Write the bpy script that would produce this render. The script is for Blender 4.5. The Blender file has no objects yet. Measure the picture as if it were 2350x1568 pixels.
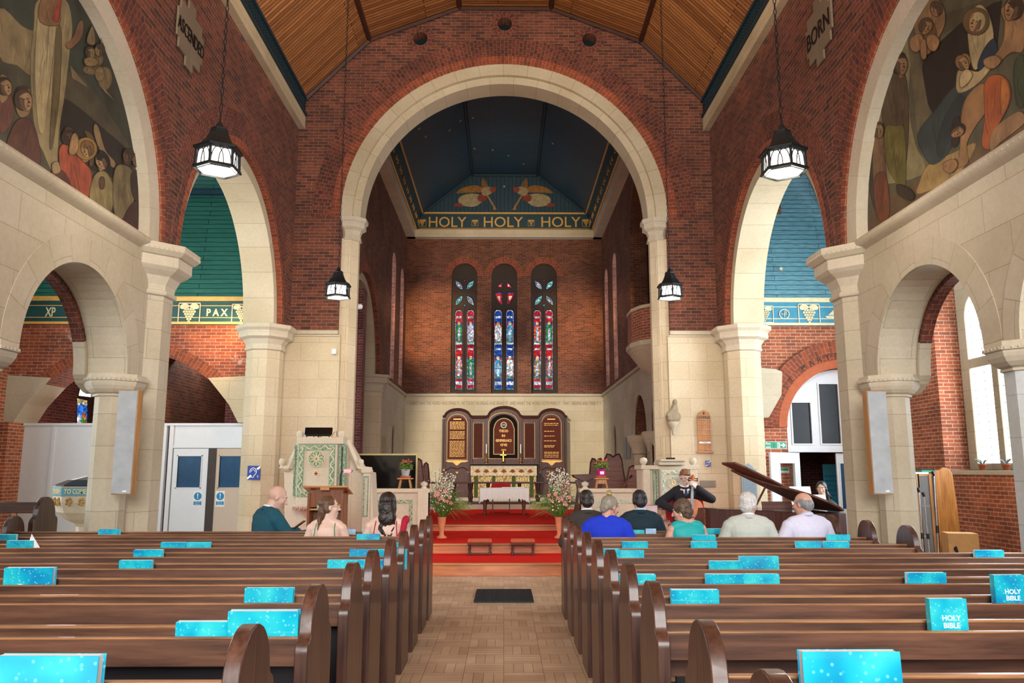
import bpy, bmesh, math, random
from mathutils import Vector, Matrix, Euler
from mathutils.geometry import tessellate_polygon
random.seed(7)
S = bpy.context.scene
COL = S.collection
pi = math.pi
R = math.radians

# ---------------------------------------------------------------- camera
EYE = 1.5
FPX = 1828.0
PITCH = R(9.2)
YAW = math.atan(18 / FPX)
cam_d = bpy.data.cameras.new('camera')
cam = bpy.data.objects.new('camera', cam_d)
COL.objects.link(cam)
cam.location = (0, 0, EYE)
cam.rotation_euler = (pi / 2 + PITCH, 0, -YAW)
cam_d.sensor_width = 36
cam_d.lens = 36 * FPX / 2350
cam_d.clip_start = 0.05
S.camera = cam

# ---------------------------------------------------------------- view + world
S.view_settings.view_transform = 'Standard'
S.view_settings.look = 'None'
S.view_settings.gamma = 1
S.view_settings.use_curve_mapping = False
S.view_settings.exposure = 0.30
W = bpy.data.worlds.new('daylight')
S.world = W
W.use_nodes = True
W.node_tree.nodes['Background'].inputs[0].default_value = (0.80, 0.90, 1.0, 1)
W.node_tree.nodes['Background'].inputs[1].default_value = 1.0

# ---------------------------------------------------------------- daylight, lamps and added fills
def area(name, loc, rot, sx, sy, power, col):
    d = bpy.data.lights.new(name, 'AREA')
    d.shape = 'RECTANGLE'; d.size = sx; d.size_y = sy
    d.energy = power; d.color = col
    o = bpy.data.objects.new(name, d); COL.objects.link(o)
    o.location = loc; o.rotation_euler = rot
    return o
def spot(name, loc, target, power, col, size=40, blend=.6, rad=.15):
    d = bpy.data.lights.new(name, 'SPOT')
    d.energy = power; d.color = col; d.spot_size = R(size); d.spot_blend = blend
    d.shadow_soft_size = rad
    o = bpy.data.objects.new(name, d); COL.objects.link(o)
    o.location = loc
    v = Vector(target) - Vector(loc)
    o.rotation_euler = v.to_track_quat('-Z', 'Y').to_euler()
    return o
# soft fill added behind the viewer, before an unseen west window opening
area('west_fill_light', (0, -6.6, 5.2), (R(90), 0, 0), 6.4, 5.0, 1650, (1.0, .97, .93))
# nave side windows further back
area('south_window_daylight', (9.0, 0.5, 3.6), (0, R(90), 0), 3.2, 6.0, 260, (.82, .92, 1.0))
area('north_window_daylight', (-9.2, 1.0, 3.6), (0, R(-90), 0), 3.2, 6.0, 260, (.86, .93, 1.0))
# aisle windows
area('right_aisle_window_daylight', (7.55, 11.6, 3.2), (0, R(90), 0), 3.0, 3.4, 190, (.84, .93, 1.0))
area('left_aisle_window_daylight', (-9.3, 10.5, 3.4), (0, R(-90), 0), 3.0, 5.0, 300, (.86, .95, 1.0))
area('right_chapel_daylight', (9.2, 18.2, 3.4), (0, R(90), 0), 2.6, 2.6, 140, (.85, .92, 1.0))
area('left_vestry_daylight', (-9.2, 18.0, 3.2), (0, R(-90), 0), 2.2, 3.0, 120, (1.0, .88, .86))
vl = bpy.data.lights.new('vestry_fill', 'POINT'); vl.energy = 110; vl.color = (1, .9, .86); vl.shadow_soft_size = .15  # fill light added to lift the dark vestry brick, no fixture there
vo_ = bpy.data.objects.new('vestry_fill', vl); COL.objects.link(vo_); vo_.location = (-6.6, 17.4, 4.5)
# chancel floodlights fixed behind the chancel arch, with an added frieze fill
spot('chancel_flood_left', (-3.0, 17.3, 6.2), (-2.5, 28.6, 6.6), 6500, (1.0, .64, .32), 20, 1)
spot('chancel_flood_right', (3.0, 17.3, 6.2), (2.6, 28.6, 6.6), 4500, (1.0, .64, .32), 20, 1)
spot('frieze_fill', (0.0, 17.2, 8.6), (0.0, 28.6, 10.7), 1500, (1.0, .80, .55), 44, .9)  # fill spot added to brighten the gilt frieze lettering
spot('chancel_flood_reredos', (-2.6, 16.6, 7.0), (0.4, 28.6, 2.2), 4000, (1.0, .90, .74), 36, .5)
spot('chancel_flood_sanctuary', (0.6, 16.5, 8.6), (0.0, 23.5, 0.4), 900, (1.0, .92, .80), 50, .8)
# warm floods of the nave: they wash the arch wall, the dado and the ceiling
spot('nave_flood_left', (-3.6, 4.0, 7.6), (1.6, 15.4, 3.4), 300, (1.0, .84, .64), 60, .9)
spot('nave_flood_right', (3.6, 4.0, 7.6), (-1.6, 15.4, 3.4), 300, (1.0, .84, .64), 60, .9)
area('ceiling_uplight', (0, 6.0, 7.7), (R(180), 0, 0), 5.0, 12.0, 330, (1.0, .74, .46))
area('right_aisle_ceiling_wash', (6.2, 12.4, 4.6), (R(110), 0, 0), 2.0, 1.0, 45, (.86, .95, 1.0))
area('left_aisle_ceiling_wash', (-6.6, 12.4, 4.6), (R(110), 0, 0), 2.0, 1.0, 40, (.95, .98, .9))
spot('capital_spot', (-5.05, 14.9, 4.35), (-6.2, 15.8, 3.9), 90, (1.0, .66, .36), 120, .9, .06)

# ---------------------------------------------------------------- pixel ray helpers (only used to place flat artwork on its wall)
_cp, _sp, _cy, _sy = math.cos(PITCH), math.sin(PITCH), math.cos(YAW), math.sin(YAW)
def ray(px, py):
    u = (px - 1175) / FPX; v = (784 - py) / FPX
    f = (_sy * _cp, _cy * _cp, _sp); r = (_cy, -_sy, 0); up = (-_sy * _sp, -_cy * _sp, _cp)
    return [f[i] + u * r[i] + v * up[i] for i in range(3)]
def PY(px, py, d):
    a = ray(px, py); t = d / a[1]; return (a[0] * t, EYE + a[2] * t)
def PX(px, py, x):
    a = ray(px, py); t = x / a[0]; return (a[1] * t, EYE + a[2] * t)

# ---------------------------------------------------------------- materials
MATS = {}
def srgb(h):
    if isinstance(h, str):
        h = h.lstrip('#'); c = [int(h[i:i + 2], 16) / 255 for i in (0, 2, 4)]
    else: c = [x / 255 for x in h]
    return tuple([x / 12.92 if x <= .04045 else ((x + .055) / 1.055) ** 2.4 for x in c] + [1])
class NT:
    def __init__(s, name):
        s.m = bpy.data.materials.new(name); s.m.use_nodes = True
        s.t = s.m.node_tree; s.b = s.t.nodes['Principled BSDF']
        MATS[name] = s.m
    def n(s, typ, **kw):
        nd = s.t.nodes.new('ShaderNode' + typ)
        for k, v in kw.items(): setattr(nd, k, v)
        return nd
    def l(s, a, b): s.t.links.new(a, b)
    def tex(s, kind='Object', scale=None):
        tc = s.n('TexCoord'); o = tc.outputs[kind]
        if scale is not None:
            mp = s.n('Mapping'); mp.inputs['Scale'].default_value = scale
            s.l(o, mp.inputs['Vector']); o = mp.outputs[0]
        return o
    def noise(s, vec, scale, detail=4, rough=.55):
        x = s.n('TexNoise'); x.inputs['Scale'].default_value = scale
        x.inputs['Detail'].default_value = detail; x.inputs['Roughness'].default_value = rough
        s.l(vec, x.inputs['Vector']); return x.outputs['Fac']
    def ramp(s, fac, stops):
        r = s.n('ValToRGB'); e = r.color_ramp.elements
        while len(e) < len(stops): e.new(.5)
        for i, (p, c) in enumerate(stops): e[i].position = p; e[i].color = c
        s.l(fac, r.inputs[0]); return r.outputs[0]
    def mix(s, a, b, fac, typ='MIX'):
        m = s.n('Mix', data_type='RGBA', blend_type=typ)
        for i, v in ((6, a), (7, b)):
            if hasattr(v, 'links') or hasattr(v, 'is_linked'): s.l(v, m.inputs[i])
            else: m.inputs[i].default_value = v
        if hasattr(fac, 'is_linked'): s.l(fac, m.inputs[0])
        else: m.inputs[0].default_value = fac
        return m.outputs[2]
    def bump(s, h, strength=.3, dist=.01):
        b = s.n('Bump'); b.inputs['Strength'].default_value = strength; b.inputs['Distance'].default_value = dist
        s.l(h, b.inputs['Height']); s.l(b.outputs[0], s.b.inputs['Normal'])
    def fin(s, col=None, rough=.6, metal=0, spec=None):
        if col is not None:
            if hasattr(col, 'is_linked'): s.l(col, s.b.inputs['Base Color'])
            else: s.b.inputs['Base Color'].default_value = col
        s.b.inputs['Roughness'].default_value = rough; s.b.inputs['Metallic'].default_value = metal
        if spec is not None: s.b.inputs['Specular IOR Level'].default_value = spec
        return s.m
def scl(c, k): return (c[0] * k, c[1] * k, c[2] * k, 1)
def plain(name, hexc, rough=.55, metal=0, var=.12, nscale=9, spec=None, coat=0):
    if name in MATS: return MATS[name]
    t = NT(name); c = srgb(hexc)
    f = t.noise(t.tex(), nscale)
    m = t.fin(t.ramp(f, [(.3, scl(c, 1 - var)), (.7, scl(c, 1 + var))]), rough, metal, spec)
    if coat: t.b.inputs['Coat Weight'].default_value = coat
    return m
def emit(name, hexc, strength, rough=.4):
    t = NT(name); c = srgb(hexc)
    t.b.inputs['Emission Color'].default_value = c; t.b.inputs['Emission Strength'].default_value = strength
    return t.fin(c, rough)
def brick(name, c1, c2, mortar, w=.205, h=.066, ms=.0052, var=.35, rough=.85, white=0):
    t = NT(name); uv = t.tex('UV')
    b = t.n('TexBrick'); t.l(uv, b.inputs['Vector'])
    b.inputs['Scale'].default_value = 1; b.inputs['Brick Width'].default_value = w
    b.inputs['Row Height'].default_value = h; b.inputs['Mortar Size'].default_value = ms
    b.inputs['Mortar Smooth'].default_value = .2; b.inputs['Bias'].default_value = 0
    b.inputs['Color1'].default_value = srgb(c1); b.inputs['Color2'].default_value = srgb(c2)
    b.inputs['Mortar'].default_value = srgb(mortar)
    nz = t.noise(uv, 1.1, 5); nz2 = t.noise(uv, 14, 3)
    c = t.mix(b.outputs['Color'], t.ramp(nz, [(.3, (1 - var, 1 - var, 1 - var, 1)), (.7, (1 + var * .6,) * 3 + (1,))]), 1, 'MULTIPLY')
    c = t.mix(c, t.ramp(nz2, [(.3, (.78, .78, .78, 1)), (.7, (1.15, 1.12, 1.1, 1))]), 1, 'MULTIPLY')
    if white:
        nw = t.noise(uv, 2.3, 8, .75)
        c = t.mix(c, (.6, .58, .56, 1), t.ramp(nw, [(.60 - white * .1, (0, 0, 0, 1)), (.72, (.9, .9, .9, 1))]))
    inv = t.n('Math', operation='SUBTRACT'); inv.inputs[0].default_value = 1; t.l(b.outputs['Fac'], inv.inputs[1])
    t.bump(inv.outputs[0], .5, .006)
    return t.fin(c, rough)
def stone(name, c1, c2, joint, w=.72, h=.36, ms=.0035, var=.14, rough=.8):
    t = NT(name); uv = t.tex('UV')
    b = t.n('TexBrick'); t.l(uv, b.inputs['Vector'])
    b.inputs['Scale'].default_value = 1; b.inputs['Brick Width'].default_value = w
    b.inputs['Row Height'].default_value = h; b.inputs['Mortar Size'].default_value = ms
    b.inputs['Mortar Smooth'].default_value = .4
    b.inputs['Color1'].default_value = srgb(c1); b.inputs['Color2'].default_value = srgb(c2)
    b.inputs['Mortar'].default_value = srgb(joint)
    ob = t.tex('Object')
    nz = t.noise(ob, .9, 6); nz2 = t.noise(ob, 22, 4)
    c = t.mix(b.outputs['Color'], t.ramp(nz, [(.3, (1 - var, 1 - var * 1.15, 1 - var * 1.6, 1)), (.65, (1.06, 1.06, 1.06, 1))]), 1, 'MULTIPLY')
    c = t.mix(c, t.ramp(nz2, [(.3, (.93, .93, .92, 1)), (.7, (1.04, 1.04, 1.04, 1))]), 1, 'MULTIPLY')
    t.bump(nz2, .12, .004)
    return t.fin(c, rough)
def planks(name, c1, c2, gap, pw=.1, rough=.5, axis_v=True, knots=True, coat=0):
    """boards: joints every pw along uv.v (length along uv.u)"""
    t = NT(name); uv = t.tex('UV')
    b = t.n('TexBrick'); t.l(uv, b.inputs['Vector'])
    b.inputs['Scale'].default_value = 1; b.inputs['Brick Width'].default_value = 3.1
    b.inputs['Row Height'].default_value = pw; b.inputs['Mortar Size'].default_value = pw * .085
    b.inputs['Mortar Smooth'].default_value = .1
    b.inputs['Color1'].default_value = srgb(c1); b.inputs['Color2'].default_value = srgb(c2)
    b.inputs['Mortar'].default_value = srgb(gap)
    mp = t.n('Mapping'); mp.inputs['Scale'].default_value = (1.2, 14, 1); t.l(uv, mp.inputs['Vector'])
    nz = t.noise(mp.outputs[0], 3, 6, .6)
    c = t.mix(b.outputs['Color'], t.ramp(nz, [(.3, (.62, .58, .55, 1)), (.7, (1.25, 1.22, 1.2, 1))]), 1, 'MULTIPLY')
    if knots:
        mk = t.n('Mapping'); mk.inputs['Scale'].default_value = (4.2, 11, 1); t.l(uv, mk.inputs['Vector'])
        vo = t.n('TexVoronoi'); vo.inputs['Scale'].default_value = 1; t.l(mk.outputs[0], vo.inputs['Vector'])
        c = t.mix((.10, .05, .02, 1), c, t.ramp(vo.outputs['Distance'], [(.05, (.1, .1, .1, 1)), (.13, (1, 1, 1, 1))]))
    inv = t.n('Math', operation='SUBTRACT'); inv.inputs[0].default_value = 1; t.l(b.outputs['Fac'], inv.inputs[1])
    t.bump(inv.outputs[0], .5, .006)
    return t.fin(c, rough)
def grain(name, c1, c2, rough=.35, axis=0, scale=2.2, coat=0.0, stretch=16):
    """solid wood with grain along an object axis"""
    t = NT(name)
    sc = [stretch] * 3; sc[axis] = 1.0
    v = t.tex('Object', tuple(sc))
    nz = t.noise(v, scale, 8, .62)
    v2 = t.tex('Object', tuple([3 if i != axis else .8 for i in range(3)]))
    nb = t.noise(v2, 1.6, 4)
    c = t.ramp(nz, [(.28, srgb(c1)), (.72, srgb(c2))])
    c = t.mix(c, t.ramp(nb, [(.3, (.65, .6, .58, 1)), (.7, (1.2, 1.2, 1.2, 1))]), 1, 'MULTIPLY')
    t.bump(nz, .08, .003)
    t.fin(c, rough)
    t.b.inputs['Coat Weight'].default_value = coat
    return t.m

M_BRICK = brick('brick_red_old', '#7c4531', '#4c2b22', '#90705c', ms=.0045, var=.3)
M_BRICKD = brick('brick_red_chancel', '#7d4a33', '#593124', '#8c6a4e', ms=.0048)
M_BRICKL = brick('brick_red_light', '#b4623f', '#8e4a32', '#c4a58c', ms=.007)
M_BRICKW = brick('brick_weathered', '#a65636', '#7e4030', '#b8957e', white=.25)
M_BRICKP = brick('brick_purple', '#7c4440', '#5c3230', '#a07f78')
M_RING = brick('brick_arch_ring', '#783d2c', '#502720', '#87654f', w=.115, h=.078, ms=.0045)
M_RINGO = brick('brick_arch_edge', '#99492c', '#783b28', '#9c7658', w=.2, h=.078, ms=.005)
M_STONE = stone('stone_ashlar', '#beb5a1', '#b6ab95', '#91866f')
M_STONEW = stone('stone_ashlar_warm', '#cfc1a6', '#c7b89b', '#9e8f74')
M_STONEP = stone('stone_plain', '#c2b8a4', '#bdb29c', '#aca18b', w=3, h=.42)
M_VOUS = stone('stone_voussoir', '#c2b69c', '#bbad91', '#96896f', w=5, h=.5, ms=.005)
M_STONEG = stone('stone_carved', '#cfc5b2', '#c9beaa', '#bdb19c', w=4, h=1.5, ms=.001, var=.1)
M_MARBLE = stone('stone_darkframe', '#3c3029', '#352a24', '#241c16', w=2, h=.5)
M_CEIL = planks('ceiling_pine_boards', '#b07a46', '#83532c', '#1c0d05', .088)
M_TEAL = planks('teal_boards_left', '#2f7468', '#2a6c61', '#123f3c', .105, knots=False)
M_BLUE = planks('blue_boards_right', '#6fa3b2', '#689cac', '#2c6478', .105, knots=False)
M_NAVY = planks('navy_boards_chancel', '#1a4257', '#173c50', '#0a2230', .15, knots=False)
M_NAVYV = M_NAVY
M_GREENB = plain('frieze_green', '#10484a', .5)
M_BLUEB = plain('frieze_blue', '#2f86a3', .5)
M_NAVYB = plain('frieze_navy', '#0e3a45', .5)
M_GRILLE = plain('grille_dark', '#0a161b', .8)
M_TRIMG = plain('trim_green_dark', '#0d2a33', .6)
M_GOLD = plain('gold_paint', '#dcaa58', .4, .15)
M_CREAMP = plain('cream_paint', '#d8cfa6', .5)
M_WHITEP = plain('white_paint', '#dfe4ea', .45, var=.02)
M_TANP = plain('tan_paint', '#c9b6a4', .5, var=.02)
M_BEAM = grain('beam_dark', '#2c140c', '#4a2416', .5, 1)
M_PEW = grain('pew_wood', '#2e1c15', '#75503d', .42, 0, coat=.06, scale=1.5)
M_PEWE = grain('pew_end_wood', '#2f1e19', '#654336', .36, 2, coat=.15)
M_PEWT = grain('pew_edge_highlight', '#6f4528', '#b98a5e', .38, 0, coat=.1)  # lighter tone puts the highlight on rail and lip edges into the colour
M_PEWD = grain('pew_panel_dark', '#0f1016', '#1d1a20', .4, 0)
M_PURPLE = plain('purple_cushion', '#6f4bb0', .95, var=.18, nscale=40)
M_FOAM = plain('cream_foam', '#c9c3a4', .9, nscale=30, var=.3)
M_DKW = grain('dark_walnut', '#2c100b', '#5a2a1e', .5, 2, coat=0)
M_DKWX = grain('dark_walnut_x', '#2c100b', '#5a2a1e', .45, 0, coat=0)
M_MAHO = grain('mahogany', '#45221a', '#7d4a38', .5, 0, coat=0)
M_OAK = grain('oak', '#96683a', '#c48f56', .4, 2)
M_OAKX = grain('oak_x', '#a8703e', '#cf9a60', .35, 0, coat=.2)
M_CARPET = plain('red_carpet', '#d3251d', .98, var=.18, nscale=60, spec=.1)
M_RED = plain('red_fabric', '#a31322', .9)
M_BLACK = plain('black_satin', '#0b0b0d', .35)
M_BLACKG = plain('black_gloss', '#060607', .12)
M_IRON = plain('wrought_iron', '#1b2226', .45, .5)
M_STEEL = plain('steel', '#b9bec4', .25, .9)
M_BRASS = plain('brass', '#b98b3c', .25, .95)
M_GREY = plain('grey_cloth', '#a3a9ad', .8)
M_WHITE = plain('white_matte', '#eeeef0', .7, var=.04)
M_PAGE = plain('page_edge', '#e9eef2', .8, var=.05)
M_TERRA = plain('terracotta', '#b5603c', .8)
M_SKY = emit('window_sky_glow', '#eef6ff', 9.0)

# ---------------------------------------------------------------- mesh builder
class MB:
    def __init__(s): s.v = []; s.f = []; s.uv = []; s.m = []; s.c = []
    def add(s, vs, fs, uvs=None, mi=0, col=None):
        b = len(s.v); s.v += [tuple(p) for p in vs]
        for i, f in enumerate(fs):
            s.f.append([b + k for k in f]); s.uv.append(uvs[i] if uvs else None); s.m.append(mi); s.c.append(col)
        return s
    def box(s, x0, x1, y0, y1, z0, z1, mi=0, rot=None, c=None, col=None):
        vs = [(x, y, z) for z in (z0, z1) for y in (y0, y1) for x in (x0, x1)]
        if rot is not None:
            cc = Vector(c) if c else Vector(((x0 + x1) / 2, (y0 + y1) / 2, (z0 + z1) / 2))
            vs = [tuple(rot @ (Vector(p) - cc) + cc) for p in vs]
        return s.add(vs, [(0, 2, 3, 1), (4, 5, 7, 6), (0, 1, 5, 4), (2, 6, 7, 3), (0, 4, 6, 2), (1, 3, 7, 5)], None, mi, col)
    def prism(s, pts, w0, w1, plane='Y', holes=(), mi=0, arcuv=False, col=None, caps=(1, 1)):
        def mp(u, v, w):
            return (w, u, v) if plane == 'X' else ((u, w, v) if plane == 'Y' else (u, v, w))
        loops = [list(pts)] + [list(h) for h in holes]
        flat = [p for lp in loops for p in lp]
        tris = tessellate_polygon([[Vector((p[0], p[1], 0)) for p in lp] for lp in loops])
        n = len(flat)
        if caps[0]: s.add([mp(p[0], p[1], w0) for p in flat], [tuple(t) for t in tris], None, mi, col)
        if caps[1]: s.add([mp(p[0], p[1], w1) for p in flat], [tuple(t) for t in tris], None, mi, col)
        if w0 == w1: return s
        for lp in loops:
            L = 0; k = len(lp)
            for i in range(k):
                a, b = lp[i], lp[(i + 1) % k]; d = math.hypot(b[0] - a[0], b[1] - a[1])
                uv = [(w0, L), (w0, L + d), (w1, L + d), (w1, L)] if arcuv else None
                s.add([mp(a[0], a[1], w0), mp(b[0], b[1], w0), mp(b[0], b[1], w1), mp(a[0], a[1], w1)], [(0, 1, 2, 3)], [uv] if uv else None, mi, col)
                L += d
        return s
    def ring(s, cu, cv, r1, r2, a0, a1, w0, w1, plane='Y', n=48, mi=0, sy=1.0):
        """annular arch, polar uv: u radial, v along the arc"""
        def mp(u, v, w):
            return (w, u, v) if plane == 'X' else ((u, w, v) if plane == 'Y' else (u, v, w))
        rm = (r1 + r2) / 2
        for i in range(n):
            t0 = R(a0 + (a1 - a0) * i / n); t1 = R(a0 + (a1 - a0) * (i + 1) / n)
            q = lambda r, t: (cu + r * math.cos(t), cv + sy * r * math.sin(t))
            A, B, C_, D = q(r1, t0), q(r2, t0), q(r2, t1), q(r1, t1)
            L0, L1 = t0 * rm, t1 * rm
            fuv = [(r1, L0), (r2, L0), (r2, L1), (r1, L1)]
            for w in (w0, w1): s.add([mp(*A, w), mp(*B, w), mp(*C_, w), mp(*D, w)], [(0, 1, 2, 3)], [fuv], mi)
            for (p, q2, r) in ((A, D, r1), (B, C_, r2)):
                s.add([mp(*p, w0), mp(*q2, w0), mp(*q2, w1), mp(*p, w1)], [(0, 1, 2, 3)], [[(w0, L0), (w0, L1), (w1, L1), (w1, L0)]], mi)
            if i == 0: s.add([mp(*A, w0), mp(*B, w0), mp(*B, w1), mp(*A, w1)], [(0, 1, 2, 3)], None, mi)
            if i == n - 1: s.add([mp(*D, w0), mp(*C_, w0), mp(*C_, w1), mp(*D, w1)], [(0, 1, 2, 3)], None, mi)
        return s
    def tube(s, pts, r, n=8, mi=0, flat=None, cap=True, col=None):
        pts = [Vector(p) for p in pts]; k = len(pts)
        rs = r if isinstance(r, (list, tuple)) else [r] * k
        up = Vector((0, 0, 1)); vs = []
        prev = None
        for i, p in enumerate(pts):
            d = (pts[min(i + 1, k - 1)] - pts[max(i - 1, 0)])
            if d.length < 1e-9: d = Vector((0, 0, 1))
            d.normalize()
            if prev is None:
                a = d.cross(Vector((0, 0, 1)) if abs(d.z) < .9 else Vector((1, 0, 0))).normalized()
            else:
                a = (prev - d * prev.dot(d))
                a = a.normalized() if a.length > 1e-6 else d.orthogonal().normalized()
            prev = a; b = d.cross(a)
            for j in range(n):
                t = 2 * pi * j / n
                vs.append(tuple(p + a * math.cos(t) * rs[i] + b * math.sin(t) * rs[i] * (flat or 1)))
        fs = [(i * n + j, i * n + (j + 1) % n, (i + 1) * n + (j + 1) % n, (i + 1) * n + j) for i in range(k - 1) for j in range(n)]
        if cap: fs += [tuple(range(n)), tuple(range((k - 1) * n, k * n))]
        return s.add(vs, fs, None, mi, col)
    def lathe(s, prof, c=(0, 0, 0), n=24, sx=1, sy=1, a0=0, mi=0, cap=True, rotm=None, col=None):
        vs = []
        for (r, z) in prof:
            for j in range(n):
                t = a0 + 2 * pi * j / n
                p = Vector((r * math.cos(t) * sx, r * math.sin(t) * sy, z))
                if rotm is not None: p = rotm @ p
                vs.append((c[0] + p.x, c[1] + p.y, c[2] + p.z))
        k = len(prof)
        fs = []; uvs = []
        L = 0
        for i in range(k - 1):
            d = math.hypot(prof[i + 1][0] - prof[i][0], prof[i + 1][1] - prof[i][1])
            rm = max(prof[i][0], prof[i + 1][0])
            for j in range(n):
                fs.append((i * n + j, i * n + (j + 1) % n, (i + 1) * n + (j + 1) % n, (i + 1) * n + j))
                u0, u1 = 2 * pi * j / n * rm, 2 * pi * (j + 1) / n * rm
                uvs.append([(u0, L), (u1, L), (u1, L + d), (u0, L + d)])
            L += d
        if cap: fs += [tuple(range(n)), tuple(range((k - 1) * n, k * n))]; uvs += [None, None]
        return s.add(vs, fs, uvs, mi, col)
    def ball(s, c, r, n=14, m=9, rot=None, mi=0, col=None):
        rx, ry, rz = (r if isinstance(r, (tuple, list)) else (r, r, r))
        vs = []; c = Vector(c)
        for i in range(1, m):
            ph = pi * i / m
            for j in range(n):
                t = 2 * pi * j / n
                p = Vector((rx * math.sin(ph) * math.cos(t), ry * math.sin(ph) * math.sin(t), rz * math.cos(ph)))
                if rot is not None: p = rot @ p
                vs.append(tuple(c + p))
        tp = Vector((0, 0, rz)); bt = Vector((0, 0, -rz))
        if rot is not None: tp = rot @ tp; bt = rot @ bt
        vs += [tuple(c + tp), tuple(c + bt)]
        T, B = (m - 1) * n, (m - 1) * n + 1
        fs = [(i * n + j, i * n + (j + 1) % n, (i + 1) * n + (j + 1) % n, (i + 1) * n + j) for i in range(m - 2) for j in range(n)]
        fs += [(T, (j + 1) % n, j) for j in range(n)] + [(B, (m - 2) * n + j, (m - 2) * n + (j + 1) % n) for j in range(n)]
        return s.add(vs, fs, None, mi, col)
    def cap(s, p0, p1, r0, r1, n=12):
        """tapered capsule"""
        p0, p1 = Vector(p0), Vector(p1); d = (p1 - p0); L = d.length
        if L < 1e-6: return s.ball(p0, r0, n)
        d.normalize(); prof = []
        for i in range(0, 5): a = pi / 2 * (1 - i / 4); prof.append((max(1e-4, r0 * math.cos(a)), -r0 * math.sin(a)))
        for i in range(0, 5): a = pi / 2 * i / 4; prof.append((max(1e-4, r1 * math.cos(a)), L + r1 * math.sin(a)))
        q = d.to_track_quat('Z', 'Y').to_matrix()
        return s.lathe(prof, tuple(p0), n, rotm=q)
    def loft(s, secs, n=20, mi=0):
        """secs: (centre, rx, ry, z) elliptical sections up the z axis; centre=(x,y)"""
        vs = []
        for (cx, cy, rx, ry, z) in secs:
            for j in range(n):
                t = 2 * pi * j / n; c_, s_ = math.cos(t), math.sin(t)
                e = .82
                vs.append((cx + rx * math.copysign(abs(c_) ** e, c_), cy + ry * math.copysign(abs(s_) ** e, s_), z))
        k = len(secs)
        fs = [(i * n + j, i * n + (j + 1) % n, (i + 1) * n + (j + 1) % n, (i + 1) * n + j) for i in range(k - 1) for j in range(n)]
        fs += [tuple(range(n)), tuple(range((k - 1) * n, k * n))]
        return s.add(vs, fs, None, mi)
    def xf(s, mat):
        s.v = [tuple(mat @ Vector(p)) for p in s.v]; return s
    def build(s, name, mats, parent=None, smooth=None, loc=None, rot=None, bevel=0, mods=None, recalc=True):
        if not isinstance(mats, (list, tuple)): mats = [mats]
        me = bpy.data.meshes.new(name)
        me.from_pydata(s.v, [], s.f)
        for m in mats: me.materials.append(m)
        me.polygons.foreach_set('material_index', s.m)
        uvl = me.uv_layers.new(name='UVMap')
        for p, uv in zip(me.polygons, s.uv):
            nr = p.normal
            ax, ay, az = abs(nr.x), abs(nr.y), abs(nr.z)
            for k, li in enumerate(p.loop_indices):
                if uv: uvl.data[li].uv = uv[k]
                else:
                    co = me.vertices[me.loops[li].vertex_index].co
                    if az >= ax and az >= ay: uvl.data[li].uv = (co.x, co.y)
                    elif ax > ay: uvl.data[li].uv = (co.y, co.z)
                    else: uvl.data[li].uv = (co.x, co.z)
        if any(c is not None for c in s.c):
            ca = me.color_attributes.new('Col', 'FLOAT_COLOR', 'CORNER')
            for p, c in zip(me.polygons, s.c):
                if c is not None:
                    for li in p.loop_indices: ca.data[li].color = c
        if recalc or smooth is not None:
            bm = bmesh.new(); bm.from_mesh(me)
            bmesh.ops.remove_doubles(bm, verts=bm.verts, dist=1e-5)
            if recalc: bmesh.ops.recalc_face_normals(bm, faces=bm.faces)
            bm.to_mesh(me); bm.free()
        if smooth is not None:
            me.polygons.foreach_set('use_smooth', [True] * len(me.polygons))
            if smooth < 180: me.set_sharp_from_angle(angle=R(smooth))
        o = bpy.data.objects.new(name, me); COL.objects.link(o)
        if parent: o.parent = parent
        if loc: o.location = loc
        if rot: o.rotation_euler = rot
        if bevel:
            b = o.modifiers.new('bevel', 'BEVEL'); b.width = bevel; b.segments = 2; b.limit_method = 'ANGLE'
        for (t, kw) in (mods or []):
            md = o.modifiers.new(t.lower(), t)
            for k, v in kw.items(): setattr(md, k, v)
        return o
def thing(name, label, cat, loc=(0, 0, 0), rz=0, group=None):
    o = bpy.data.objects.new(name, None); COL.objects.link(o)
    o.empty_display_size = .1
    o.location = loc; o.rotation_euler = (0, 0, rz); o['label'] = label; o['category'] = cat
    if group: o['group'] = group
    return o
def tag(o, label, cat, group=None):
    o['label'] = label; o['category'] = cat
    if group: o['group'] = group
    return o
def struct(o): o['kind'] = 'structure'; return o
def arc(cu, cv, r, a0, a1, n=32, sy=1.0):
    return [(cu + r * math.cos(R(a0 + (a1 - a0) * i / n)), cv + sy * r * math.sin(R(a0 + (a1 - a0) * i / n))) for i in range(n + 1)]
def text(s_, size, m, name, parent, loc, rot, extrude=.004, align='CENTER', width=None, bold=0.0, sx=1.0):
    cu = bpy.data.curves.new(name, 'FONT'); cu.body = s_; cu.size = size; cu.extrude = extrude
    cu.align_x = align; cu.align_y = 'CENTER'; cu.offset = bold; cu.resolution_u = 3
    tmp = bpy.data.objects.new(name, cu); COL.objects.link(tmp)
    bpy.context.view_layer.update()
    me = bpy.data.meshes.new_from_object(tmp.evaluated_get(bpy.context.evaluated_depsgraph_get()))
    bpy.data.objects.remove(tmp); bpy.data.curves.remove(cu)
    if width:
        xs = [v.co.x for v in me.vertices]; w = max(xs) - min(xs)
        if w > 1e-6: sx = width / w
    for v in me.vertices: v.co.x *= sx
    me.materials.clear(); me.materials.append(m)
    o = bpy.data.objects.new(name, me); COL.objects.link(o)
    if parent: o.parent = parent
    o.location = loc; o.rotation_euler = rot
    return o
FACE = (pi / 2, 0, 0)      # text facing the viewer (-Y)
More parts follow.
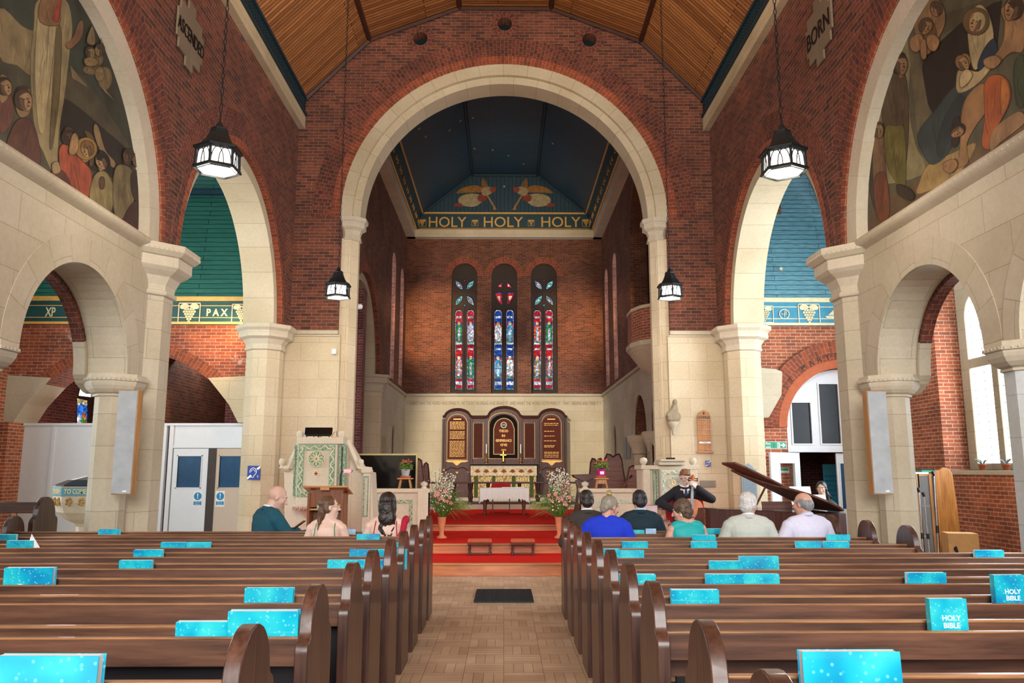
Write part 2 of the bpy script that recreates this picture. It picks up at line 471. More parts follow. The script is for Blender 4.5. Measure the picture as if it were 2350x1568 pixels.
# attribute coloured paint (flat artwork)
def attr_mat(name, em=0.0, rough=.7, grainy=.25, nscale=14):
    t = NT(name)
    a = t.n('Attribute'); a.attribute_name = 'Col'
    nz = t.noise(t.tex(), nscale, 6)
    c = t.mix(a.outputs['Color'], t.ramp(nz, [(.3, (1 - grainy,) * 3 + (1,)), (.7, (1 + grainy,) * 3 + (1,))]), 1, 'MULTIPLY')
    t.fin(c, rough)
    if em:
        t.l(c, t.b.inputs['Emission Color']); t.b.inputs['Emission Strength'].default_value = em
    return t.m
M_PAINT = attr_mat('painted_picture', grainy=.3, nscale=5)
M_FLATC = attr_mat('coloured_paint', grainy=.08)
def smooth_poly(pts, k=4):
    out = []; n = len(pts)
    for i in range(n):
        p0, p1, p2, p3 = pts[(i - 1) % n], pts[i], pts[(i + 1) % n], pts[(i + 2) % n]
        for j in range(k):
            t = j / k
            out.append(tuple(.5 * ((2 * p1[a]) + (-p0[a] + p2[a]) * t + (2 * p0[a] - 5 * p1[a] + 4 * p2[a] - p3[a]) * t * t + (-p0[a] + 3 * p1[a] - 3 * p2[a] + p3[a]) * t ** 3) for a in (0, 1)))
    return out
def tess(pts):
    return [tuple(t) for t in tessellate_polygon([[Vector((p[0], p[1], 0)) for p in pts]])]
# ================================================================ NAVE
XN = 4.2; YC = 15.4; ZS = 4.2; ZC = 8.38
# floor of wood blocks
def parquet():
    t = NT('floor_wood_blocks'); uv = t.tex('UV')
    ch = t.n('TexChecker'); ch.inputs['Scale'].default_value = 1 / .30; t.l(uv, ch.inputs['Vector'])
    outs = []
    for rot in (0, pi / 2):
        mp = t.n('Mapping'); mp.inputs['Rotation'].default_value = (0, 0, rot); t.l(uv, mp.inputs['Vector'])
        b = t.n('TexBrick'); t.l(mp.outputs[0], b.inputs['Vector'])
        b.inputs['Scale'].default_value = 1; b.inputs['Brick Width'].default_value = .30; b.offset = 0
        b.inputs['Row Height'].default_value = .075; b.inputs['Mortar Size'].default_value = .0016
        b.inputs['Color1'].default_value = srgb('#dac2a6'); b.inputs['Color2'].default_value = srgb('#c4a88b')
        b.inputs['Mortar'].default_value = srgb('#5e4630'); outs.append(b.outputs['Color'])
    c = t.mix(outs[0], outs[1], ch.outputs['Fac'])
    nz = t.noise(uv, 1.4, 6); c = t.mix(c, t.ramp(nz, [(.3, (.72, .66, .6, 1)), (.7, (1.12, 1.12, 1.12, 1))]), 1, 'MULTIPLY')
    return t.fin(c, .42)
M_FLOOR = parquet()
struct(MB().box(-9.8, 9.8, -7, 11.85, -.1, 0).build('floor', M_FLOOR))
struct(MB().box(-9.8, 9.8, 11.85, 29, -.1, 0).build('floor', M_STONE))
# chancel steps (wood risers with nosing, carpeted treads)
def step(y0, y1, z0, z1, x0, x1, riser):
    struct(MB().box(x0, x1, y0, y1, z0, z1 - .012).build('floor', riser, bevel=.004))
    struct(MB().box(x0, x1, y0 - .025, y0 + .05, z1 - .03, z1).build('trim_1', M_OAKX, bevel=.008))
    struct(MB().box(x0, x1, y0 + .05, y1, z1 - .012, z1).build('floor', M_CARPET))
M_RISER = grain('step_riser_wood', '#bc6c42', '#dc9364', .34, 0, coat=.15)
step(11.85, 29, 0, .18, -4.6, 4.6, M_RISER)
step(13.2, 29, .18, .335, -2.0, 2.0, M_RISER)
step(15.95, 29, .335, .453, -3.6, 3.6, M_RISER)
struct(MB().box(-3.6, 3.6, 22.2, 29, .44, .58).build('floor', M_STONEG))

def nave_wall(sg, name):
    b = MB()
    out = [(15.4, ZS)] + arc(12.4, ZS, 2.4, 0, 180) + arc(7.08, ZS, 2.37, 0, 180) + arc(1.8, ZS, 2.37, 0, 180) + [(-7, ZS), (-7, ZC), (15.4, ZC)]
    x0, x1 = sg * XN, sg * (XN + .45)
    b.prism(out, x0, x1, 'X', arcuv=True)
    struct(b.build(name, M_BRICK))
    # brick arch rings, slightly proud of the wall
    xr = sg * (XN - .006)
    r = MB()
    for (cy, rr) in ((12.4, 2.4), (7.08, 2.37)):
        r.ring(cy, ZS, rr - .003, rr + .115, 0, 180, xr, sg * (XN + .08), 'X', 60, 1)
        r.ring(cy, ZS, rr + .115, rr + .26, 0, 180, xr, sg * (XN + .05), 'X', 60, 0)
        r.ring(cy, ZS, rr + .26, rr + .52, 27, 153, xr, sg * (XN + .05), 'X', 50, 0)
    struct(r.build('trim_2', [M_RING, M_RINGO]))
    # stone order of the open arch
    v = MB(); v.ring(12.4, ZS, 2.2, 2.41, 0, 180, sg * (XN + .09), sg * (XN + .66), 'X', 64)
    struct(v.build('trim_3', M_VOUS, smooth=40))
    v = MB(); v.ring(7.08, ZS, 2.1, 2.375, 0, 180, sg * (XN + .02), sg * (XN + .2), 'X', 64)
    struct(v.build('trim_3', M_STONEP, smooth=40))
    # stone wallplate and grille and ceiling edge
    struct(MB().box(min(sg * 4.07, sg * 4.7), max(sg * 4.07, sg * 4.7), -7, 15.4, ZC, 8.65).build('trim_4', stone('stone_cornice' + name, '#b9ab8e', '#ae9f80', '#8c7d60', w=1.1, h=.5), bevel=.01))
    g = MB(); g.box(min(sg * 4.09, sg * 4.14), max(sg * 4.09, sg * 4.14), -7, 15.4, 8.65, 9.03, 0)
    yy = -7
    while yy < 15.3:
        g.box(min(sg * 4.07, sg * 4.09), max(sg * 4.07, sg * 4.09), yy, yy + .012, 8.7, 8.98, 1); yy += .09
    for zz in (8.65, 8.98): g.box(min(sg * 4.04, sg * 4.14), max(sg * 4.04, sg * 4.14), -7, 15.4, zz, zz + .06, 1)
    for k in range(4): g.box(min(sg * 4.075, sg * 4.09), max(sg * 4.075, sg * 4.09), -7, 15.4, 8.75 + k * .06, 8.757 + k * .06, 1)
    struct(g.build('trim_5', [M_GRILLE, M_TRIMG]))
nave_wall(-1, 'wall_left'); nave_wall(1, 'wall_right')

# infill wall below the painted lunettes, with small arches
def infill(sg, name):
    out = [(9.44, 4.14), (9.44, 2.57), (9.05, 2.57)] + arc(8.03, 2.57, 1.02, 0, 180, 28)[1:] + [(6.5, 2.57)] + arc(5.48, 2.57, 1.02, 0, 180, 28)[1:] + [(4.0, 2.57), (4.0, 4.14)]
    b = MB(); b.prism(out, sg * 4.3, sg * 4.75, 'X', arcuv=True)
    struct(b.build(name, M_STONE, bevel=.012))
    v = MB(); v.ring(8.03, 2.57, 1.02, 1.3, 0, 180, sg * 4.292, sg * 4.32, 'X', 40); v.ring(5.48, 2.57, 1.02, 1.24, 0, 180, sg * 4.292, sg * 4.32, 'X', 40)
    struct(v.build('trim_6', M_STONE))
    # inner brick order of the small arch, seen at the back
    v = MB(); v.ring(8.03, 2.57, .97, 1.3, 22, 158, sg * 4.75, sg * 4.88, 'X', 40)
    struct(v.build('trim_7', M_RING))
    v = MB()
    for (a0_, a1_) in ((0, 22), (158, 180)): v.ring(8.03, 2.57, .97, 1.3, a0_, a1_, sg * 4.75, sg * 4.88, 'X', 6)
    for sy_ in (-1, 1): v.prism([(8.03 + sy_ * .97, 2.57), (8.03 + sy_ * 1.3, 2.57), (8.03 + sy_ * 1.3, 2.38), (8.03 + sy_ * 1.2, 2.4), (8.03 + sy_ * 1.04, 2.48)], sg * 4.75, sg * 4.88, 'X')
    struct(v.build('trim_6', M_STONE))
    # carved string course under the painting
    t = MB(); prof = [(4.3, 4.1), (4.24, 4.13), (4.2, 4.16), (4.19, 4.2), (4.22, 4.235), (4.3, 4.25)]
    vs = []; y = (9.44, 4.0)
    for yy in y: vs += [(sg * p[0], yy, p[1]) for p in prof]
    k = len(prof); t.add(vs, [(i, i + 1, k + i + 1, k + i) for i in range(k - 1)])
    for i in range(68):
        yy = 4.05 + i * .079
        t.ball((sg * 4.205, yy, 4.19), (.014, .03, .03), 8, 6, Euler((R(30), 0, 0)).to_matrix())
    struct(t.build('trim_8', M_STONEP, smooth=50))
infill(-1, 'wall_left'); infill(1, 'wall_right')

def sthing(loc):
    o = bpy.data.objects.new('trim_14', None); COL.objects.link(o); o.location = loc; o['kind'] = 'structure'; return o
# ---- pillars
def octprof(b, prof, c, mi=0, n=8, a0=pi / 8): b.lathe(prof, c, n, a0=a0, mi=mi)
def pillar(x, y, r, label):
    t = thing('stone_pillar', label, 'pillar', (x, y, 0))
    octprof_ = MB(); k = r / math.cos(pi / 8)
    octprof_.lathe([(k + .14, 0), (k + .14, .16), (k + .09, .2), (k + .09, .3), (k + .03, .36), (k, .42), (k, 3.62)], n=8, a0=pi / 8)
    octprof_.build('shaft', M_STONE, t)
    c = MB()
    c.lathe([(k, 3.6), (k + .035, 3.615), (k + .045, 3.64), (k + .03, 3.665), (k + .01, 3.68), (k + .02, 3.74), (k + .07, 3.84), (k + .16, 3.9), (k + .2, 3.94), (k + .2, 4.06), (k + .23, 4.07), (k + .29, 4.12), (k + .29, 4.2)], n=8, a0=pi / 8)
    for i in range(64):      # carved bead moulding round the abacus
        a = 2 * pi * i / 64; f = math.cos(((a + pi / 8) % (pi / 4)) - pi / 8)
        rr = (k + .275) * math.cos(pi / 8) / f
        c.ball((rr * math.cos(a), rr * math.sin(a), 4.135), .022, 6, 5)
    c.build('capital', M_STONEP, t)
    return t
pillar(-4.5, 9.72, .33, 'cream octagonal stone pillar on the left of the nave, with a tall wall speaker beside it')
pillar(4.5, 9.72, .33, 'cream octagonal stone pillar on the right of the nave, with a tall wall speaker beside it')
def engaged(x, y, label, side):
    """far respond: three sided shaft with moulded capital"""
    t = sthing((x, y, 0))
    b = MB(); b.lathe([(.42, 0), (.42, .3), (.34, .4), (.34, 3.75)], n=8, a0=pi / 8); b.box(-.5 if side < 0 else -.02, .02 if side < 0 else .5, .0, .5, 0, 3.7) if 0 else None
    b.build('shaft', M_STONEW, t)
    c = MB(); c.lathe([(.34, 3.72), (.38, 3.74), (.37, 3.78), (.36, 3.84), (.42, 3.93), (.5, 3.97), (.5, 4.08), (.56, 4.13), (.56, 4.2)], n=8, a0=pi / 8)
    c.build('capital', M_STONEP, t)
engaged(-4.55, 15.05, 'cream stone pier at the far left corner of the nave carrying a blue hearing loop sign', -1)
engaged(4.55, 15.05, 'cream stone pier at the far right corner of the nave behind the propped piano lid', 1)
def column(sg, y, label, m=M_STONE):
    t = thing('stone_column', label, 'column', (sg * 4.5, y, 0))
    MB().lathe([(.3, 0), (.3, .2), (.24, .3), (.2, .36), (.2, 2.36)], n=8, a0=pi / 8).build('shaft', m, t)
    cp_ = MB().lathe([(.2, 2.33), (.225, 2.335), (.225, 2.355), (.215, 2.36), (.25, 2.375), (.29, 2.41), (.315, 2.45), (.325, 2.48), (.325, 2.5), (.345, 2.505), (.345, 2.535), (.33, 2.54), (.33, 2.58)], n=8, a0=pi / 8)
    for i in range(40): aa = 2 * pi * i / 40; ff = math.cos(((aa + pi / 8) % (pi / 4)) - pi / 8); cp_.ball((.345 * math.cos(pi / 8) / ff * math.cos(aa), .345 * math.cos(pi / 8) / ff * math.sin(aa), 2.52), .012, 5, 4)
    cp_.build('capital', M_STONEP, t)
    struct(MB().box(min(sg * 4.3, sg * 4.75), max(sg * 4.3, sg * 4.75), y - .17, y + .2, 2.57, 3.2).build('wall_' + ('left' if sg < 0 else 'right'), M_STONE)) if 0 else None
for sg, nm in ((-1, 'left'), (1, 'right')):
    column(sg, 9.22, 'short cream stone column with bulging capital standing against the %s octagonal pillar' % nm)
    column(sg, 6.72, 'short grey stone column with bulging capital at the outer %s edge of the view' % nm, M_STONE if sg < 0 else stone('stone_grey', '#c3c8c9', '#bcc2c3', '#9ea3a4'))
    column(sg, 4.4, 'short cream stone column out of view on the %s' % nm)
    struct(MB().box(min(sg*4.3,sg*4.7), max(sg*4.3,sg*4.7), -7, 3.9, 0, 4.2).build('wall_' + nm, M_STONE))

# ---- chancel arch wall
ZA = 6.53
out = [(-4.65, 4.2), (-4.65, 8.5), (-4.1, 9.08), (-2.81, 10.35), (-.95, 11.08), (.97, 11.08), (2.83, 10.35), (4.12, 9.08), (4.65, 8.5), (4.65, 4.2), (3.28, 4.2)] + arc(0, ZA, 3.28, 0, 180, 64) + [(-3.28, 4.2)]
holes = [[(cx + .15 * math.cos(2 * pi * i / 20), cz + .15 * math.sin(2 * pi * i / 20)) for i in range(20)] for (cx, cz) in ((0, 10.73), (-1.76, 10.39), (1.77, 10.38))]
b = MB().prism(out, YC, YC + .55, 'Y', holes=holes, arcuv=True)
struct(b.build('wall_chancel_arch', M_BRICK))
b = MB()
b.ring(0, ZA, 3.275, 3.48, 0, 180, YC - .004, YC + .1, 'Y', 90, 1)
b.ring(0, ZA, 3.48, 3.86, 0, 180, YC - .008, YC + .1, 'Y', 90, 0)
for (cx, cz) in ((0, 10.73), (-1.76, 10.39), (1.77, 10.38)):
    b.ring(cx, cz, .15, .30, 0, 360, YC - .006, YC + .1, 'Y', 28, 0)
struct(b.build('trim_2', [M_RING, M_RINGO]))
for (cx, cz) in ((0, 10.73), (-1.76, 10.39), (1.77, 10.38)):
    struct(MB().lathe([(.16, 0), (.16, .02)], (cx, YC + .3, cz), 20, rotm=Euler((pi / 2, 0, 0)).to_matrix()).build('window_1', plain('oculus_glass', '#16272b', .2)))
struct(MB().box(-4.6, 4.6, 15.97, 16.02, 11.1, 13).build('wall_chancel_arch', M_BRICKD))
v = MB()
v.ring(0, ZA, 3.05, 3.285, 0, 180, YC - .02, YC + .35, 'Y', 90); struct(v.build('trim_3', M_VOUS, smooth=40))
v = MB(); v.ring(0, ZA, 2.9, 3.07, 0, 180, YC + .08, YC + .62, 'Y', 90); struct(v.build('trim_3', M_VOUS, smooth=40))
for sg in (-1, 1):
    # stone dado with moulded cap
    struct(MB().box(min(sg * 3.2, sg * 4.7), max(sg * 3.2, sg * 4.7), YC - .03, YC + .55, 0, 4.12).build('wall_chancel_arch', M_STONEW, bevel=.01))
    m = MB().box(min(sg * 3.24, sg * 4.2), max(sg * 3.24, sg * 4.2), YC - .09, YC + .02, 4.12, 4.2)
    m.box(min(sg * 3.22, sg * 4.2), max(sg * 3.22, sg * 4.2), YC - .06, YC + .02, 4.08, 4.12)
    struct(m.build('trim_9', M_STONEP, bevel=.01))
    nm = 'left' if sg < 0 else 'right'
    t = sthing((sg * 3.12, YC + .28, 0))
    MB().lathe([(.26, 0), (.26, .2), (.19, .3), (.19, 6.08)], n=8, a0=pi / 8).build('shaft', M_STONEW, t)
    MB().box(-.14 if sg < 0 else -.05, .05 if sg < 0 else .14, -.2, .27, 0, 6.1).build('pilaster', M_STONEW, t)
    MB().lathe([(.19, 6.06), (.23, 6.08), (.22, 6.12), (.2, 6.2), (.23, 6.28), (.31, 6.33), (.31, 6.43), (.35, 6.46), (.35, 6.53)], n=8, a0=pi / 8).build('capital', M_STONEP, t)
    # brick above the dado between shaft and arch ring
    struct(MB().box(min(sg * 3.26, sg * 3.4), max(sg * 3.26, sg * 3.4), YC + .01, YC + .5, 4.2, 6.5).build('wall_chancel_arch', M_BRICK))

# ---- nave ceiling
def boards(pts, y0, y1, m, name='ceiling', flip=False, th=.06):
    b = MB(); L = 0
    for i in range(len(pts) - 1):
        a, c = pts[i], pts[i + 1]; d = math.hypot(c[0] - a[0], c[1] - a[1])
        uv = [(L, y0), (L + d, y0), (L + d, y1), (L, y1)]
        if flip: uv = [(q[1], q[0]) for q in uv]
        b.add([(a[0], y0, a[1]), (c[0], y0, c[1]), (c[0], y1, c[1]), (a[0], y1, a[1])], [(0, 1, 2, 3)], [uv])
        L += d
    return struct(b.build(name, m, recalc=False))
NC = [(-4.6, 8.45), (-4.09, 9.03), (-2.81, 10.35), (-.95, 11.08), (.97, 11.08), (2.83, 10.35), (4.11, 9.03), (4.6, 8.45)]
boards(NC[1:-1], -7, 15.4, M_CEIL)
b = MB()
for i in (2, 3, 4, 5):
    x, z = NC[i]; b.tube([(x, -7, z - .02), (x, 15.38, z - .02)], .055, 6)
for i in range(1, 6):      # boarding edge against the arch wall
    a, c = NC[i], NC[i + 1]
    b.tube([(a[0], 15.33, a[1] - .03), (c[0], 15.33, c[1] - .03)], .045, 4)
struct(b.build('trim_10', M_BEAM))
struct(MB().box(-5, 5, -7, 15.5, 11.3, 11.4).build('ceiling', M_BEAM))

# ---- west wall with window opening behind the viewer
b = MB().prism([(-9.8, 0), (9.8, 0), (9.8, 9), (4.6, 9), (4.6, 11.2), (-4.6, 11.2), (-4.6, 9), (-9.8, 9)], -7.4, -7, 'Y', holes=[[(-3.2, 2.6), (3.2, 2.6)] + arc(0, 6.4, 3.2, 0, 180, 20)])
struct(b.build('wall_back', M_BRICK))

# ================================================================ AISLES
for sg, nm, X0 in ((-1, 'left', 9.75), (1, 'right', 7.7)):
    Mb = M_TEAL if sg < 0 else M_BLUE
    Mf = M_GREENB if sg < 0 else M_BLUEB
    # sloping aisle ceiling and roof
    boards([(sg * 4.7, 8.3), (sg * 6.0, 8.3), (sg * (X0 - 1.2), 7.0), (sg * X0, 5.0)], -7, 15.75, Mb)
    # end wall: gable boards
    struct(MB().add([(sg * 4.5, 15.62, 4.9), (sg * X0, 15.62, 4.9), (sg * X0, 16.3, 8.3), (sg * 4.5, 16.3, 8.3)], [(0, 1, 2, 3)], [[(0, 0), (5, 0), (5, 3.5), (0, 3.5)]]).build('ceiling', Mb, recalc=False))
    struct(MB().box(min(sg * 4.6, sg * X0), max(sg * 4.6, sg * X0), 15.6, 15.72, 4.37, 4.9).build('trim_11', Mf))
    g = MB()
    for z0, z1, y in ((4.83, 4.92, 15.56), (4.36, 4.41, 15.57), (4.73, 4.745, 15.594), (4.49, 4.505, 15.594)):
        g.box(min(sg * 4.6, sg * X0), max(sg * 4.6, sg * X0), y, 15.6, z0, z1)
    struct(g.build('trim_12', M_GOLD if sg < 0 else M_CREAMP))
# left end wall with the wide arch
cx, cz, rr = -7.37, 1.40, 2.42
a_s = math.degrees(math.asin((2.42 - cz) / rr))
pts = [(-4.6, 4.37), (-9.8, 4.37), (-9.8, 2.4), (cx - rr * math.cos(R(a_s)), 2.42)] + arc(cx, cz, rr, 180 - a_s, a_s, 36)[1:-1] + [(cx + rr * math.cos(R(a_s)), 2.42), (-4.6, 2.4)]
struct(MB().prism(pts, 15.7, 16.4, 'Y', arcuv=True).build('wall_aisle_left_end', M_BRICKW))
struct(MB().ring(cx, cz, rr, rr + .23, a_s, 180 - a_s, 15.69, 15.8, 'Y', 50).build('trim_7', M_RINGO))
# stone springers of the wide arch
for s2 in (1, -1):
    p0 = (cx + s2 * (rr * math.cos(R(a_s)) - .02), 2.42)
    xe = -4.9 if s2 > 0 else -9.8
    o = MB().prism([p0, (xe, 2.42), (xe, 3.35), (cx + s2 * (rr + .2) * math.cos(R(54)), 3.3), (cx + s2 * (rr - .01) * math.cos(R(45)), cz + (rr - .01) * math.sin(R(45))), (cx + s2 * (rr - .01) * math.cos(R(35)), cz + (rr - .01) * math.sin(R(35)))], 15.64, 16.42, 'Y')
    struct(o.build('trim_6', M_STONEW if s2 > 0 else M_STONEP, bevel=.01))
struct(MB().box(-9.8, -9.55, 15.5, 16.4, 0, 2.42).build('wall_aisle_left_end', M_BRICKL))
struct(MB().box(-5.12, -4.6, 15.7, 16.4, 0, 2.42).build('wall_aisle_left_end', M_STONEW))
struct(MB().box(-9.95, -9.75, -7, 15.7, 0, 9).build('wall_aisle_left', M_BRICKL))
_q = [PX(171, 985, -9.75), PX(218, 985, -9.75)]
VW = (_q[0][0] - .0, _q[1][0], 2.3, 4.3)
struct(MB().prism([(15.7, 0), (20, 0), (20, 9), (15.7, 9)], -9.95, -9.75, 'X', holes=[[(VW[0], VW[2]), (VW[1], VW[2]), (VW[1], VW[3]), (VW[0], VW[3])]]).build('wall_aisle_left', M_BRICKP))
# vestry beyond with stained window
struct(MB().box(-9.8, -3.5, 19.5, 19.9, 0, 6).build('wall_vestry', M_BRICKP))
struct(MB().box(-9.8, -4.0, 16.4, 20, 4.9, 5.0).build('ceiling', M_TEAL))
struct(MB().box(-9.8, -4.6, 19.3, 19.48, 4.3, 4.5).build('trim_11', M_GREENB))
# right end wall with the chapel doorway arch
dcx, dr = 6.75, 1.18
pts = [(4.6, 4.37), (4.6, 0), (dcx - dr, 0)] + arc(dcx, 2.34, dr, 180, 0, 36) + [(7.93, 0), (8.4, 0), (8.4, 4.37)]
struct(MB().prism(pts, 15.7, 16.2, 'Y', arcuv=True).build('wall_aisle_right_end', M_BRICKL))
b = MB().ring(dcx, 2.34, dr, dr + .17, 0, 180, 15.67, 15.78, 'Y', 40, 1); b.ring(dcx, 2.34, dr + .17, dr + .30, 0, 180, 15.64, 15.78, 'Y', 40, 0); b.ring(dcx, 2.34, dr + .30, dr + .54, 0, 180, 15.62, 15.78, 'Y', 44, 2)
struct(b.build('trim_2', [M_RINGO, M_TERRA, M_RINGO]))
struct(MB().prism([(4.85, 2.5), (5.1, 2.5), (5.38, 2.95), (5.42, 3.4), (5.3, 3.45), (4.85, 3.5)], 15.35, 15.7, 'Y').build('trim_6', M_STONEP, bevel=.02))
struct(MB().box(4.85, 5.2, 15.45, 15.7, 4.05, 4.37).build('trim_6', M_STONEP))
# right outer wall with big window recess
wy0, wy1, wz0, wz1 = 9.3, 14.0, 1.5, 5.2
pts = [(-7, 0), (20, 0), (20, 9), (-7, 9)]
struct(MB().prism(pts, 7.7, 8.3, 'X', holes=[[(wy0, wz0), (wy1, wz0), (wy1, wz1), (wy0, wz1)], [(-2.4, 1.6), (3.4, 1.6), (3.4, 5.4), (-2.4, 5.4)]]).build('wall_aisle_right', M_BRICKL))
struct(MB().box(7.62, 8.2, wy0 - .05, wy1 - .01, wz0 - .07, wz0).build('trim_13', M_STONEP, bevel=.01))
# stone mullioned window
yy0, yy1 = 9.86, 13.8
o = MB(); lights = []
for row in ((1.62, 3.25), (3.42, 4.45)):
    for k in range(5):
        ya = yy0 + .1 + k * .79; yb = ya + .62
        z0_, z1_ = row
        if row[0] > 3: lights.append([(ya, z0_), (yb, z0_)] + arc((ya + yb) / 2, z1_ - .31, .31, 0, 180, 12, 1.25))
        else: lights.append([(ya, z0_), (yb, z0_), (yb, z1_), (ya, z1_)])
wn = struct(MB().prism([(9.31, 1.5), (13.99, 1.5), (13.99, 5.2), (9.31, 5.2)], 8.12, 8.26, 'X', holes=lights).build('window_2', M_STONE, bevel=.02))
MB().box(8.25, 8.27, 9.3, 14, 1.5, 5.2).build('glass', M_SKY, wn)
o = MB()
for k in range(22):
    z = 1.75 + k * .14; o.box(8.19, 8.2, yy0, 13.8, z, z + .007)
for k in range(5):
    ya = yy0 + .1 + k * .79 + .31; o.box(8.19, 8.2, ya - .004, ya + .004, 1.5, 4.7)
o.build('leading', plain('lead_strip', '#6b737a', .6), wn)
struct(MB().box(8.28, 8.32, -2.4, 3.4, 1.6, 5.4).build('window_3', M_SKY))
# chapel behind the right doorway
struct(MB().box(4.5, 9.6, 19.5, 19.7, 0, 6).build('wall_chapel', M_BRICKP))
struct(MB().box(4.5, 9.6, 16.2, 19.6, 4.9, 5.0).build('ceiling', M_BLUE))

# ================================================================ CHANCEL
XCH = 3.6; YE = 28.6
for sg in (-1, 1):
    nm = 'left' if sg < 0 else 'right'
    T = .8 if sg < 0 else .5
    slits = [[(ya, 4.4), (ya + .9, 4.4)] + arc(ya + .45, 8.1, .45, 0, 180, 10) for ya in (24.9, 27.0)]
    if sg < 0:
        op = [(22.95, 0)] + arc(20.5, 4.2, 2.42, 0, 180, 40) + [(18.05, 0)]
        out = [(15.9, 0), (15.9, 10.2), (29, 10.2), (29, 0)] + op
        h = slits
    else:
        lof = [(18.1, 5.0), (22.2, 5.0)] + arc(20.15, 7.6, 2.05, 0, 180, 24)
        out = [(15.9, 0), (15.9, 10.2), (29, 10.2), (29, 0)]
        h = slits + [lof] + [[(c - 1.02, .5), (c + 1.02, .5)] + arc(c, 2.45, 1.02, 0, 180, 20) for c in (20.95, 18.45)]
    b = MB().prism(out, sg * XCH, sg * (XCH + T), 'X', holes=h, arcuv=True)
    struct(b.build('wall_chancel_' + nm, M_BRICKD))
    # stone facing of the lower wall
    y0 = 22.95 if sg < 0 else 15.95
    hh = [[(25.4, .58), (26.1, .58), (26.1, 2.6)] + arc(25.75, 2.6, .35, 0, 180, 12)[1:-1] + [(25.4, 2.6)]]
    if sg > 0: hh += [[(c - 1.02, .5), (c + 1.02, .5)] + arc(c, 2.45, 1.02, 0, 180, 20) for c in (20.95, 18.45)]
    b = MB().prism([(y0, 0), (y0, 4.12), (28.58, 4.12), (28.58, 0)], sg * (XCH - .05), sg * (XCH + .02), 'X', holes=hh)
    b.box(min(sg * (XCH - .12), sg * XCH), max(sg * (XCH - .12), sg * XCH), y0 - .0, 28.6, 4.12, 4.2)
    struct(b.build('wall_chancel_' + nm, M_STONE))
    for ya in (24.9, 27.0):
        struct(MB().box(min(sg * (XCH + .42), sg * (XCH + .45)), max(sg * (XCH + .42), sg * (XCH + .45)), ya, ya + .9, 4.4, 8.6).build('window_4', emit('slit_glass_%s_%d' % (nm, int(ya)), '#dfe6ff', 3.2)))
    # cornice, frieze and ceiling side
    struct(MB().box(min(sg * 3.28, sg * 4), max(sg * 3.28, sg * 4), 15.9, 28.6, 9.98, 10.34).build('trim_4', M_STONEW, bevel=.01))
    b = MB(); b.add([(sg * 3.26, 15.9, 10.3), (sg * 3.26, 28.6, 10.3), (sg * 3.05, 28.6, 10.95), (sg * 3.05, 15.9, 10.95)], [(0, 1, 2, 3)])
    struct(b.build('trim_11', M_NAVYB))
    g = MB()
    g.tube([(sg * 3.25, 15.9, 10.3), (sg * 3.25, 28.6, 10.3)], .03, 6); g.tube([(sg * 3.04, 15.9, 10.96), (sg * 3.04, 28.6, 10.96)], .03, 6)
    for k in range(14):
        yy = 17 + k * .86
        for q in range(2):
            g.box(min(sg * 3.19, sg * 3.15) - .0, max(sg * 3.19, sg * 3.15), yy + q * .3, yy + q * .3 + .12, 10.5, 10.74)
    struct(g.build('trim_12', M_GOLD))
boards([(-3.05, 10.95), (-1.2, 12.48), (1.23, 12.48), (3.05, 10.95)], 15.9, 28.6, M_NAVY, flip=False)
b = MB()
for x in (-1.2, 1.23): b.tube([(x, 15.9, 12.45), (x, 28.6, 12.45)], .05, 6)
for a, c in (((-3.05, 10.95), (-1.2, 12.46)), ((-1.2, 12.46), (1.23, 12.46)), ((1.23, 12.46), (3.05, 10.95))):
    b.tube([(a[0], 28.52, a[1]), (c[0], 28.52, c[1])], .045, 6)
struct(b.build('trim_10', M_TRIMG))
# gable of upright boards
gp = [(-3.05, 10.95), (3.05, 10.95), (1.23, 12.48), (-1.2, 12.48)]
struct(MB().add([(p[0], 28.58, p[1]) for p in gp], [(0, 1, 2, 3)], [[(p[1], p[0]) for p in gp]]).build('ceiling', M_NAVY, recalc=False))
# painted star specks on the ceiling boards
b = MB()
for i in range(26):
    x = random.uniform(-2.7, 2.7); y = random.uniform(17.5, 28)
    z = 12.47 if -1.15 < x < 1.2 else 10.95 + (3.05 - abs(x)) * (1.53 / 1.84) - .02
    ps = []
    for k in range(10):
        a = 2 * pi * k / 10; q = .05 if k % 2 == 0 else .02
        dx = q * math.cos(a); zz = z - .008 if abs(x) < 1.2 else z - .008 - (dx * (1.53 / 1.84) * (1 if x > 0 else -1))
        ps.append((x + dx, y + q * math.sin(a) * 1.6, zz))
    b.add(ps, [tuple(range(10))])
struct(b.build('trim_12', plain('star_gilt', '#b8a070', .5), recalc=False))
# east wall
wins = []
for (xa, xb) in ((-1.94, -1.0), (-.475, .475), (.98, 1.94)):
    c = (xa + xb) / 2; r = (xb - xa) / 2
    wins.append([(xa, 4.26), (xb, 4.26)] + arc(c, 9.06 - r, r, 0, 180, 20))
b = MB().prism([(-3.7, 4.2), (3.7, 4.2), (3.7, 10), (-3.7, 10)], YE, YE + .6, 'Y', holes=wins, arcuv=True)
struct(b.build('wall_east', M_BRICKD))
b = MB()
for (xa, xb) in ((-1.94, -1.0), (-.475, .475), (.98, 1.94)):
    b.ring((xa + xb) / 2, 9.06 - (xb - xa) / 2, (xb - xa) / 2, (xb - xa) / 2 + .24, 0, 180, YE - .006, YE + .1, 'Y', 26)
struct(b.build('trim_2', M_RINGO))
struct(MB().box(-3.7, 3.7, YE - .05, YE + .6, 0, 4.15).build('wall_east', M_STONEW))
struct(MB().box(-3.6, 3.6, YE - .11, YE, 4.13, 4.22).build('trim_9', M_STONEP, bevel=.01))
struct(MB().box(-3.6, 3.6, YE - .3, YE + .3, 9.98, 10.26).build('trim_4', M_STONEW, bevel=.01))
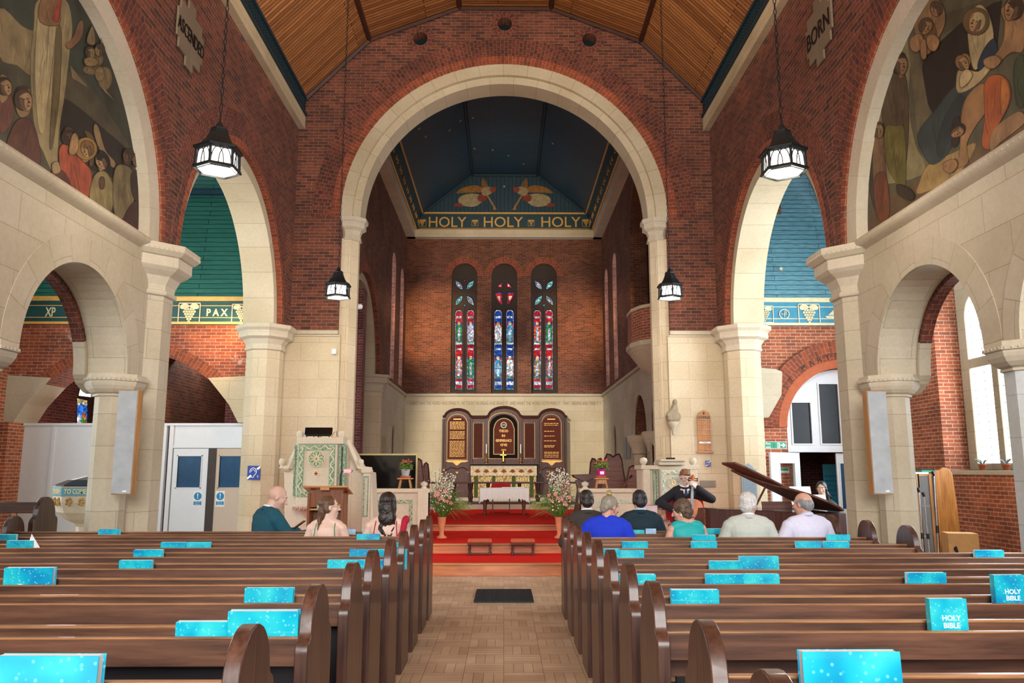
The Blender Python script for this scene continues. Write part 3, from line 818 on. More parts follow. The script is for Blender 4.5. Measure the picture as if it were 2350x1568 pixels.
struct(MB().box(-3.26, 3.26, YE - .06, YE + .3, 10.26, 10.98).build('trim_11', M_NAVYB))
g = MB(); g.box(-3.2, 3.2, YE - .1, YE - .06, 10.27, 10.34); g.box(-3.15, 3.15, YE - .08, YE - .06, 10.37, 10.385); g.box(-3.05, 3.05, YE - .1, YE - .06, 10.93, 10.99)
struct(g.build('trim_12', M_GOLD))
struct(MB().box(-3.3, 3.3, YE + .3, YE + .4, 10, 12.6).build('wall_east', M_BRICKD))
# left chancel arch stone order and jamb pier with capital
v = MB(); v.ring(20.5, 4.2, 2.2, 2.42, 0, 180, -3.72, -4.45, 'X', 50); struct(v.build('trim_3', M_VOUS, smooth=40))
b = MB().ring(20.5, 4.2, 2.42, 2.66, 0, 180, -3.592, -3.7, 'X', 50); struct(b.build('trim_2', M_RINGO))
t = sthing((-3.95, 22.85, 0))
MB().lathe([(.55, 0), (.55, .4), (.48, .5), (.48, 3.72)], n=8, a0=pi / 8, sy=.6).build('shaft', M_STONEW, t)
MB().lathe([(.48, 3.7), (.52, 3.74), (.5, 3.8), (.54, 3.92), (.64, 3.98), (.64, 4.1), (.7, 4.14), (.7, 4.2)], n=8, a0=pi / 8, sy=.62).build('capital', M_STONEP, t)
# spaces behind the chancel side openings
struct(MB().box(-7.0, -6.8, 16, 24, 0, 9).build('wall_side_chapel', M_BRICKD))
struct(MB().box(-7.0, -4.3, 22.95, 23.3, 0, 9).build('wall_side_chapel', M_BRICK))
struct(MB().box(-7.0, -4.2, 16, 24, 7.2, 7.3).build('ceiling', M_NAVY))
struct(MB().box(5.6, 5.8, 16, 23.5, 0, 11).build('wall_organ_chamber', M_BRICKD))
struct(MB().box(4.1, 5.8, 22.6, 22.8, 0, 11).build('wall_organ_chamber', M_BRICKD))
struct(MB().box(3.75, 5.8, 17.5, 22.8, 4.4, 4.5).build('floor', M_DKWX))
struct(MB().box(3.95, 5.8, 16, 23, 10.2, 10.4).build('ceiling', M_BRICKD))
# stone block columns between the low arches on the right
for yc, lab in ((19.7, 'short stone column with basket capital between the two low arches in the right chancel wall'), (22.05, 'stone respond with basket capital at the far end of the low arches in the right chancel wall')):
    t = thing('stone_column', lab, 'column', (3.75, yc, 0))
    MB().lathe([(.24, .45), (.2, .6), (.2, 1.95)], n=12).build('shaft', M_STONEW, t)
    MB().lathe([(.2, 1.93), (.24, 1.96), (.23, 2.0), (.28, 2.14), (.36, 2.3), (.38, 2.4), (.33, 2.45)], n=16).build('capital', M_STONEW, t, smooth=40)
# oriel balcony of the loft
t = sthing((3.6, 19.2, 0))
pr = [(0, -1.2), (-.38, -.75), (-.52, -.3), (-.52, .35), (-.38, .85), (0, 1.3)]
b = MB(); L = 0
inn = [(p[0] * .78, p[1] * .86) for p in pr]
for i in range(5):
    (ax, ay), (bx, by) = pr[i], pr[i + 1]; d = math.hypot(bx - ax, by - ay)
    b.add([(ax, ay, 4.5), (bx, by, 4.5), (bx, by, 5.3), (ax, ay, 5.3)], [(0, 1, 2, 3)], [[(L, 0), (L + d, 0), (L + d, .8), (L, .8)]])
    (cx_, cy_), (dx_, dy_) = inn[i], inn[i + 1]
    b.add([(cx_, cy_, 4.5), (dx_, dy_, 4.5), (dx_, dy_, 5.3), (cx_, cy_, 5.3)], [(0, 1, 2, 3)])
    L += d
b.build('parapet', M_BRICKL, t, recalc=False)
b = MB(); b.prism([(p[0] * 1.04, p[1] * 1.02) for p in pr], 5.28, 5.36, 'Z'); b.prism([(p[0] * 1.1, p[1] * 1.04) for p in pr], 4.4, 4.52, 'Z'); b.build('coping', M_STONEW, t, bevel=.01)
b = MB(); vs = []
rings = [(1.05, 4.4), (.8, 4.2), (.55, 4.0), (.25, 3.85), (.05, 3.78)]
for (k, z) in rings: vs += [(p[0] * k, p[1] * k, z) for p in pr]
b.add(vs, [(i * 6 + j, i * 6 + j + 1, (i + 1) * 6 + j + 1, (i + 1) * 6 + j) for i in range(4) for j in range(5)])
b.build('corbel', M_STONEW, t, smooth=40)
# ================================================================ PEWS
ROWL = {'A': 8.60, 'B': 7.95, 'C': 7.18, 'D': 6.44, 'E': 5.70, 'F': 4.93, 'G': 4.28, 'H': 3.46, 'I': 2.57}
ROWR = {'A': 8.65, 'B': 7.82, 'C': 7.10, 'D': 6.34, 'E': 5.62, 'F': 4.93, 'G': 4.23, 'H': 3.55, 'I': 2.63, 'J': 1.98}
ORD = ['front', 'second', 'third', 'fourth', 'fifth', 'sixth', 'seventh', 'eighth', 'ninth', 'tenth']
def end_profile():
    half = [(.215, .0), (.215, .79), (.213, .81), (.205, .826), (.193, .836), (.178, .843), (.167, .852), (.16, .868), (.156, .89), (.148, .92), (.135, .948), (.117, .973), (.095, .994), (.068, 1.012), (.035, 1.024), (0, 1.028)]
    return [(p[0] + .02, p[1]) for p in half] + [(-p[0] + .02, p[1]) for p in reversed(half[:-1])]
EP = end_profile()
EPM = MB().prism(EP, -.026, .026, 'X')
def pew(x0, x1, d, label, group, dark=False, seat_to=None, ends=(1, 1)):
    """x0<x1 world extents; back at y=d, seat ahead of it (+y)"""
    t = thing('church_pew', label, 'pew', ((x0 + x1) / 2, d, 0), 0, group)
    a, b = x0 - t.location.x, x1 - t.location.x
    MB().box(a, b, -.013, .013, .64, .86).build('backrest', M_PEW, t, bevel=.004)
    MB().box(a, b, -.017, .017, .855, .868).build('top_rail', M_PEWT, t, bevel=.005)
    m = MB(); m.box(a, b, -.125, -.013, .735, .745); m.box(a, b, -.145, -.125, .735, .84)
    sh = m.build('book_ledge', M_PEW, t, bevel=.003)
    MB().box(a, b, -.148, -.122, .838, .847).build('ledge_lip', M_PEWT, sh, bevel=.004)
    sa, sb = a, b
    if seat_to is not None:
        sa = max(a, seat_to[0] - t.location.x); sb = min(b, seat_to[1] - t.location.x)
    MB().box(sa, sb, .02, .40, .41, .445).build('seat', M_PEW, t, bevel=.006)
    c = MB().box(sa + .04, sb - .04, .03, .39, .445, .485).build('cushion', M_PURPLE, t, bevel=.01)
    MB().box(sa + .04, sb - .04, .016, .031, .446, .482).build('foam_edge', M_FOAM, c)
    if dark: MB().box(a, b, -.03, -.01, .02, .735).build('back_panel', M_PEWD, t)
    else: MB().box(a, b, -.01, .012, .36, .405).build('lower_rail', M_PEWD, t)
    n = max(2, int((b - a) / 1.3))
    for k in range(n + 1):
        x = a + .12 + (b - a - .24) * k / n
        q = MB().box(x - .035, x + .035, -.012, .02, 0, .66)
        if sa < x < sb: q.box(x - .02, x + .02, .03, .36, 0, .41)
        q.build('leg', M_PEWD, t)
    for k, x in ((0, a), (1, b)):
        if ends[k]:
            o = MB(); o.v = list(EPM.v); o.f = list(EPM.f); o.uv = list(EPM.uv); o.m = list(EPM.m); o.c = list(EPM.c)
            o.xf(Matrix.Translation((x, 0, 0)))
            o.build('end_panel', M_PEWE, t, bevel=.016, smooth=35)
    return t
for i, k in enumerate('ABCDEFGHI'):
    d = ROWL[k]
    lab = 'dark wooden pew left of the aisle, %s row from the chancel steps' % ORD[i]
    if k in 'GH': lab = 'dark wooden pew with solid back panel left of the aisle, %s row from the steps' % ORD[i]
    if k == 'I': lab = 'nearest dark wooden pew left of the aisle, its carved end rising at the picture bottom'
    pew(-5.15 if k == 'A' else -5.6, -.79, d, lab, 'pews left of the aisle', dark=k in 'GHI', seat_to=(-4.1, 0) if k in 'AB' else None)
for i, k in enumerate('ABCDEFGHIJ'):
    d = ROWR[k]
    lab = 'dark wooden pew right of the aisle, %s row from the chancel steps' % ORD[i]
    if k == 'J': lab = 'nearest dark wooden pew right of the aisle, only its rounded end top in view'
    x1 = {'A': 3.5, 'B': 3.5, 'C': 3.53}.get(k, 5.2)
    pew(.645, x1, d, lab, 'pews right of the aisle')
# bench standing in the left aisle
t = thing('church_bench', 'open-backed dark wooden bench in the left aisle beside the stone font', 'bench', (-5.62, 8.9, 0))
MB().box(-1.0, .55, -.02, .02, 1.04, 1.16).build('top_rail', M_PEW, t, bevel=.01)
MB().box(-1.0, .55, 0, .42, .42, .46).build('seat', M_PEW, t)
for x in (-.9, -.6, -.3, 0, .3): MB().box(x - .025, x + .025, -.015, .015, .45, 1.05).build('slat', M_OAKX, t)
for x in (-1.0, .55):
    o = MB().prism([(p[0] * 1.1 + .1, p[1] * 1.18) for p in EP], x - .028, x + .028, 'X'); o.build('end_panel', M_PEWE, t, bevel=.012)
t = thing('church_pew', 'dark wooden pew end by the brick wall at the far left behind the open bench', 'pew', (-7.9, 10.6, 0))
MB().prism([(p[0] + .1, p[1] * 1.17) for p in EP], .5, .556, 'X').build('end_panel', M_PEWE, t, bevel=.012)
MB().box(-.9, .5, -.02, .02, .4, .98).build('backrest', M_PEW, t)
MB().box(-.9, .5, 0, .42, .42, .46).build('seat', M_PEW, t)
t = thing('church_pew', 'dark wooden pew with a closed book, cut by the right edge behind the grey column', 'pew', (7.0, 9.2, 0))
MB().prism([(p[0], p[1] * 1.2) for p in EP], -.56, -.5, 'X').build('end_panel', M_PEWE, t, bevel=.012)
MB().box(-.5, .6, -.02, .02, .4, 1.0).build('backrest', M_PEW, t)
MB().box(-.5, .6, -.3, .0, .66, .7).build('seat', M_PEW, t)
tag(MB().box(6.56, 6.9, 8.95, 9.15, .702, .745).build('book', [M_PAGE], bevel=.004), 'thick white-edged book lying on the ledge at the far right', 'book')

# ================================================================ BIBLES
def bible_mat():
    t = NT('bible_cover'); ob = t.tex('Object'); geo = t.n('ObjectInfo')
    add = t.n('VectorMath', operation='ADD'); t.l(ob, add.inputs[0])
    mul = t.n('VectorMath', operation='SCALE'); t.l(geo.outputs['Location'], mul.inputs[0]); mul.inputs['Scale'].default_value = 3.7
    t.l(mul.outputs[0], add.inputs[1]); v = add.outputs[0]
    base = t.ramp(t.noise(v, 7, 2), [(.32, srgb('#0d8cc0')), (.5, srgb('#14b2cf')), (.72, srgb('#3ad0d6'))])
    vo = t.n('TexVoronoi'); vo.inputs['Scale'].default_value = 62; t.l(v, vo.inputs['Vector'])
    c = t.mix(base, srgb('#8fe6ea'), t.ramp(vo.outputs['Distance'], [(.14, (.5, .5, .5, 1)), (.3, (0, 0, 0, 1))]))
    t.fin(c, .22); t.b.inputs['Coat Weight'].default_value = .6; return t.m
M_BIB = bible_mat()
M_BIBT = plain('bible_title', '#dff3f4', .4, var=.02)
def bible_meshes(w, h, th, tilt_text):
    cov = MB(); c = .003
    cov.box(-w / 2, w / 2, -th / 2, -th / 2 + c, 0, h); cov.box(-w / 2, w / 2, th / 2 - c, th / 2, 0, h)
    if h > w: cov.box(-w / 2, -w / 2 + c, -th / 2, th / 2, 0, h)
    else: cov.box(-w / 2, w / 2, -th / 2, th / 2, 0, c)
    pg = MB().box(-w / 2 + .004, w / 2 - .006, -th / 2 + c, th / 2 - c, .003, h - .001)
    return cov, pg
proto = {}
def bible(x, d, label, kind='side', sc=1.0, rz=0.0, lean=0.0, z=.7455):
    key = kind
    t = thing('bible', label, 'book', (x, d - .072, z), rz, 'turquoise bibles on the pew ledges')
    t.rotation_euler = (lean, 0, rz); t.scale = (sc, sc, sc) if kind == 'side' else (sc, sc, sc)
    if key not in proto:
        w, h = (.222, .152) if kind == 'side' else (.158, .222)
        cov, pg = bible_meshes(w, h, .034, 0)
        a = cov.build('cover', M_BIB, t, bevel=.002); b = pg.build('pages', M_PAGE, t)
        if kind == 'side':
            c = text('HOLY\nBIBLE', .024, M_BIBT, 'title', a, (-.045, -.0176, .05), (pi / 2, pi / 2, 0), .0004, bold=.0006)
        else:
            c = text('HOLY\nBIBLE', .030, M_BIBT, 'title', a, (.008, -.0176, .128), FACE, .0004, bold=.0008)
        proto[key] = (a, b, c)
    else:
        a0, b0, c0 = proto[key]
        a = a0.copy(); COL.objects.link(a); a.parent = t
        b = b0.copy(); COL.objects.link(b); b.parent = t
        c = c0.copy(); COL.objects.link(c); c.parent = a
    return t
def xat(px, d, z=.87):
    a = d * _cp + (z - EYE) * _sp
    return (px - 1157) / FPX * a
BL = [('A', 255, 1, 'near the octagonal pillar'), ('A', 945, .9, 'beside the woman in the red dress'),
      ('B', 20, 1, 'at the far left edge of the view'), ('B', 846, 1, 'behind the long-haired woman'),
      ('C', 55, 1.05, 'with a white paper behind it'), ('C', 402, .95, 'left one of a touching pair in mid row'), ('C', 458, .95, 'right one of a touching pair in mid row'), ('C', 927, .9, 'just before the pew end'),
      ('D', 345, 1, 'alone in mid row'), ('D', 836, 1.0, 'left one of the two by the aisle end'), ('D', 902, 1.0, 'right one of the two by the aisle end'),
      ('E', 317, 1, 'alone toward the left'), ('E', 790, 1, 'left one of the two by the aisle end'), ('E', 860, 1, 'right one of the two by the aisle end'),
      ('F', 75, 1.28, 'thick and tall at the left edge'), ('G', 619, 1.1, 'alone near the aisle'),
      ('H', 472, 1.0, 'low one left of a taller bible'), ('H', 608, 1.28, 'tall one right of a lower bible'), ('I', 110, 1.4, 'largest at the lower left corner')]
BR = [('A', 1458, .9, 'behind the woman in royal blue'), ('A', 1638, 1.0, 'between the turquoise blouse and the linen jacket'),
      ('B', 1617, 1.0, 'below the seat of the woman in turquoise'), ('B', 1928, 1.0, 'behind the man in the pale shirt'),
      ('C', 1458, 1.0, 'nearest the woman in royal blue'), ('C', 1617, 1.0, 'alone in mid row'), ('C', 1859, 1.0, 'left one of two apart'), ('C', 1922, 1.0, 'right one of two apart'),
      ('D', 1386, 1.08, 'upper one of two by the aisle end'), ('D', 1446, 1.0, 'lower one of two by the aisle end'), ('D', 2276, 1.0, 'alone in front of the cardboard box'),
      ('E', 1667, 1.0, 'lower left one of a pair'), ('E', 1745, 1.2, 'larger right one of a pair'),
      ('F', 1462, 1.0, 'half behind a pew end by the aisle'), ('F', 1664, 1.0, 'left one of a touching pair'), ('F', 1748, 1.0, 'right one of a touching pair'), ('F', 2130, 1.05, 'alone toward the right'),
      ('G', 1596, 1.08, 'alone near the pew end'), ('I', 1960, 1.36, 'largest at the bottom of the view')]
for side, lst, rows in (('left', BL, ROWL), ('right', BR, ROWR)):
    for i, (k, px, sc, wh) in enumerate(lst):
        d = rows[k]; o = ORD['ABCDEFGHIJ'.index(k)]
        bible(xat(px, d - .08), d, 'turquoise bible, %s pew on the %s, %s' % (o, side, wh), 'side', sc, rz=random.uniform(-.02, .02), lean=.04 if i % 3 else -.05)
bible(xat(2183, ROWR['H'] - .08), ROWR['H'], 'turquoise bible standing upright, cover with white title, on eighth pew on the right', 'up', 1.0, 0.0)
bible(xat(2326, ROWR['G'] - .08), ROWR['G'], 'turquoise bible standing upright at the right edge on seventh pew on the right', 'up', 1.05, 0.05)
# leaflets
M_LEAF = plain('leaflet_blue', '#9fc4e4', .6, var=.25, nscale=40)
for px, d, w, lab in ((805, ROWL['A'], .11, 'pale blue leaflet on the front left pew between the two women'), (838, ROWL['A'], .05, 'slim pale blue leaflet beside the woman in red'), (1495, ROWR['A'], .11, 'pale blue leaflet on the front right pew')):
    tag(MB().box(-w / 2, w / 2, -.002, .002, 0, .15).build('leaflet', M_LEAF, loc=(xat(px, d - .08), d - .07, .746), rot=(.03, 0, 0)), lab, 'leaflet')
tag(MB().prism([(-.05, 0), (.11, 0), (-.01, .17)], -.001, .001, 'Y').build('paper_sheet', M_WHITE, loc=(xat(80, 7.1), 7.10, .79)), 'folded white paper sticking up behind a bible on the third left pew', 'paper')
tag(MB().box(-.04, .04, 0, .02, 0, .3).prism([(-.08, -.08), (.04, .0), (.04, .12)], 0, .02, 'Y').build('yellow_scarf', plain('yellow_cloth', '#c9983a', .9), loc=(.74, 6.6, .46)), 'mustard yellow cloth hanging between pew ends right of the aisle', 'cloth')
# floor grating
t = MB(); t.box(-.345, .345, 9.5, 10.45, .0, .004, 0)
for i in range(24): x = -.34 + i * .0296; t.box(x - .004, x + .004, 9.5, 10.45, .004, .02, 1)
for i in range(16): y = 9.5 + i * .0633; t.box(-.345, .345, y - .004, y + .004, .004, .019, 1)
tag(t.build('floor_grating', [M_BLACK, M_IRON]), 'black iron floor grating in the middle of the aisle', 'grating')
# ================================================================ PENDANT LANTERNS
M_GLOW = emit('lantern_glass_glow', '#fff6ea', 2.4)
def lantern(x, y, z, label, top, power, s=1.0):
    t = thing('pendant_lantern', label, 'lamp', (x, y, z), 0, 'iron lanterns hanging on long chains')
    Rr = .22 * s; hx = lambda r, zz, a0=pi / 6: [(r * math.cos(a0 + k * pi / 3), r * math.sin(a0 + k * pi / 3), zz) for k in range(6)]
    f = MB()
    f.lathe([(Rr + .012, 0), (Rr + .03, .01), (Rr + .02, .035), (Rr, .04), (Rr - .025, .04), (Rr - .025, 0)], n=6, a0=pi / 6, cap=False)
    f.lathe([(Rr - .03, .2), (Rr + .0, .2), (Rr + .03, .215), (Rr + .03, .24), (Rr - .01, .26), (Rr - .03, .255)], n=6, a0=pi / 6, cap=False)
    for k in range(6):
        a = pi / 6 + k * pi / 3; f.tube([(Rr * math.cos(a), Rr * math.sin(a), .03), (Rr * .97 * math.cos(a), Rr * .97 * math.sin(a), .21)], .014 * s, 6)
    f.build('frame', M_IRON, t)
    c = MB().lathe([(Rr + .02, .245), (Rr - .03, .27), (Rr * .6, .34), (Rr * .45, .41), (Rr * .4, .45), (Rr * .42, .46), (Rr * .2, .49), (Rr * .12, .53), (.012, .55)], n=6, a0=pi / 6)
    c.build('cap', M_IRON, t)
    g = MB().lathe([(.001, .012), (Rr - .022, .012), (Rr - .018, .04), (Rr - .03, .205)], n=6, a0=pi / 6, cap=False); g.build('glass', M_GLOW, t)
    l = MB()
    for k in range(6):
        a0, a1 = pi / 6 + k * pi / 3, pi / 6 + (k + 1) * pi / 3
        p = lambda u, v: ((Rr - .005) * ((1 - u) * math.cos(a0) + u * math.cos(a1)), (Rr - .005) * ((1 - u) * math.sin(a0) + u * math.sin(a1)), .04 + .165 * v)
        for (u0, u1) in ((.04, .62), (.38, .96)):
            l.tube([p(u0 + (u1 - u0) * (.5 - .5 * math.cos(pi * q / 10)), math.sin(pi * q / 10)) for q in range(11)], .0055, 4)
    l.build('lattice', M_IRON, t)
    ch = MB(); zz = .55; k = 0
    while zz < top - z:
        pts = []
        L = .075 if k > 4 else .11
        for q in range(9):
            a = 2 * pi * q / 8; u = .016 * math.cos(a); v = L / 2 * math.sin(a)
            pts.append((u if k % 2 else 0, 0 if k % 2 else u, zz + L / 2 + v))
        ch.tube(pts, .0045, 4, cap=False); zz += L * .86; k += 1
    ch.build('chain', M_IRON, t)
    d = bpy.data.lights.new('bulb', 'POINT'); d.energy = power; d.color = (1, .86, .68); d.shadow_soft_size = .12
    o = bpy.data.objects.new('bulb', d); COL.objects.link(o); o.parent = t; o.location = (0, 0, -.12)
    return t
lantern(-2.98, 7.9, 4.56, 'near left iron lantern with glowing hexagonal glass, hanging before the left arch', 10.2, 30)
lantern(2.92, 7.9, 4.56, 'near right iron lantern with glowing hexagonal glass, hanging before the right arch', 10.2, 30)
lantern(-2.86, 13.4, 4.42, 'far left iron lantern hanging before the left chancel arch shaft', 10.28, 45, .93)
lantern(2.86, 13.4, 4.42, 'far right iron lantern hanging before the right chancel arch shaft', 10.28, 45, .93)

# ================================================================ WALL SPEAKERS
def colspeaker(sg, label):
    t = thing('column_speaker', label, 'speaker', (sg * 4.16, 8.86, 1.24), -sg * .08)
    MB().box(-.105, .105, -.02, .12, 0, 1.14).build('cabinet', M_OAKX if 0 else grain('speaker_oak', '#a9763f', '#c9975a', .4, 2), t, bevel=.004)
    MB().box(-.1, .1, -.035, -.02, .01, 1.13).build('grille_cloth', M_GREY, t, bevel=.003)
    MB().box(.02, .06, -.038, -.035, .03, .045).build('badge', M_WHITE, t)
colspeaker(-1, 'tall grey-fronted column speaker with oak sides on the left pillar')
colspeaker(1, 'tall grey-fronted column speaker with oak sides on the right pillar')

# ================================================================ PLAQUES ON THE NAVE WALLS
for sg, wd, lab in ((-1, 'ASCENDED', 'stone plaque lettered ASCENDED high on the left brick wall'), (1, 'BORN', 'stone plaque lettered BORN high on the right brick wall')):
    c = PX(432, 85, -4.2) if sg < 0 else PX(1884, 70, 4.2)
    t = thing('wall_plaque', lab, 'plaque', (sg * 4.19, c[0], c[1]))
    q = [(-.5, -.18), (-.42, -.18), (-.42, -.3), (-.14, -.3), (-.14, -.42), (.14, -.42), (.14, -.3), (.42, -.3), (.42, -.18), (.5, -.18), (.5, .18), (.42, .18), (.42, .3), (.14, .3), (.14, .42), (-.14, .42), (-.14, .3), (-.42, .3), (-.42, .18), (-.5, .18)]
    MB().prism([(a * .85, b * 1.1) for a, b in q], 0, -sg * .03 if 0 else (-.03 if sg > 0 else .03), 'X').build('slab', stone('plaque_stone' + wd, '#7d6e5a', '#746650', '#5c5042', w=3, h=3), t, bevel=.01)
    text(wd, .27 if sg < 0 else .34, M_BLACK, 'lettering', t, (.036 if sg < 0 else -.036, 0, -.02), (pi / 2, 0, pi / 2 if sg < 0 else -pi / 2), .004, width=.86 if sg < 0 else .74)

# ================================================================ LETTERING AND FRIEZES
text('HOLY', .56, M_GOLD, 'trim_12', None, (PY(1026, 511, 28.5)[0], 28.5, PY(1026, 511, 28.5)[1]), FACE, .008, width=1.40, bold=.003)['kind'] = 'structure'
text('HOLY', .56, M_GOLD, 'trim_12', None, (PY(1154, 511, 28.5)[0], 28.5, PY(1154, 511, 28.5)[1]), FACE, .008, width=1.46, bold=.003)['kind'] = 'structure'
text('HOLY', .56, M_GOLD, 'trim_12', None, (PY(1286, 511, 28.5)[0], 28.5, PY(1286, 511, 28.5)[1]), FACE, .008, width=1.46, bold=.003)['kind'] = 'structure'
def grapes(cx, cz, y, s, m, name='trim_12', frame=True):
    g = MB()
    for r, n in enumerate((4, 5, 4, 3, 2, 1)):
        for i in range(n):
            g.ball((cx + (i - (n - 1) / 2) * .085 * s, y, cz + (.12 - r * .08) * s), (.043 * s, .012, .043 * s), 8, 6)
    for sx in (-1, 1): g.prism(smooth_poly([(cx, cz + .2 * s), (cx + sx * .1 * s, cz + .3 * s), (cx + sx * .26 * s, cz + .27 * s), (cx + sx * .3 * s, cz + .16 * s), (cx + sx * .18 * s, cz + .12 * s)]), y - .006, y + .004, 'Y')
    if frame:
        for sx in (-1, 1): g.box(cx + sx * .34 * s - .015 * s, cx + sx * .34 * s + .015 * s, y - .004, y + .004, cz - .36 * s, cz + .3 * s)
        g.box(cx - .34 * s, cx + .34 * s, y - .004, y + .004, cz - .37 * s, cz - .34 * s); g.box(cx - .34 * s, cx + .34 * s, y - .004, y + .004, cz + .3 * s, cz + .33 * s)
    return struct(g.build(name, m))
for px in (969, 1090, 1219, 1345):
    c = PY(px, 511, 28.5); grapes(c[0], c[1], 28.52, .34 if px in (1090, 1219) else .4, M_GOLD)
M_CREAMT = M_CREAMP
c = PY(434, 718, 15.58); grapes(c[0], c[1], 15.585, .62, M_CREAMT)
c = PY(554, 718, 15.58); grapes(c[0], c[1], 15.585, .55, M_CREAMT)
c = PY(497, 718, 15.58); text('P A X', .2, M_CREAMT, 'trim_12', None, (c[0], 15.59, c[1]), FACE, .004, width=.42, bold=.006)['kind'] = 'structure'
c = PY(115, 717, 15.58); text('XP', .26, M_CREAMT, 'trim_12', None, (c[0], 15.59, c[1]), FACE, .004, width=.2, bold=.004)['kind'] = 'structure'
for (px, s) in ((1755, .5), (1857, .62)):
    c = PY(px, 720, 15.58); grapes(c[0], c[1], 15.585, s, M_CREAMT)
c = PY(1800, 721, 15.58)
b = MB().ring(c[0], c[1], .088, .105, 0, 360, 15.58, 15.59, 'Y', 28); b.box(c[0] - .006, c[0] + .006, 15.58, 15.59, c[1] - .06, c[1] + .07); b.box(c[0] - .05, c[0] + .05, 15.58, 15.59, c[1] - .006, c[1] + .006); b.ring(c[0] + .022, c[1] + .045, .014, .026, 0, 360, 15.58, 15.59, 'Y', 16)
struct(b.build('trim_12', M_CREAMT))
c = PY(1912, 722, 15.58)
b = MB().prism(smooth_poly([(c[0] - .14, c[1] - .03), (c[0] + .14, c[1] - .03), (c[0] + .1, c[1] - .08), (c[0] - .1, c[1] - .08)]), 15.58, 15.59, 'Y'); b.prism([(c[0] - .1, c[1] - .01), (c[0] + .02, c[1] + .1), (c[0] + .09, c[1] + .02), (c[0] + .03, c[1] - .01)], 15.58, 15.59, 'Y')
struct(b.build('trim_12', M_CREAMT))
# painted scroll lines and star on the end wall boards
c = PY(1787, 621, 15.75); ps = []
for k in range(10):
    a = pi / 2 + 2 * pi * k / 10; q = .05 if k % 2 == 0 else .02; ps.append((c[0] + q * math.cos(a), c[1] + q * math.sin(a)))
struct(MB().prism(ps, 15.60, 15.64, 'Y').build('trim_12', M_CREAMP))
# inscription on the east wall
c = PY(1157, 926, 28.54)
text('+ CHRIST WAS THE WORD AND SPAKE IT · HE TOOK THE BREAD AND BRAKE IT · AND WHAT THE WORD DOTH MAKE IT · THAT I BELIEVE AND TAKE IT +', .17, plain('inscription_ink', '#8b7a58', .8), 'trim_12', None, (c[0], 28.545, c[1]), FACE, .002, width=6.95)['kind'] = 'structure'
# doorway inscription round the arch
word = "ST MARY'S CHAPEL"
for i, ch in enumerate(word):
    if ch == ' ': continue
    a = R(146 - i * 7.2)
    rr = 1.18 + .235
    text(ch, .15, plain('inscription_dark', '#3a1c14', .7), 'trim_12', None, (6.75 + rr * math.cos(a), 15.635, 2.34 + rr * math.sin(a)), (pi / 2, -(a - pi / 2), 0), .003)['kind'] = 'structure'

# ================================================================ SIGNS
def loop_sign(x, y, z, w, label):
    t = thing('hearing_loop_sign', label, 'sign', (x, y, z))
    MB().box(-w / 2, w / 2, -.004, .004, -w * .54, w * .54).build('plate', plain('sign_blue', '#1c3f95', .4, var=.03), t)
    e = MB()
    s = w / .23
    e.tube([(.06 * s * math.cos(a) * 1.0 - .01 * s, -.006, .02 * s + .065 * s * math.sin(a)) for a in [R(200 - 24 * k) for k in range(11)]] + [(.01 * s, -.006, -.05 * s), (-.005 * s, -.006, -.085 * s), (-.04 * s, -.006, -.085 * s)], .007 * s, 6)
    e.tube([(.035 * s * math.cos(a) - .01 * s, -.006, .02 * s + .035 * s * math.sin(a)) for a in [R(190 - 26 * k) for k in range(9)]], .006 * s, 6)
    e.prism([(-w / 2, -w * .54), (-w / 2, -w * .38), (-w * .25, -w * .15), (-w * .12, -w * .27)], -.007, -.004, 'Y')
    e.prism([(w / 2, w * .54), (w / 2, w * .36), (w * .32, w * .2), (w * .2, w * .34)], -.007, -.004, 'Y')
    e.build('ear_symbol', M_WHITE, t)
    text('T', .05 * s, M_WHITE, 'letter', t, (.075 * s, -.006, -.075 * s), FACE, .002, bold=.001)
loop_sign(-4.53, 14.66, 1.46, .23, 'blue hearing loop sign with white ear on the far left pier')
loop_sign(3.89, 15.33, 1.63, .10, 'small blue hearing loop sign beneath the hymn board')
M_SGREEN = plain('sign_green', '#1b9c77', .4, var=.03)
t = thing('fire_exit_sign', 'green fire exit sign with running figure and arrow on the brick beside the arched doorway', 'sign', (5.32, 15.69, 1.99))
MB().box(-.22, .22, -.004, .004, -.07, .07).build('plate', M_WHITE, t); MB().box(-.212, .212, -.007, -.004, -.062, .062).build('green_field', M_SGREEN, t)
text('Fire\nexit', .062, M_WHITE, 'lettering', t, (-.145, -.008, -.004), FACE, .001, bold=.001)
a = MB().prism([(.1, -.012), (.15, -.012), (.135, -.04), (.16, -.04), (.2, 0), (.16, .04), (.135, .04), (.15, .012), (.1, .012)], -.009, -.007, 'Y')
a.build('arrow', M_WHITE, t)
b = MB().box(.03, .085, -.009, -.007, -.055, .05); b.build('door_symbol', M_WHITE, t)
b = MB().lathe([(.009, 0), (.009, .002)], (.045, -.009, .033), 12, rotm=Euler((pi / 2, 0, 0)).to_matrix())
for q in ([(.045, .02), (.052, -.01)], [(.052, -.01), (.035, -.03), (.02, -.032)], [(.052, -.01), (.065, -.03), (.06, -.05)], [(.045, .015), (.07, .005)], [(.045, .015), (.025, .0)]): b.tube([(p[0], -.0105, p[1]) for p in q], .004, 4)
for k in range(4): b.tube([(-.04, -.0085, .04 - k * .028), (-.02, -.0085, .03 - k * .028)], .006, 4)
b.build('running_figure', M_SGREEN, t)
t = thing('door_notice', 'small green and white notice on the brick behind the open door leaf', 'sign', (5.42, 15.69, 1.5))
MB().box(-.17, .14, -.003, .003, -.045, .055).build('plate', M_WHITE, t); MB().box(-.155, .13, -.005, -.003, -.005, .045).build('green_field', M_SGREEN, t)

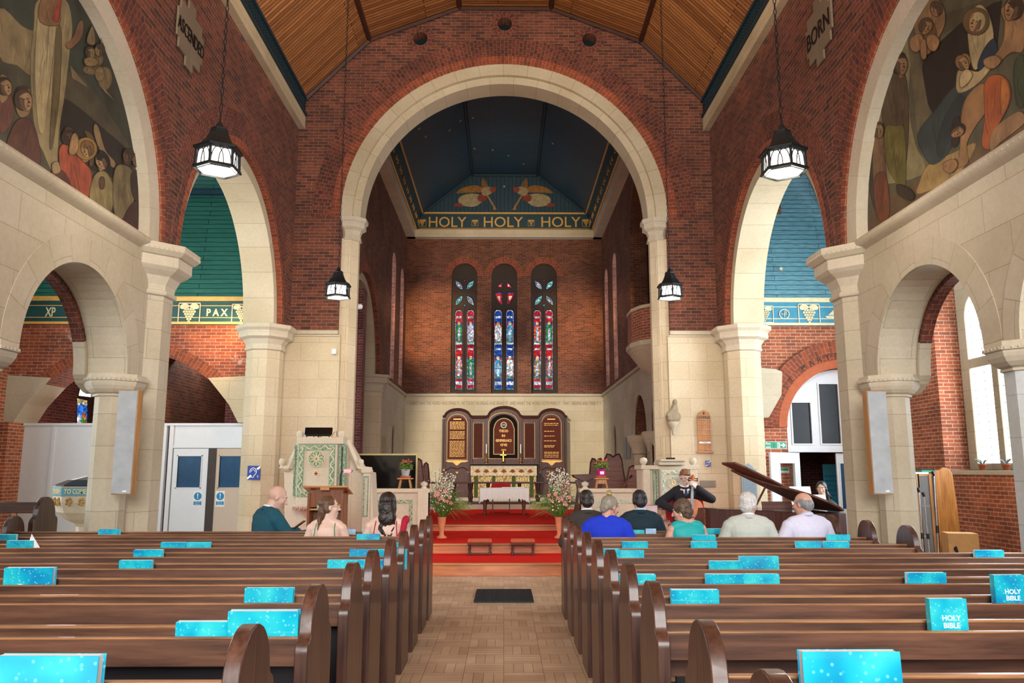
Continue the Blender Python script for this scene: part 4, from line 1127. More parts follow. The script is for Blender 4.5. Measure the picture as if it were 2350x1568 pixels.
# hymn board
c = PY(1617, 989, 15.3)
t = thing('hymn_board', 'light oak hymn board headed HYMNS on the right stone wall', 'board', (c[0], 15.34, c[1]))
W2, H2 = .13, .4
hb = [(-W2, -H2), (W2, -H2), (W2, H2 - .12), (W2 - .02, H2 - .09), (W2 - .03, H2 - .05), (.06, H2 - .03), (0, H2), (-.06, H2 - .03), (-W2 + .03, H2 - .05), (-W2 + .02, H2 - .09), (-W2, H2 - .12)]
MB().prism(hb, -.02, .015, 'Y').build('back_panel', M_OAK, t, bevel=.004)
f = MB()
for x in (-.125, -.045, .035 + .0, .125): f.box(x - .005, x + .005, -.03, -.02, -.36, .22)
for k in range(7): f.box(-.13, .13, -.035, -.02, -.36 + k * .095, -.348 + k * .095)
f.build('frame_rails', M_OAKX, t)
MB().box(-.16, .16, -.045, .02, -.42, -.39).build('sill', M_OAKX, t, bevel=.004)
text('HYMNS', .085, M_BLACK, 'lettering', t, (0, -.024, .25), FACE, .002, width=.225)
b = MB().box(-.006, .006, -.024, -.02, .31, .36); b.box(-.022, .022, -.024, -.02, .33, .342); b.build('cross', M_BLACK, t)
s_ = MB().box(-.11, .11, -.04, -.034, -.24, -.21).build('psalm_card', M_WHITE, t); text('PSALM', .026, M_BLACK, 'lettering', s_, (0, -.041, -.225), FACE, .0008)
tag(MB().box(3.73, 4.02, 15.32, 15.36, 1.19, 1.31).build('memorial_plaque', plain('plaque_grey', '#857c70', .5), bevel=.003), 'grey rectangular memorial plaque right of the cellist', 'plaque')
t = thing('memorial_tablet', 'pale blue-grey memorial tablet with rounded crest on the far right pier', 'plaque', (4.44, 14.62, 1.3))
MB().prism([(-.14, -.3), (.14, -.3), (.14, .22), (.09, .24), (.07, .28), (0, .33), (-.07, .28), (-.09, .24), (-.14, .22)], -.02, .0, 'Y').build('slab', plain('slate_blue', '#7b8b92', .5, var=.1), t, bevel=.006)
MB().box(-.11, .11, -.024, -.02, -.26, .18).build('inscribed_field', plain('slate_field', '#6b7d87', .5, var=.2, nscale=60), t)
# statue bracket
t = thing('carved_figure', 'weathered carved stone figure on a bracket against the right arch pier', 'statue', (3.24, 15.27, 2.42))
b = MB().lathe([(.02, -.24), (.04, -.16), (.08, -.08), (.11, -.03), (.11, 0)], n=12); b.build('bracket', M_STONE, t, smooth=50)
b = MB(); b.ball((0, 0, .1), (.15, .1, .12)); b.ball((-.07, -.03, .08), (.08, .07, .09)); b.ball((.03, 0, .24), (.07, .06, .12)); b.ball((.04, -.01, .37), (.05, .055, .065)); b.cap((.0, -.05, .25), (-.12, -.08, .12), .035, .03)
b.build('figure', stone('weathered_carving', '#a39783', '#9a8d78', '#9a8d78', w=3, h=3, var=.3), t, mods=[('REMESH', dict(mode='VOXEL', voxel_size=.012)), ('SMOOTH', dict(iterations=3))])

# ================================================================ EAST END FURNITURE
def E_(px, py, d): return PY(px, py, d)
t = thing('reredos', 'dark walnut altar screen with three arched gilded text panels against the east wall', 'altar screen', (0, 28.35, .58))
z0 = .58
def rz(py): return PY(1157, py, 28.3)[1] - z0
def rx(px): return PY(px, 1000, 28.3)[0]
b = MB()
def archtop(xa, xb, zb, zt):
    c = (xa + xb) / 2; r = (xb - xa) / 2; h = zt - zb
    return [(xb, 0), (xb, zb)] + [(c + r * math.cos(R(a)), zb + h * math.sin(R(a))) for a in range(6, 175, 6)] + [(xa, zb), (xa, 0)]
for (pa, pb, pt, ps) in ((1020, 1080, 943, 962), (1116, 1198, 938, 962), (1236, 1297, 943, 962)):
    b.prism(archtop(rx(pa), rx(pb), rz(ps), rz(pt)), -.12, .08, 'Y')
b.box(rx(1078), rx(1118), -.08, .08, 0, rz(958)); b.box(rx(1196), rx(1238), -.08, .08, 0, rz(958))
b.build('carcase', M_DKW, t)
b = MB()   # cornice moulding following the top
top = []
for (pa, pb, pt, ps) in ((1016, 1084, 941, 958), (1114, 1200, 936, 958), (1232, 1301, 941, 958)):
    c = (rx(pa) + rx(pb)) / 2; r = (rx(pb) - rx(pa)) / 2 * .86; h = rz(pt) - rz(ps)
    top += [(rx(pa), rz(ps))] + [(c + r * math.cos(R(a)), rz(ps) + h * math.sin(R(a))) for a in range(176, 0, -8)] + [(rx(pb), rz(ps))]
b.tube([(x, -.13, z) for x, z in top], .045, 6); b.tube([(x, -.16, z + .03) for x, z in top], .03, 6)
b.build('cornice', M_DKWX, t)
for px in (1017, 1022, 1083, 1235, 1293, 1298, 1077, 1240):
    b = MB().box(rx(px) - .03, rx(px) + .03, -.17, -.1, 0, rz(962)); b.build('pilaster', M_DKW, t, bevel=.006)
def gilt(xa, xb, za, zb, zt, y, r=.009):
    c = (xa + xb) / 2; w = (xb - xa) / 2; h = zt - zb
    pts = [(xa, y, za), (xa, y, zb)] + [(c - w * .92 * math.cos(R(a)), y, zb + .03 + h * math.sin(R(a))) for a in range(6, 176, 8)] + [(xb, y, zb), (xb, y, za), (xa, y, za)]
    return MB().tube(pts, r, 5)
for (pa, pb) in ((1026, 1073), (1242, 1288)):
    gilt(rx(pa), rx(pb), rz(1055), rz(970), rz(953), -.13).build('gilt_border', M_GOLD, t)
    q = MB().prism(archtop(rx(pa) + .04, rx(pb) - .04, rz(972) , rz(956)), -.135, -.12, 'Y'); q.v = [(x, y, max(z, rz(1053))) for x, y, z in q.v]
    q.build('text_panel', plain('text_panel_brown', '#5a2b1e', .8, var=.1, spec=.15), t)
    q = MB()
    x0_, x1_ = rx(pa) + .1, rx(pb) - .1
    if pa < 1100:
        z = rz(970)
        while z > rz(1050):
            x = x0_
            while x < x1_:
                w = random.uniform(.03, .11); q.box(x, min(x + w, x1_), -.139, -.135, z, z + .022); x += w + .018
            z -= .048
            if abs(z - rz(1012)) < .02 or abs(z-rz(990)) < .02: z -= .05
    else:
        for py in (973, 977, 991, 1002, 1013, 1024, 1027, 1039, 1042, 1046, 1050):
            x = x0_; xe = x1_ if py < 980 or py > 1030 else random.uniform(x1_ - .3, x1_)
            while x < xe:
                w = random.uniform(.04, .11); q.box(x, min(x + w, xe), -.139, -.135, rz(py), rz(py) + .022); x += w + .02
    cx_ = (x0_ + x1_) / 2; q.box(cx_ - .14, cx_ + .14, -.139, -.135, rz(964), rz(964) + .04)
    q.build('gilt_script_lines', M_GOLD, t)
    q = MB().prism(smooth_poly([(rx(pa), rz(1057)), (rx(pb), rz(1057)), (rx(pb) - .06, rz(1061)), (rx(pb) - .22, rz(1062)), (cx_, rz(1069)), (rx(pa) + .22, rz(1062)), (rx(pa) + .06, rz(1061))]), -.15, -.12, 'Y'); q.build('gilt_swag', M_GOLD, t)
for (pa, pb) in ((1086, 1109), (1203, 1227)):
    gb = MB(); xa, xb = rx(pa), rx(pb)
    gb.tube([(xa, -.09, rz(1053)), (xa, -.09, rz(970)), (xb, -.09, rz(970)), (xb, -.09, rz(1053)), (xa, -.09, rz(1053))], .009, 5); gb.build('gilt_border', M_GOLD, t)
    MB().box(xa + .03, xb - .03, -.085, -.075, rz(1050), rz(973)).build('side_panel', plain('panel_mahogany', '#4c241a', .75, var=.15, spec=.15), t)
# middle panel
gilt(rx(1121), rx(1189), rz(1053), rz(968), rz(950), -.13, .011).build('gilt_border', M_GOLD, t)
q = MB().prism(archtop(rx(1124), rx(1187), rz(978), rz(952)), -.14, -.12, 'Y'); q.v = [(x, y, max(z, rz(1052))) for x, y, z in q.v]; q.build('black_surround', plain('black_matt', '#15110f', .8, spec=.1), t)
q = MB().prism(archtop(rx(1132), rx(1180), rz(983), rz(962)), -.155, -.14, 'Y'); q.v = [(x, y, max(z, rz(1044))) for x, y, z in q.v]; q.build('text_panel', MATS['text_panel_brown'], t)
gilt(rx(1133), rx(1180), rz(1043), rz(984), rz(963), -.155, .02).build('beaded_border', plain('pale_gilt', '#a8946a', .5, .2), t)
for px_, wd, py in ((1156, '·THIS·DO·', 990), (1156, 'IN·', 1001), (1156, '·REMEMBRANCE·', 1012), (1156, '·OF·ME·', 1022), (1156, 'LUKE XXII', 1033)):
    w = {990: .34, 1001: .13, 1012: .58, 1022: .26, 1033: .16}[py]
    text(wd, .13 if py < 1030 else .06, M_GOLD, 'lettering', t, (rx(px_), -.16, rz(py)), FACE, .003, width=w, bold=.003)
cx_, cz_ = rx(1156), rz(976)
q = MB().ring(cx_, cz_, .085, .11, 0, 360, -.165, -.15, 'Y', 28); q.build('roundel', plain('pale_silver', '#9aa097', .4, .3), t)
text('IHS', .11, MATS['pale_silver'], 'monogram', t, (cx_, -.16, cz_), FACE, .004, width=.12)
MB().box(rx(1080), rx(1234), -.5, -.1, rz(1064) - .04, rz(1064)).build('shelf', M_DKWX, t, bevel=.01)
for (pa, pb) in ((1020, 1080), (1236, 1297)):
    b = MB(); xa, xb = rx(pa) + .05, rx(pb) - .05; c = (xa + xb) / 2
    pts = [(xa, rz(1080))] + [(xa + (xb - xa) * i / 12, rz(1080) + .06 * (1 - math.cos(4 * pi * i / 12)) / 2 + .06 * math.sin(pi * i / 12)) for i in range(1, 12)] + [(xb, rz(1080))]
    b.tube([(x, -.13, z) for x, z in pts], .02, 6); b.build('lower_moulding', M_DKWX, t)
    for x in (xa, c, xb): MB().prism([(x - .05, rz(1083)), (x + .05, rz(1083)), (x + .02, rz(1087)), (x - .02, rz(1087))], -.15, -.12, 'Y').build('gilt_tassel', M_GOLD, t)
# candles and cross stand on the shelf
zsh = PY(1157, 1064, 28.3)[1]
for px, lab in ((1116, 'brass candlestick with tall white candle left of the altar cross'), (1195, 'brass candlestick with tall white candle right of the altar cross')):
    t = thing('candlestick', lab, 'candlestick', (PY(px, 1060, 28.0)[0], 28.0, zsh))
    MB().lathe([(.07, 0), (.07, .02), (.03, .05), (.015, .1), (.025, .13), (.015, .16), (.012, .28), (.03, .31), (.04, .34), (.015, .35)], n=14).build('stick', M_BRASS, t, smooth=50)
    MB().lathe([(.017, .34), (.016, .66), (.004, .665)], n=10).build('candle', M_WHITE, t, smooth=50)
t = thing('altar_cross', 'brass altar cross standing between two candlesticks', 'cross', (PY(1155, 1060, 28.0)[0], 28.0, zsh))
b = MB().box(-.018, .018, -.01, .01, .05, .42); b.box(-.1, .1, -.01, .01, .27, .305)
for x, z in ((-.1, .2875), (.1, .2875), (0, .42)): b.ball((x, 0, z), (.03, .012, .03), 8, 6)
b.build('cross', M_BRASS, t); MB().lathe([(.09, 0), (.09, .02), (.05, .04), (.02, .07)], n=8).build('base', M_BRASS, t)
# altar with frontal
def frontal_mat():
    t = NT('altar_brocade'); v = t.tex('Object', (1, 1, 1))
    vo = t.n('TexVoronoi'); vo.inputs['Scale'].default_value = 6; vo.feature = 'DISTANCE_TO_EDGE'; t.l(v, vo.inputs['Vector'])
    wv = t.n('TexWave'); wv.inputs['Scale'].default_value = 5; wv.inputs['Distortion'].default_value = 9; wv.inputs['Detail'].default_value = 2; t.l(v, wv.inputs['Vector'])
    c = t.ramp(vo.outputs['Distance'], [(.03, srgb('#8a6f38')), (.08, srgb('#cbbb8f')), (.3, srgb('#b9a878'))])
    c = t.mix(c, srgb('#8b5a2c'), t.ramp(wv.outputs['Fac'], [(.72, (0, 0, 0, 1)), (.8, (.8, .8, .8, 1))]))
    return t.fin(c, .8)
M_BROC = frontal_mat(); M_GREENV = plain('green_velvet', '#3a4416', .9)
xa, xb = PY(1082, 1100, 27.4)[0], PY(1230, 1100, 27.4)[0]; zt = PY(1155, 1071, 27.4)[1]
t = thing('altar', 'altar draped with a cream brocade frontal striped in green below the dark screen', 'altar', ((xa + xb) / 2, 27.75, .58))
hw = (xb - xa) / 2; h = zt - .58
MB().box(-hw, hw, -.3, .25, 0, h).build('body', M_OAK, t)
f = MB(); n = 60; vs = []
for i in range(n + 1):
    x = -hw - .01 + (2 * hw + .02) * i / n; yy = -.325 - .012 * math.sin(i * 1.3)
    vs += [(x, yy, .03), (x, yy, h - .02)]
f.add(vs, [(2 * i, 2 * i + 2, 2 * i + 3, 2 * i + 1) for i in range(n)]); f.build('frontal', M_BROC, t, smooth=60, recalc=False)
for (a, b_) in ((-.92, -.80), (-.36, -.26), (.25, .36), (.80, .92)):
    MB().box(a * hw, b_ * hw, -.345, -.335, .03, h - .2).build('green_stripe', M_GREENV, t)
s_ = MB()
pts = [(-hw - .03, 0)]
n = 40
for i in range(n + 1): pts.append((-hw - .03 + (2 * hw + .06) * i / n, -.30 - .025 * (i % 2)))
pts = [(-hw - .03, .02)] + pts[1:] + [(hw + .03, .02)]
s_.prism([(p[0], p[1] + h) for p in pts], -.37, -.352, 'Y'); s_.build('superfrontal', plain('superfrontal_cloth', '#bba98c', .9, var=.35, nscale=14), t)
MB().box(-hw - .03, hw + .03, -.37, .28, h, h + .025).build('altar_cloth', M_WHITE, t, bevel=.008)
for k in range(7):
    q = MB(); x = -hw + .2 + k * (2 * hw - .4) / 6
    for a in range(5): aa = R(90 + (a - 2) * 34); q.cap((x, -.374, h - .2), (x + .08 * math.cos(aa), -.376, h - .2 + .1 * math.sin(aa)), .012, .02, 6)
    q.build('embroidered_flower', plain('embroidery_rust', '#7e3a24', .9), t)
# altar rail
t = thing('altar_rail', 'long dark wooden communion rail across the sanctuary step', 'rail', (0, 22.5, .58))
zr = PY(1157, 1106, 22.5)[1] - .58
MB().box(-2.3, 2.3, -.09, .09, zr - .05, zr).build('handrail', M_DKWX, t, bevel=.012)
MB().box(-2.3, 2.3, -.1, .1, 0, .06).build('foot_rail', M_DKWX, t, bevel=.01)
for px in (1039, 1043, 1078, 1082, 1232, 1236, 1270, 1274, 1120, 1192):
    x = PY(px, 1120, 22.5)[0]
    MB().lathe([(.04, .05), (.03, .1), (.05, .2), (.028, .3), (.035, zr - .2), (.055, zr - .06), (.055, zr - .05)], (x, 0, 0), 10).build('baluster', M_DKW, t, smooth=50)
# communion table with white cloth, red chair behind
D_T = 19.2
xa, xb = PY(1103, 1120, D_T)[0], PY(1212, 1120, D_T)[0]; zt = PY(1157, 1121, D_T)[1] - .453
t = thing('communion_table', 'small dark wooden table with turned legs under a white lace cloth', 'table', ((xa + xb) / 2, D_T + .3, .453))
hw = (xb - xa) / 2
MB().box(-hw + .02, hw - .02, -.3, .3, zt - .03, zt).build('top', M_DKWX, t)
for sx in (-1, 1):
    for sy in (-1, 1):
        MB().lathe([(.025, 0), (.035, .05), (.025, .09), (.03, .12), (.045, .25), (.03, .4), (.045, .44), (.045, zt - .03)], (sx * (hw - .1), sy * .24, 0), 12).build('leg', M_MAHO, t, smooth=50)
cl = MB(); n = 64; vs = []
def clp(i, lo):
    u = i / n; x = -hw - .02 + (2 * hw + .04) * u
    return x
for i in range(n + 1):
    x = clp(i, 0); e = abs(2 * i / n - 1) ** 6
    dr = .24 + .1 * e + .02 * (1 if i % 4 < 2 else 0)
    yy = -.33 - .02 * math.sin(i * .8)
    vs += [(x, .32, zt + .004), (x, -.31, zt + .004), (x - .01 + .0 * u if 0 else x, -.325, zt - .03), (x, yy - .01, zt - dr * .6), (x * 1.02, yy - .015, zt - dr)]
cl.add(vs, [(5 * i + k, 5 * i + 5 + k, 5 * i + 6 + k, 5 * i + 1 + k) for i in range(n) for k in range(4)])
for sx in (-1, 1):
    vs = []
    for i in range(17):
        y = -.325 + .64 * i / 16; xx = sx * (hw + .02 + .015 * math.sin(i * 1.1)); dr = .34 - .08 * math.sin(pi * i / 16)
        vs += [(sx * (hw + .01), y, zt + .004), (xx, y, zt - dr * .5), (xx + sx * .02, y, zt - dr)]
    cl.add(vs, [(3 * i + k, 3 * i + 3 + k, 3 * i + 4 + k, 3 * i + 1 + k) for i in range(16) for k in range(2)])
o = tag(cl.build('tablecloth', plain('white_lace', '#f2f2f2', .9, var=.05, nscale=30), None, smooth=50, recalc=False, loc=t.location), 'white lace-edged cloth draped over the small communion table', 'tablecloth')
for (dx, dy, w, lab) in ((.1, 0, .16, 'open service book lying on the white tablecloth'), (.36, .05, .12, 'white paper sheets lying at the right of the white tablecloth')):
    tag(MB().box(-w, w, -.1, .1, 0, .015).build('service_book' if w > .13 else 'paper_sheets', M_PAGE if w > .13 else M_WHITE, loc=(t.location.x + dx, D_T + .3 + dy, .453 + zt + .006)), lab, 'book' if w > .13 else 'paper')
t = thing('red_chair', 'red upholstered chair with chrome legs behind the communion table', 'chair', (PY(1150, 1120, 20.2)[0], 20.3, .453))
zb = PY(1150, 1109, 20.4)[1] - .453
MB().prism(smooth_poly([(-.22, .52), (.22, .52), (.24, zb - .06), (.18, zb), (-.18, zb), (-.24, zb - .06)]), .16, .2, 'Y').build('backrest', M_RED, t, bevel=.01)
MB().box(-.23, .23, -.24, .2, .42, .48).build('seat', M_RED, t, bevel=.02)
for sx in (-1, 1):
    MB().tube([(sx * .21, -.22, 0), (sx * .21, -.2, .42), (sx * .21, .17, .45), (sx * .2, .2, zb - .1)], .012, 8).build('frame', M_STEEL, t)
    MB().tube([(sx * .21, .24, 0), (sx * .21, .16, .44)], .012, 8).build('leg', M_STEEL, t)
# kneelers
M_KNEEL = plain('kneeler_velvet', '#b4532e', .85)
for xa, xb, lab in ((-.575, -.19, 'low kneeling stool with orange velvet top, left one on the carpeted step'), (.105, .49, 'low kneeling stool with orange velvet top, right one on the carpeted step')):
    t = thing('kneeling_stool', lab, 'kneeler', ((xa + xb) / 2, 12.98, .18), 0, 'kneeling stools before the steps')
    hw = (xb - xa) / 2
    MB().box(-hw, hw, -.1, .1, .19, .25).build('pad', M_KNEEL, t, bevel=.02); MB().box(-hw, hw, -.1, .1, .165, .19).build('frame', M_DKWX, t, bevel=.004)
    for sx in (-1, 1):
        for sy in (-1, 1): MB().lathe([(.02, 0), (.025, .03), (.012, .05), (.02, .09), (.012, .13), (.022, .165)], (sx * (hw - .03), sy * .075, 0), 10).build('leg', M_DKW, t, smooth=50)
        MB().box(sx * (hw - .03) - .01, sx * (hw - .03) + .01, -.075, .075, .015, .035).build('stretcher', M_DKWX, t)
    MB().box(-hw + .03, hw - .03, -.08, -.06, .02, .04).build('stretcher', M_DKWX, t)
# flower arrangements
M_LEAFG = plain('leaf_green', '#5d7a2c', .6, var=.35, nscale=20); M_GRASS = plain('grass_green', '#8a9a4a', .6, var=.3, nscale=20)
M_PINKF = plain('blossom_pink', '#eba3a2', .6, var=.15, nscale=30); M_WHF = plain('blossom_white', '#f0ecdf', .6, var=.06)
def bouquet(x, y, z, sd, label):
    rnd = random.Random(sd); t = thing('flower_arrangement', label, 'flowers', (x, y, z), 0, 'tall flower arrangements beside the steps')
    MB().lathe([(.09, 0), (.09, .02), (.045, .05), (.04, .09), (.06, .2), (.075, .34), (.085, .36), (.07, .36)], n=20).build('vase', plain('vase_coral', '#d98a64', .5), t, smooth=50)
    g = MB(); s2 = 1 if x < 0 else -1
    for i in range(330):
        a = rnd.uniform(0, 2 * pi); rr = rnd.uniform(.05, .42) * (1 + .35 * (math.cos(a) * s2 > .2)); h = rnd.uniform(.42, .8) - rr * .55
        tip = (rr * math.cos(a), rr * math.sin(a) * .7, .33 + h - rnd.uniform(0, .25)); m_ = (rr * .5 * math.cos(a), rr * .4 * math.sin(a), .33 + h * .8)
        g.tube([(0, 0, .33), m_, tip], [.004, .006, .001], 3, cap=False)
    g.build('foliage', M_LEAFG, t)
    g = MB()
    for i in range(90):
        a = rnd.uniform(-.7, .7) if s2 > 0 else pi + rnd.uniform(-.7, .7); L = rnd.uniform(.25, .55)
        g.tube([(0, 0, .36), (L * .5 * math.cos(a), L * .4 * math.sin(a), .62), (L * .9 * math.cos(a), L * .6 * math.sin(a), .6), (L * 1.1 * math.cos(a), L * .7 * math.sin(a), .48)], [.003, .005, .004, .001], 3, cap=False)
    g.build('grass_blades', M_GRASS, t)
    w = MB(); p = MB(); st = MB()
    for i in range(20):
        a = rnd.uniform(0, 2 * pi); rr = rnd.uniform(.02, .2); H = rnd.uniform(.85, 1.22); top = (rr * math.cos(a) * 1.2, rr * math.sin(a), H); st.tube([(0, 0, .36), (top[0] * .6, top[1] * .6, .7), top], .004, 4)
        for k in range(44):
            u = rnd.uniform(.42, 1); q = (top[0] * u + rnd.gauss(0, .035), top[1] * u + rnd.gauss(0, .035), .36 + (H - .36) * u)
            (w if i % 4 else p).ball(q, (rnd.uniform(.009, .017) * (1.25 - .5 * u), rnd.uniform(.005, .01), rnd.uniform(.008, .014)), 5, 4, rot=Euler((rnd.uniform(-1, 1), rnd.uniform(-1, 1), rnd.uniform(-2, 2))).to_matrix())
    for i in range(24):
        a = rnd.uniform(0, 2 * pi); rr = rnd.uniform(.05, .2); q = Vector((rr * math.cos(a), rr * math.sin(a) - .05, rnd.uniform(.55, .8)))
        for k in range(5):
            b_ = k * 2 * pi / 5; p.ball(q + Vector((.02 * math.cos(b_), -.01, .02 * math.sin(b_))), (.018, .006, .012), 6, 4, rot=Euler((0, -b_, 0)).to_matrix())
    for i in range(60):
        w.ball((-s2 * -.0 + rnd.gauss(0, .16), rnd.gauss(-.05, .08), rnd.uniform(.45, .75)), rnd.uniform(.008, .018), 5, 4)
    st.build('stems', M_LEAFG, t); w.build('white_blossoms', M_WHF, t, smooth=180); p.build('pink_blossoms', M_PINKF, t, smooth=180)
bouquet(-1.09, 14.3, .335, 3, 'tall arrangement of white and pink flowers in a terracotta vase, left of the steps')
bouquet(.97, 14.3, .335, 5, 'tall arrangement of white and pink flowers in a terracotta vase, right of the steps')
def zz(py, d): return PY(1157, py, d)[1]
def xx(px, py, d): return PY(px, py, d)[0]
# ================================================================ LEFT AISLE: PARTITION, DOORS, FONT
M_GLASSB = plain('glass_dark_blue', '#2a4f70', .3, var=.3, nscale=2, spec=.2)
M_GLASSD = plain('glass_dark', '#171d24', .3, var=.3, nscale=2, spec=.2)
t = thing('partition_screen', 'white painted partition closing the wide brick arch in the left aisle', 'partition', (0, 16.05, 0))
MB().box(-9.56, -6.72, -.03, .03, 0, 2.38).build('panel', M_WHITEP, t)
MB().box(-6.6, -5.1, -.03, .03, 1.98, 2.38).build('panel', M_WHITEP, t)
MB().box(-9.56, -5.1, -.07, .05, 2.38, 2.43).build('top_rail', M_WHITEP, t, bevel=.005)
MB().box(-8.98, -8.92, -.05, -.03, 0, 2.38).build('batten', M_WHITEP, t)
for x in (-6.74, -6.6): MB().box(x - .05, x + .03, -.06, .04, 0, 2.38).build('post', M_WHITEP, t)
MB().box(-6.6, -5.1, -.05, .04, 1.94, 1.99).build('door_head', M_WHITEP, t)
M_SBLUE = plain('sign_cyan', '#1583b8', .4, var=.03)
def vdoor(x0, x1, label, mat, gx):
    t = thing('vestry_door', label, 'door', ((x0 + x1) / 2, 16.03, 0)); w = (x1 - x0) / 2
    MB().prism([(-w, .01), (w, .01), (w, 1.93), (-w, 1.93)], -.02, .02, 'Y', holes=[[(gx - .24, 1.17), (gx + .24, 1.17), (gx + .24, 1.78), (gx - .24, 1.78)]]).build('leaf', mat, t)
    MB().box(gx - .24, gx + .24, -.005, .005, 1.17, 1.78).build('glass', M_GLASSB, t)
    f = MB()
    for a in (gx - .25, gx + .23): f.box(a, a + .02, -.03, -.02, 1.15, 1.8)
    for a in (1.15, 1.78): f.box(gx - .25, gx + .25, -.03, -.02, a, a + .02)
    f.build('glazing_bead', mat, t)
    sx = w - .16 if gx <= 0 else -w + .14
    s_ = MB().box(sx - .09, sx + .09, -.026, -.021, .80, 1.1).build('notice', M_WHITE, t)
    MB().lathe([(.075, 0), (.075, .003)], (sx, -.027, 1.0), 20, rotm=Euler((pi / 2, 0, 0)).to_matrix()).build('disc', M_SBLUE, s_)
    MB().box(sx - .075, sx + .075, -.03, -.026, .83, .9).build('text_band', M_SBLUE, s_)
    text('Out of\nBounds', .034, M_WHITE, 'wording', s_, (sx, -.031, .865), FACE, .0006)
    text('!', .14, M_WHITE, 'symbol', s_, (sx, -.032, 1.0), FACE, .001, bold=.003)
vdoor(-6.55, -5.86, 'white vestry door leaf with blue-tinted window and round blue notice, next to the pillar', M_WHITEP, -.02)
vdoor(-5.72, -5.12, 'tan second vestry door leaf with window, beside the pier with the loop sign', M_TANP, .02)
struct(MB().box(-5.86, -5.70, 16.0, 16.08, 0, 1.95).build('trim_15', plain('door_gap_shade', '#3a302c', .6)))  # dark strip painting the shaded gap between the two door leaves
# font
t = thing('baptismal_font', 'octagonal stone font with blue lettered band reading TO COME UNTO and dark lid', 'font', (-5.43, 10.75, 0))
zr = zz(1117, 10.3)
MB().lathe([(.34, 0), (.34, .12), (.26, .18), (.17, .3), (.16, zr - .52), (.2, zr - .46)], n=8, a0=pi / 8).build('stem', M_STONEG, t)
MB().lathe([(.2, zr - .47), (.3, zr - .42), (.4, zr - .33), (.45, zr - .2), (.46, zr - .02), (.47, zr), (.4, zr)], n=8, a0=pi / 8).build('bowl', M_STONEG, t)
bd = MB().lathe([(.467, zr - .115), (.467, zr - .015)], n=8, a0=pi / 8, cap=False).build('lettered_band', plain('font_band_blue', '#5f97a6', .5), t)
for k, wd in ((-1, 'TO COME'), (0, 'UNTO ME'), (-2, 'CHILDREN')):
    a = -pi / 4 + k * pi / 4 - 0; rr = .467 * math.cos(pi / 8) + .003
    text(wd, .085, plain('gilt_letter', '#e6d3a0', .5), 'lettering', bd, (rr * math.cos(a), rr * math.sin(a), zr - .065), (pi / 2, 0, a + pi / 2), .003, width=.28, bold=.001)
lf = MB()
for k in range(8):
    a = k * pi / 4; rr = .46 * math.cos(pi / 8) - .002
    for s2 in (-1, 1):
        c = Vector((rr * math.cos(a), rr * math.sin(a), zr - .19)) + Vector((-math.sin(a), math.cos(a), 0)) * .08 * s2
        for q in range(5): lf.ball(c + Vector((-math.sin(a), math.cos(a), 0)) * .03 * math.cos(q * 1.26) + Vector((0, 0, .035 * math.sin(q * 1.26))), .022, 6, 5)
lf.build('carved_leaves', plain('carved_ochre', '#b08c4e', .7), t)
MB().lathe([(.43, zr), (.44, zr + .02), (.3, zr + .08), (.08, zr + .13), (.04, zr + .14)], n=8, a0=pi / 8).build('lid', plain('lid_slate', '#34363f', .3), t)
MB().lathe([(.02, zr + .13), (.035, zr + .16), (.055, zr + .19), (.06, zr + .23), (.03, zr + .29), (.002, zr + .31)], n=12).build('finial', M_DKW, t, smooth=60)

# ================================================================ PULPIT (left) d 13.2
DP = 13.2
def P2(px, py): return (xx(px, py, DP), zz(py, DP))
X0p = P2(737, 1080)[0]
t = thing('pulpit', 'carved stone pulpit with green mosaic borders and wheel roundel, left of the chancel steps', 'pulpit', (X0p, DP, .18))
def L(px, py): a = P2(px, py); return (a[0] - X0p, a[1] - .18)
b = MB()
b.prism([L(650, 1075), L(651, 1250), L(760, 1250), L(858, 1250), L(850, 1085), L(830, 1080), L(795, 1018), L(680, 1018)], .05, .6, 'Y')
b.build('stair_wall', M_STONEG, t, bevel=.01)
b = MB()
for (p, q) in (((650, 1076), (664, 1076)), ((664, 1076), (690, 1012)), ((795, 1012), (822, 1076)), ((822, 1076), (853, 1080)), ((688, 1012), (797, 1012))):
    A, B = L(*p), L(*q); b.tube([(A[0], .02, A[1]), (B[0], .02, B[1])], .055, 4)
b.box(L(690, 1080)[0], L(795, 1080)[0], -.33, .1, L(1157, 1021)[1], L(1157, 1006)[1])
b.build('coping', M_STONEG, t, bevel=.01)
# projecting drum
dr = MB(); xa, xb = L(692, 1080)[0], L(788, 1080)[0]; zb, ztp = L(1157, 1142)[1], L(1157, 1020)[1]
pl = [(xa - .06, .05), (xa, -.3), (xb - .06, -.3), (xb + .1, .05)]
dr.prism(pl, zb, ztp, 'Z'); dr.build('drum', M_STONEG, t, bevel=.01)
M_MOS = NT('mosaic_green'); _v = M_MOS.tex('Object'); _vo = M_MOS.n('TexVoronoi'); _vo.inputs['Scale'].default_value = 38; M_MOS.l(_v, _vo.inputs['Vector'])
M_MOS = M_MOS.fin(M_MOS.ramp(_vo.outputs['Distance'], [(.1, srgb('#2f5c4c')), (.4, srgb('#5f8a72')), (.75, srgb('#9aa98a'))]), .4)
M_MOSB = NT('mosaic_blue'); _v = M_MOSB.tex('Object'); _vo = M_MOSB.n('TexVoronoi'); _vo.inputs['Scale'].default_value = 38; M_MOSB.l(_v, _vo.inputs['Vector'])
M_MOSB = M_MOSB.fin(M_MOSB.ramp(_vo.outputs['Distance'], [(.1, srgb('#3f7f93')), (.45, srgb('#9cc3c6')), (.7, srgb('#d6cfa4'))]), .4)
M_CREAMR = plain('cream_relief', '#e2d2ab', .6)
M_RUST = plain('rust_red', '#a8452f', .6)
y = -.305
fx0, fx1 = xa + .02, xb - .08
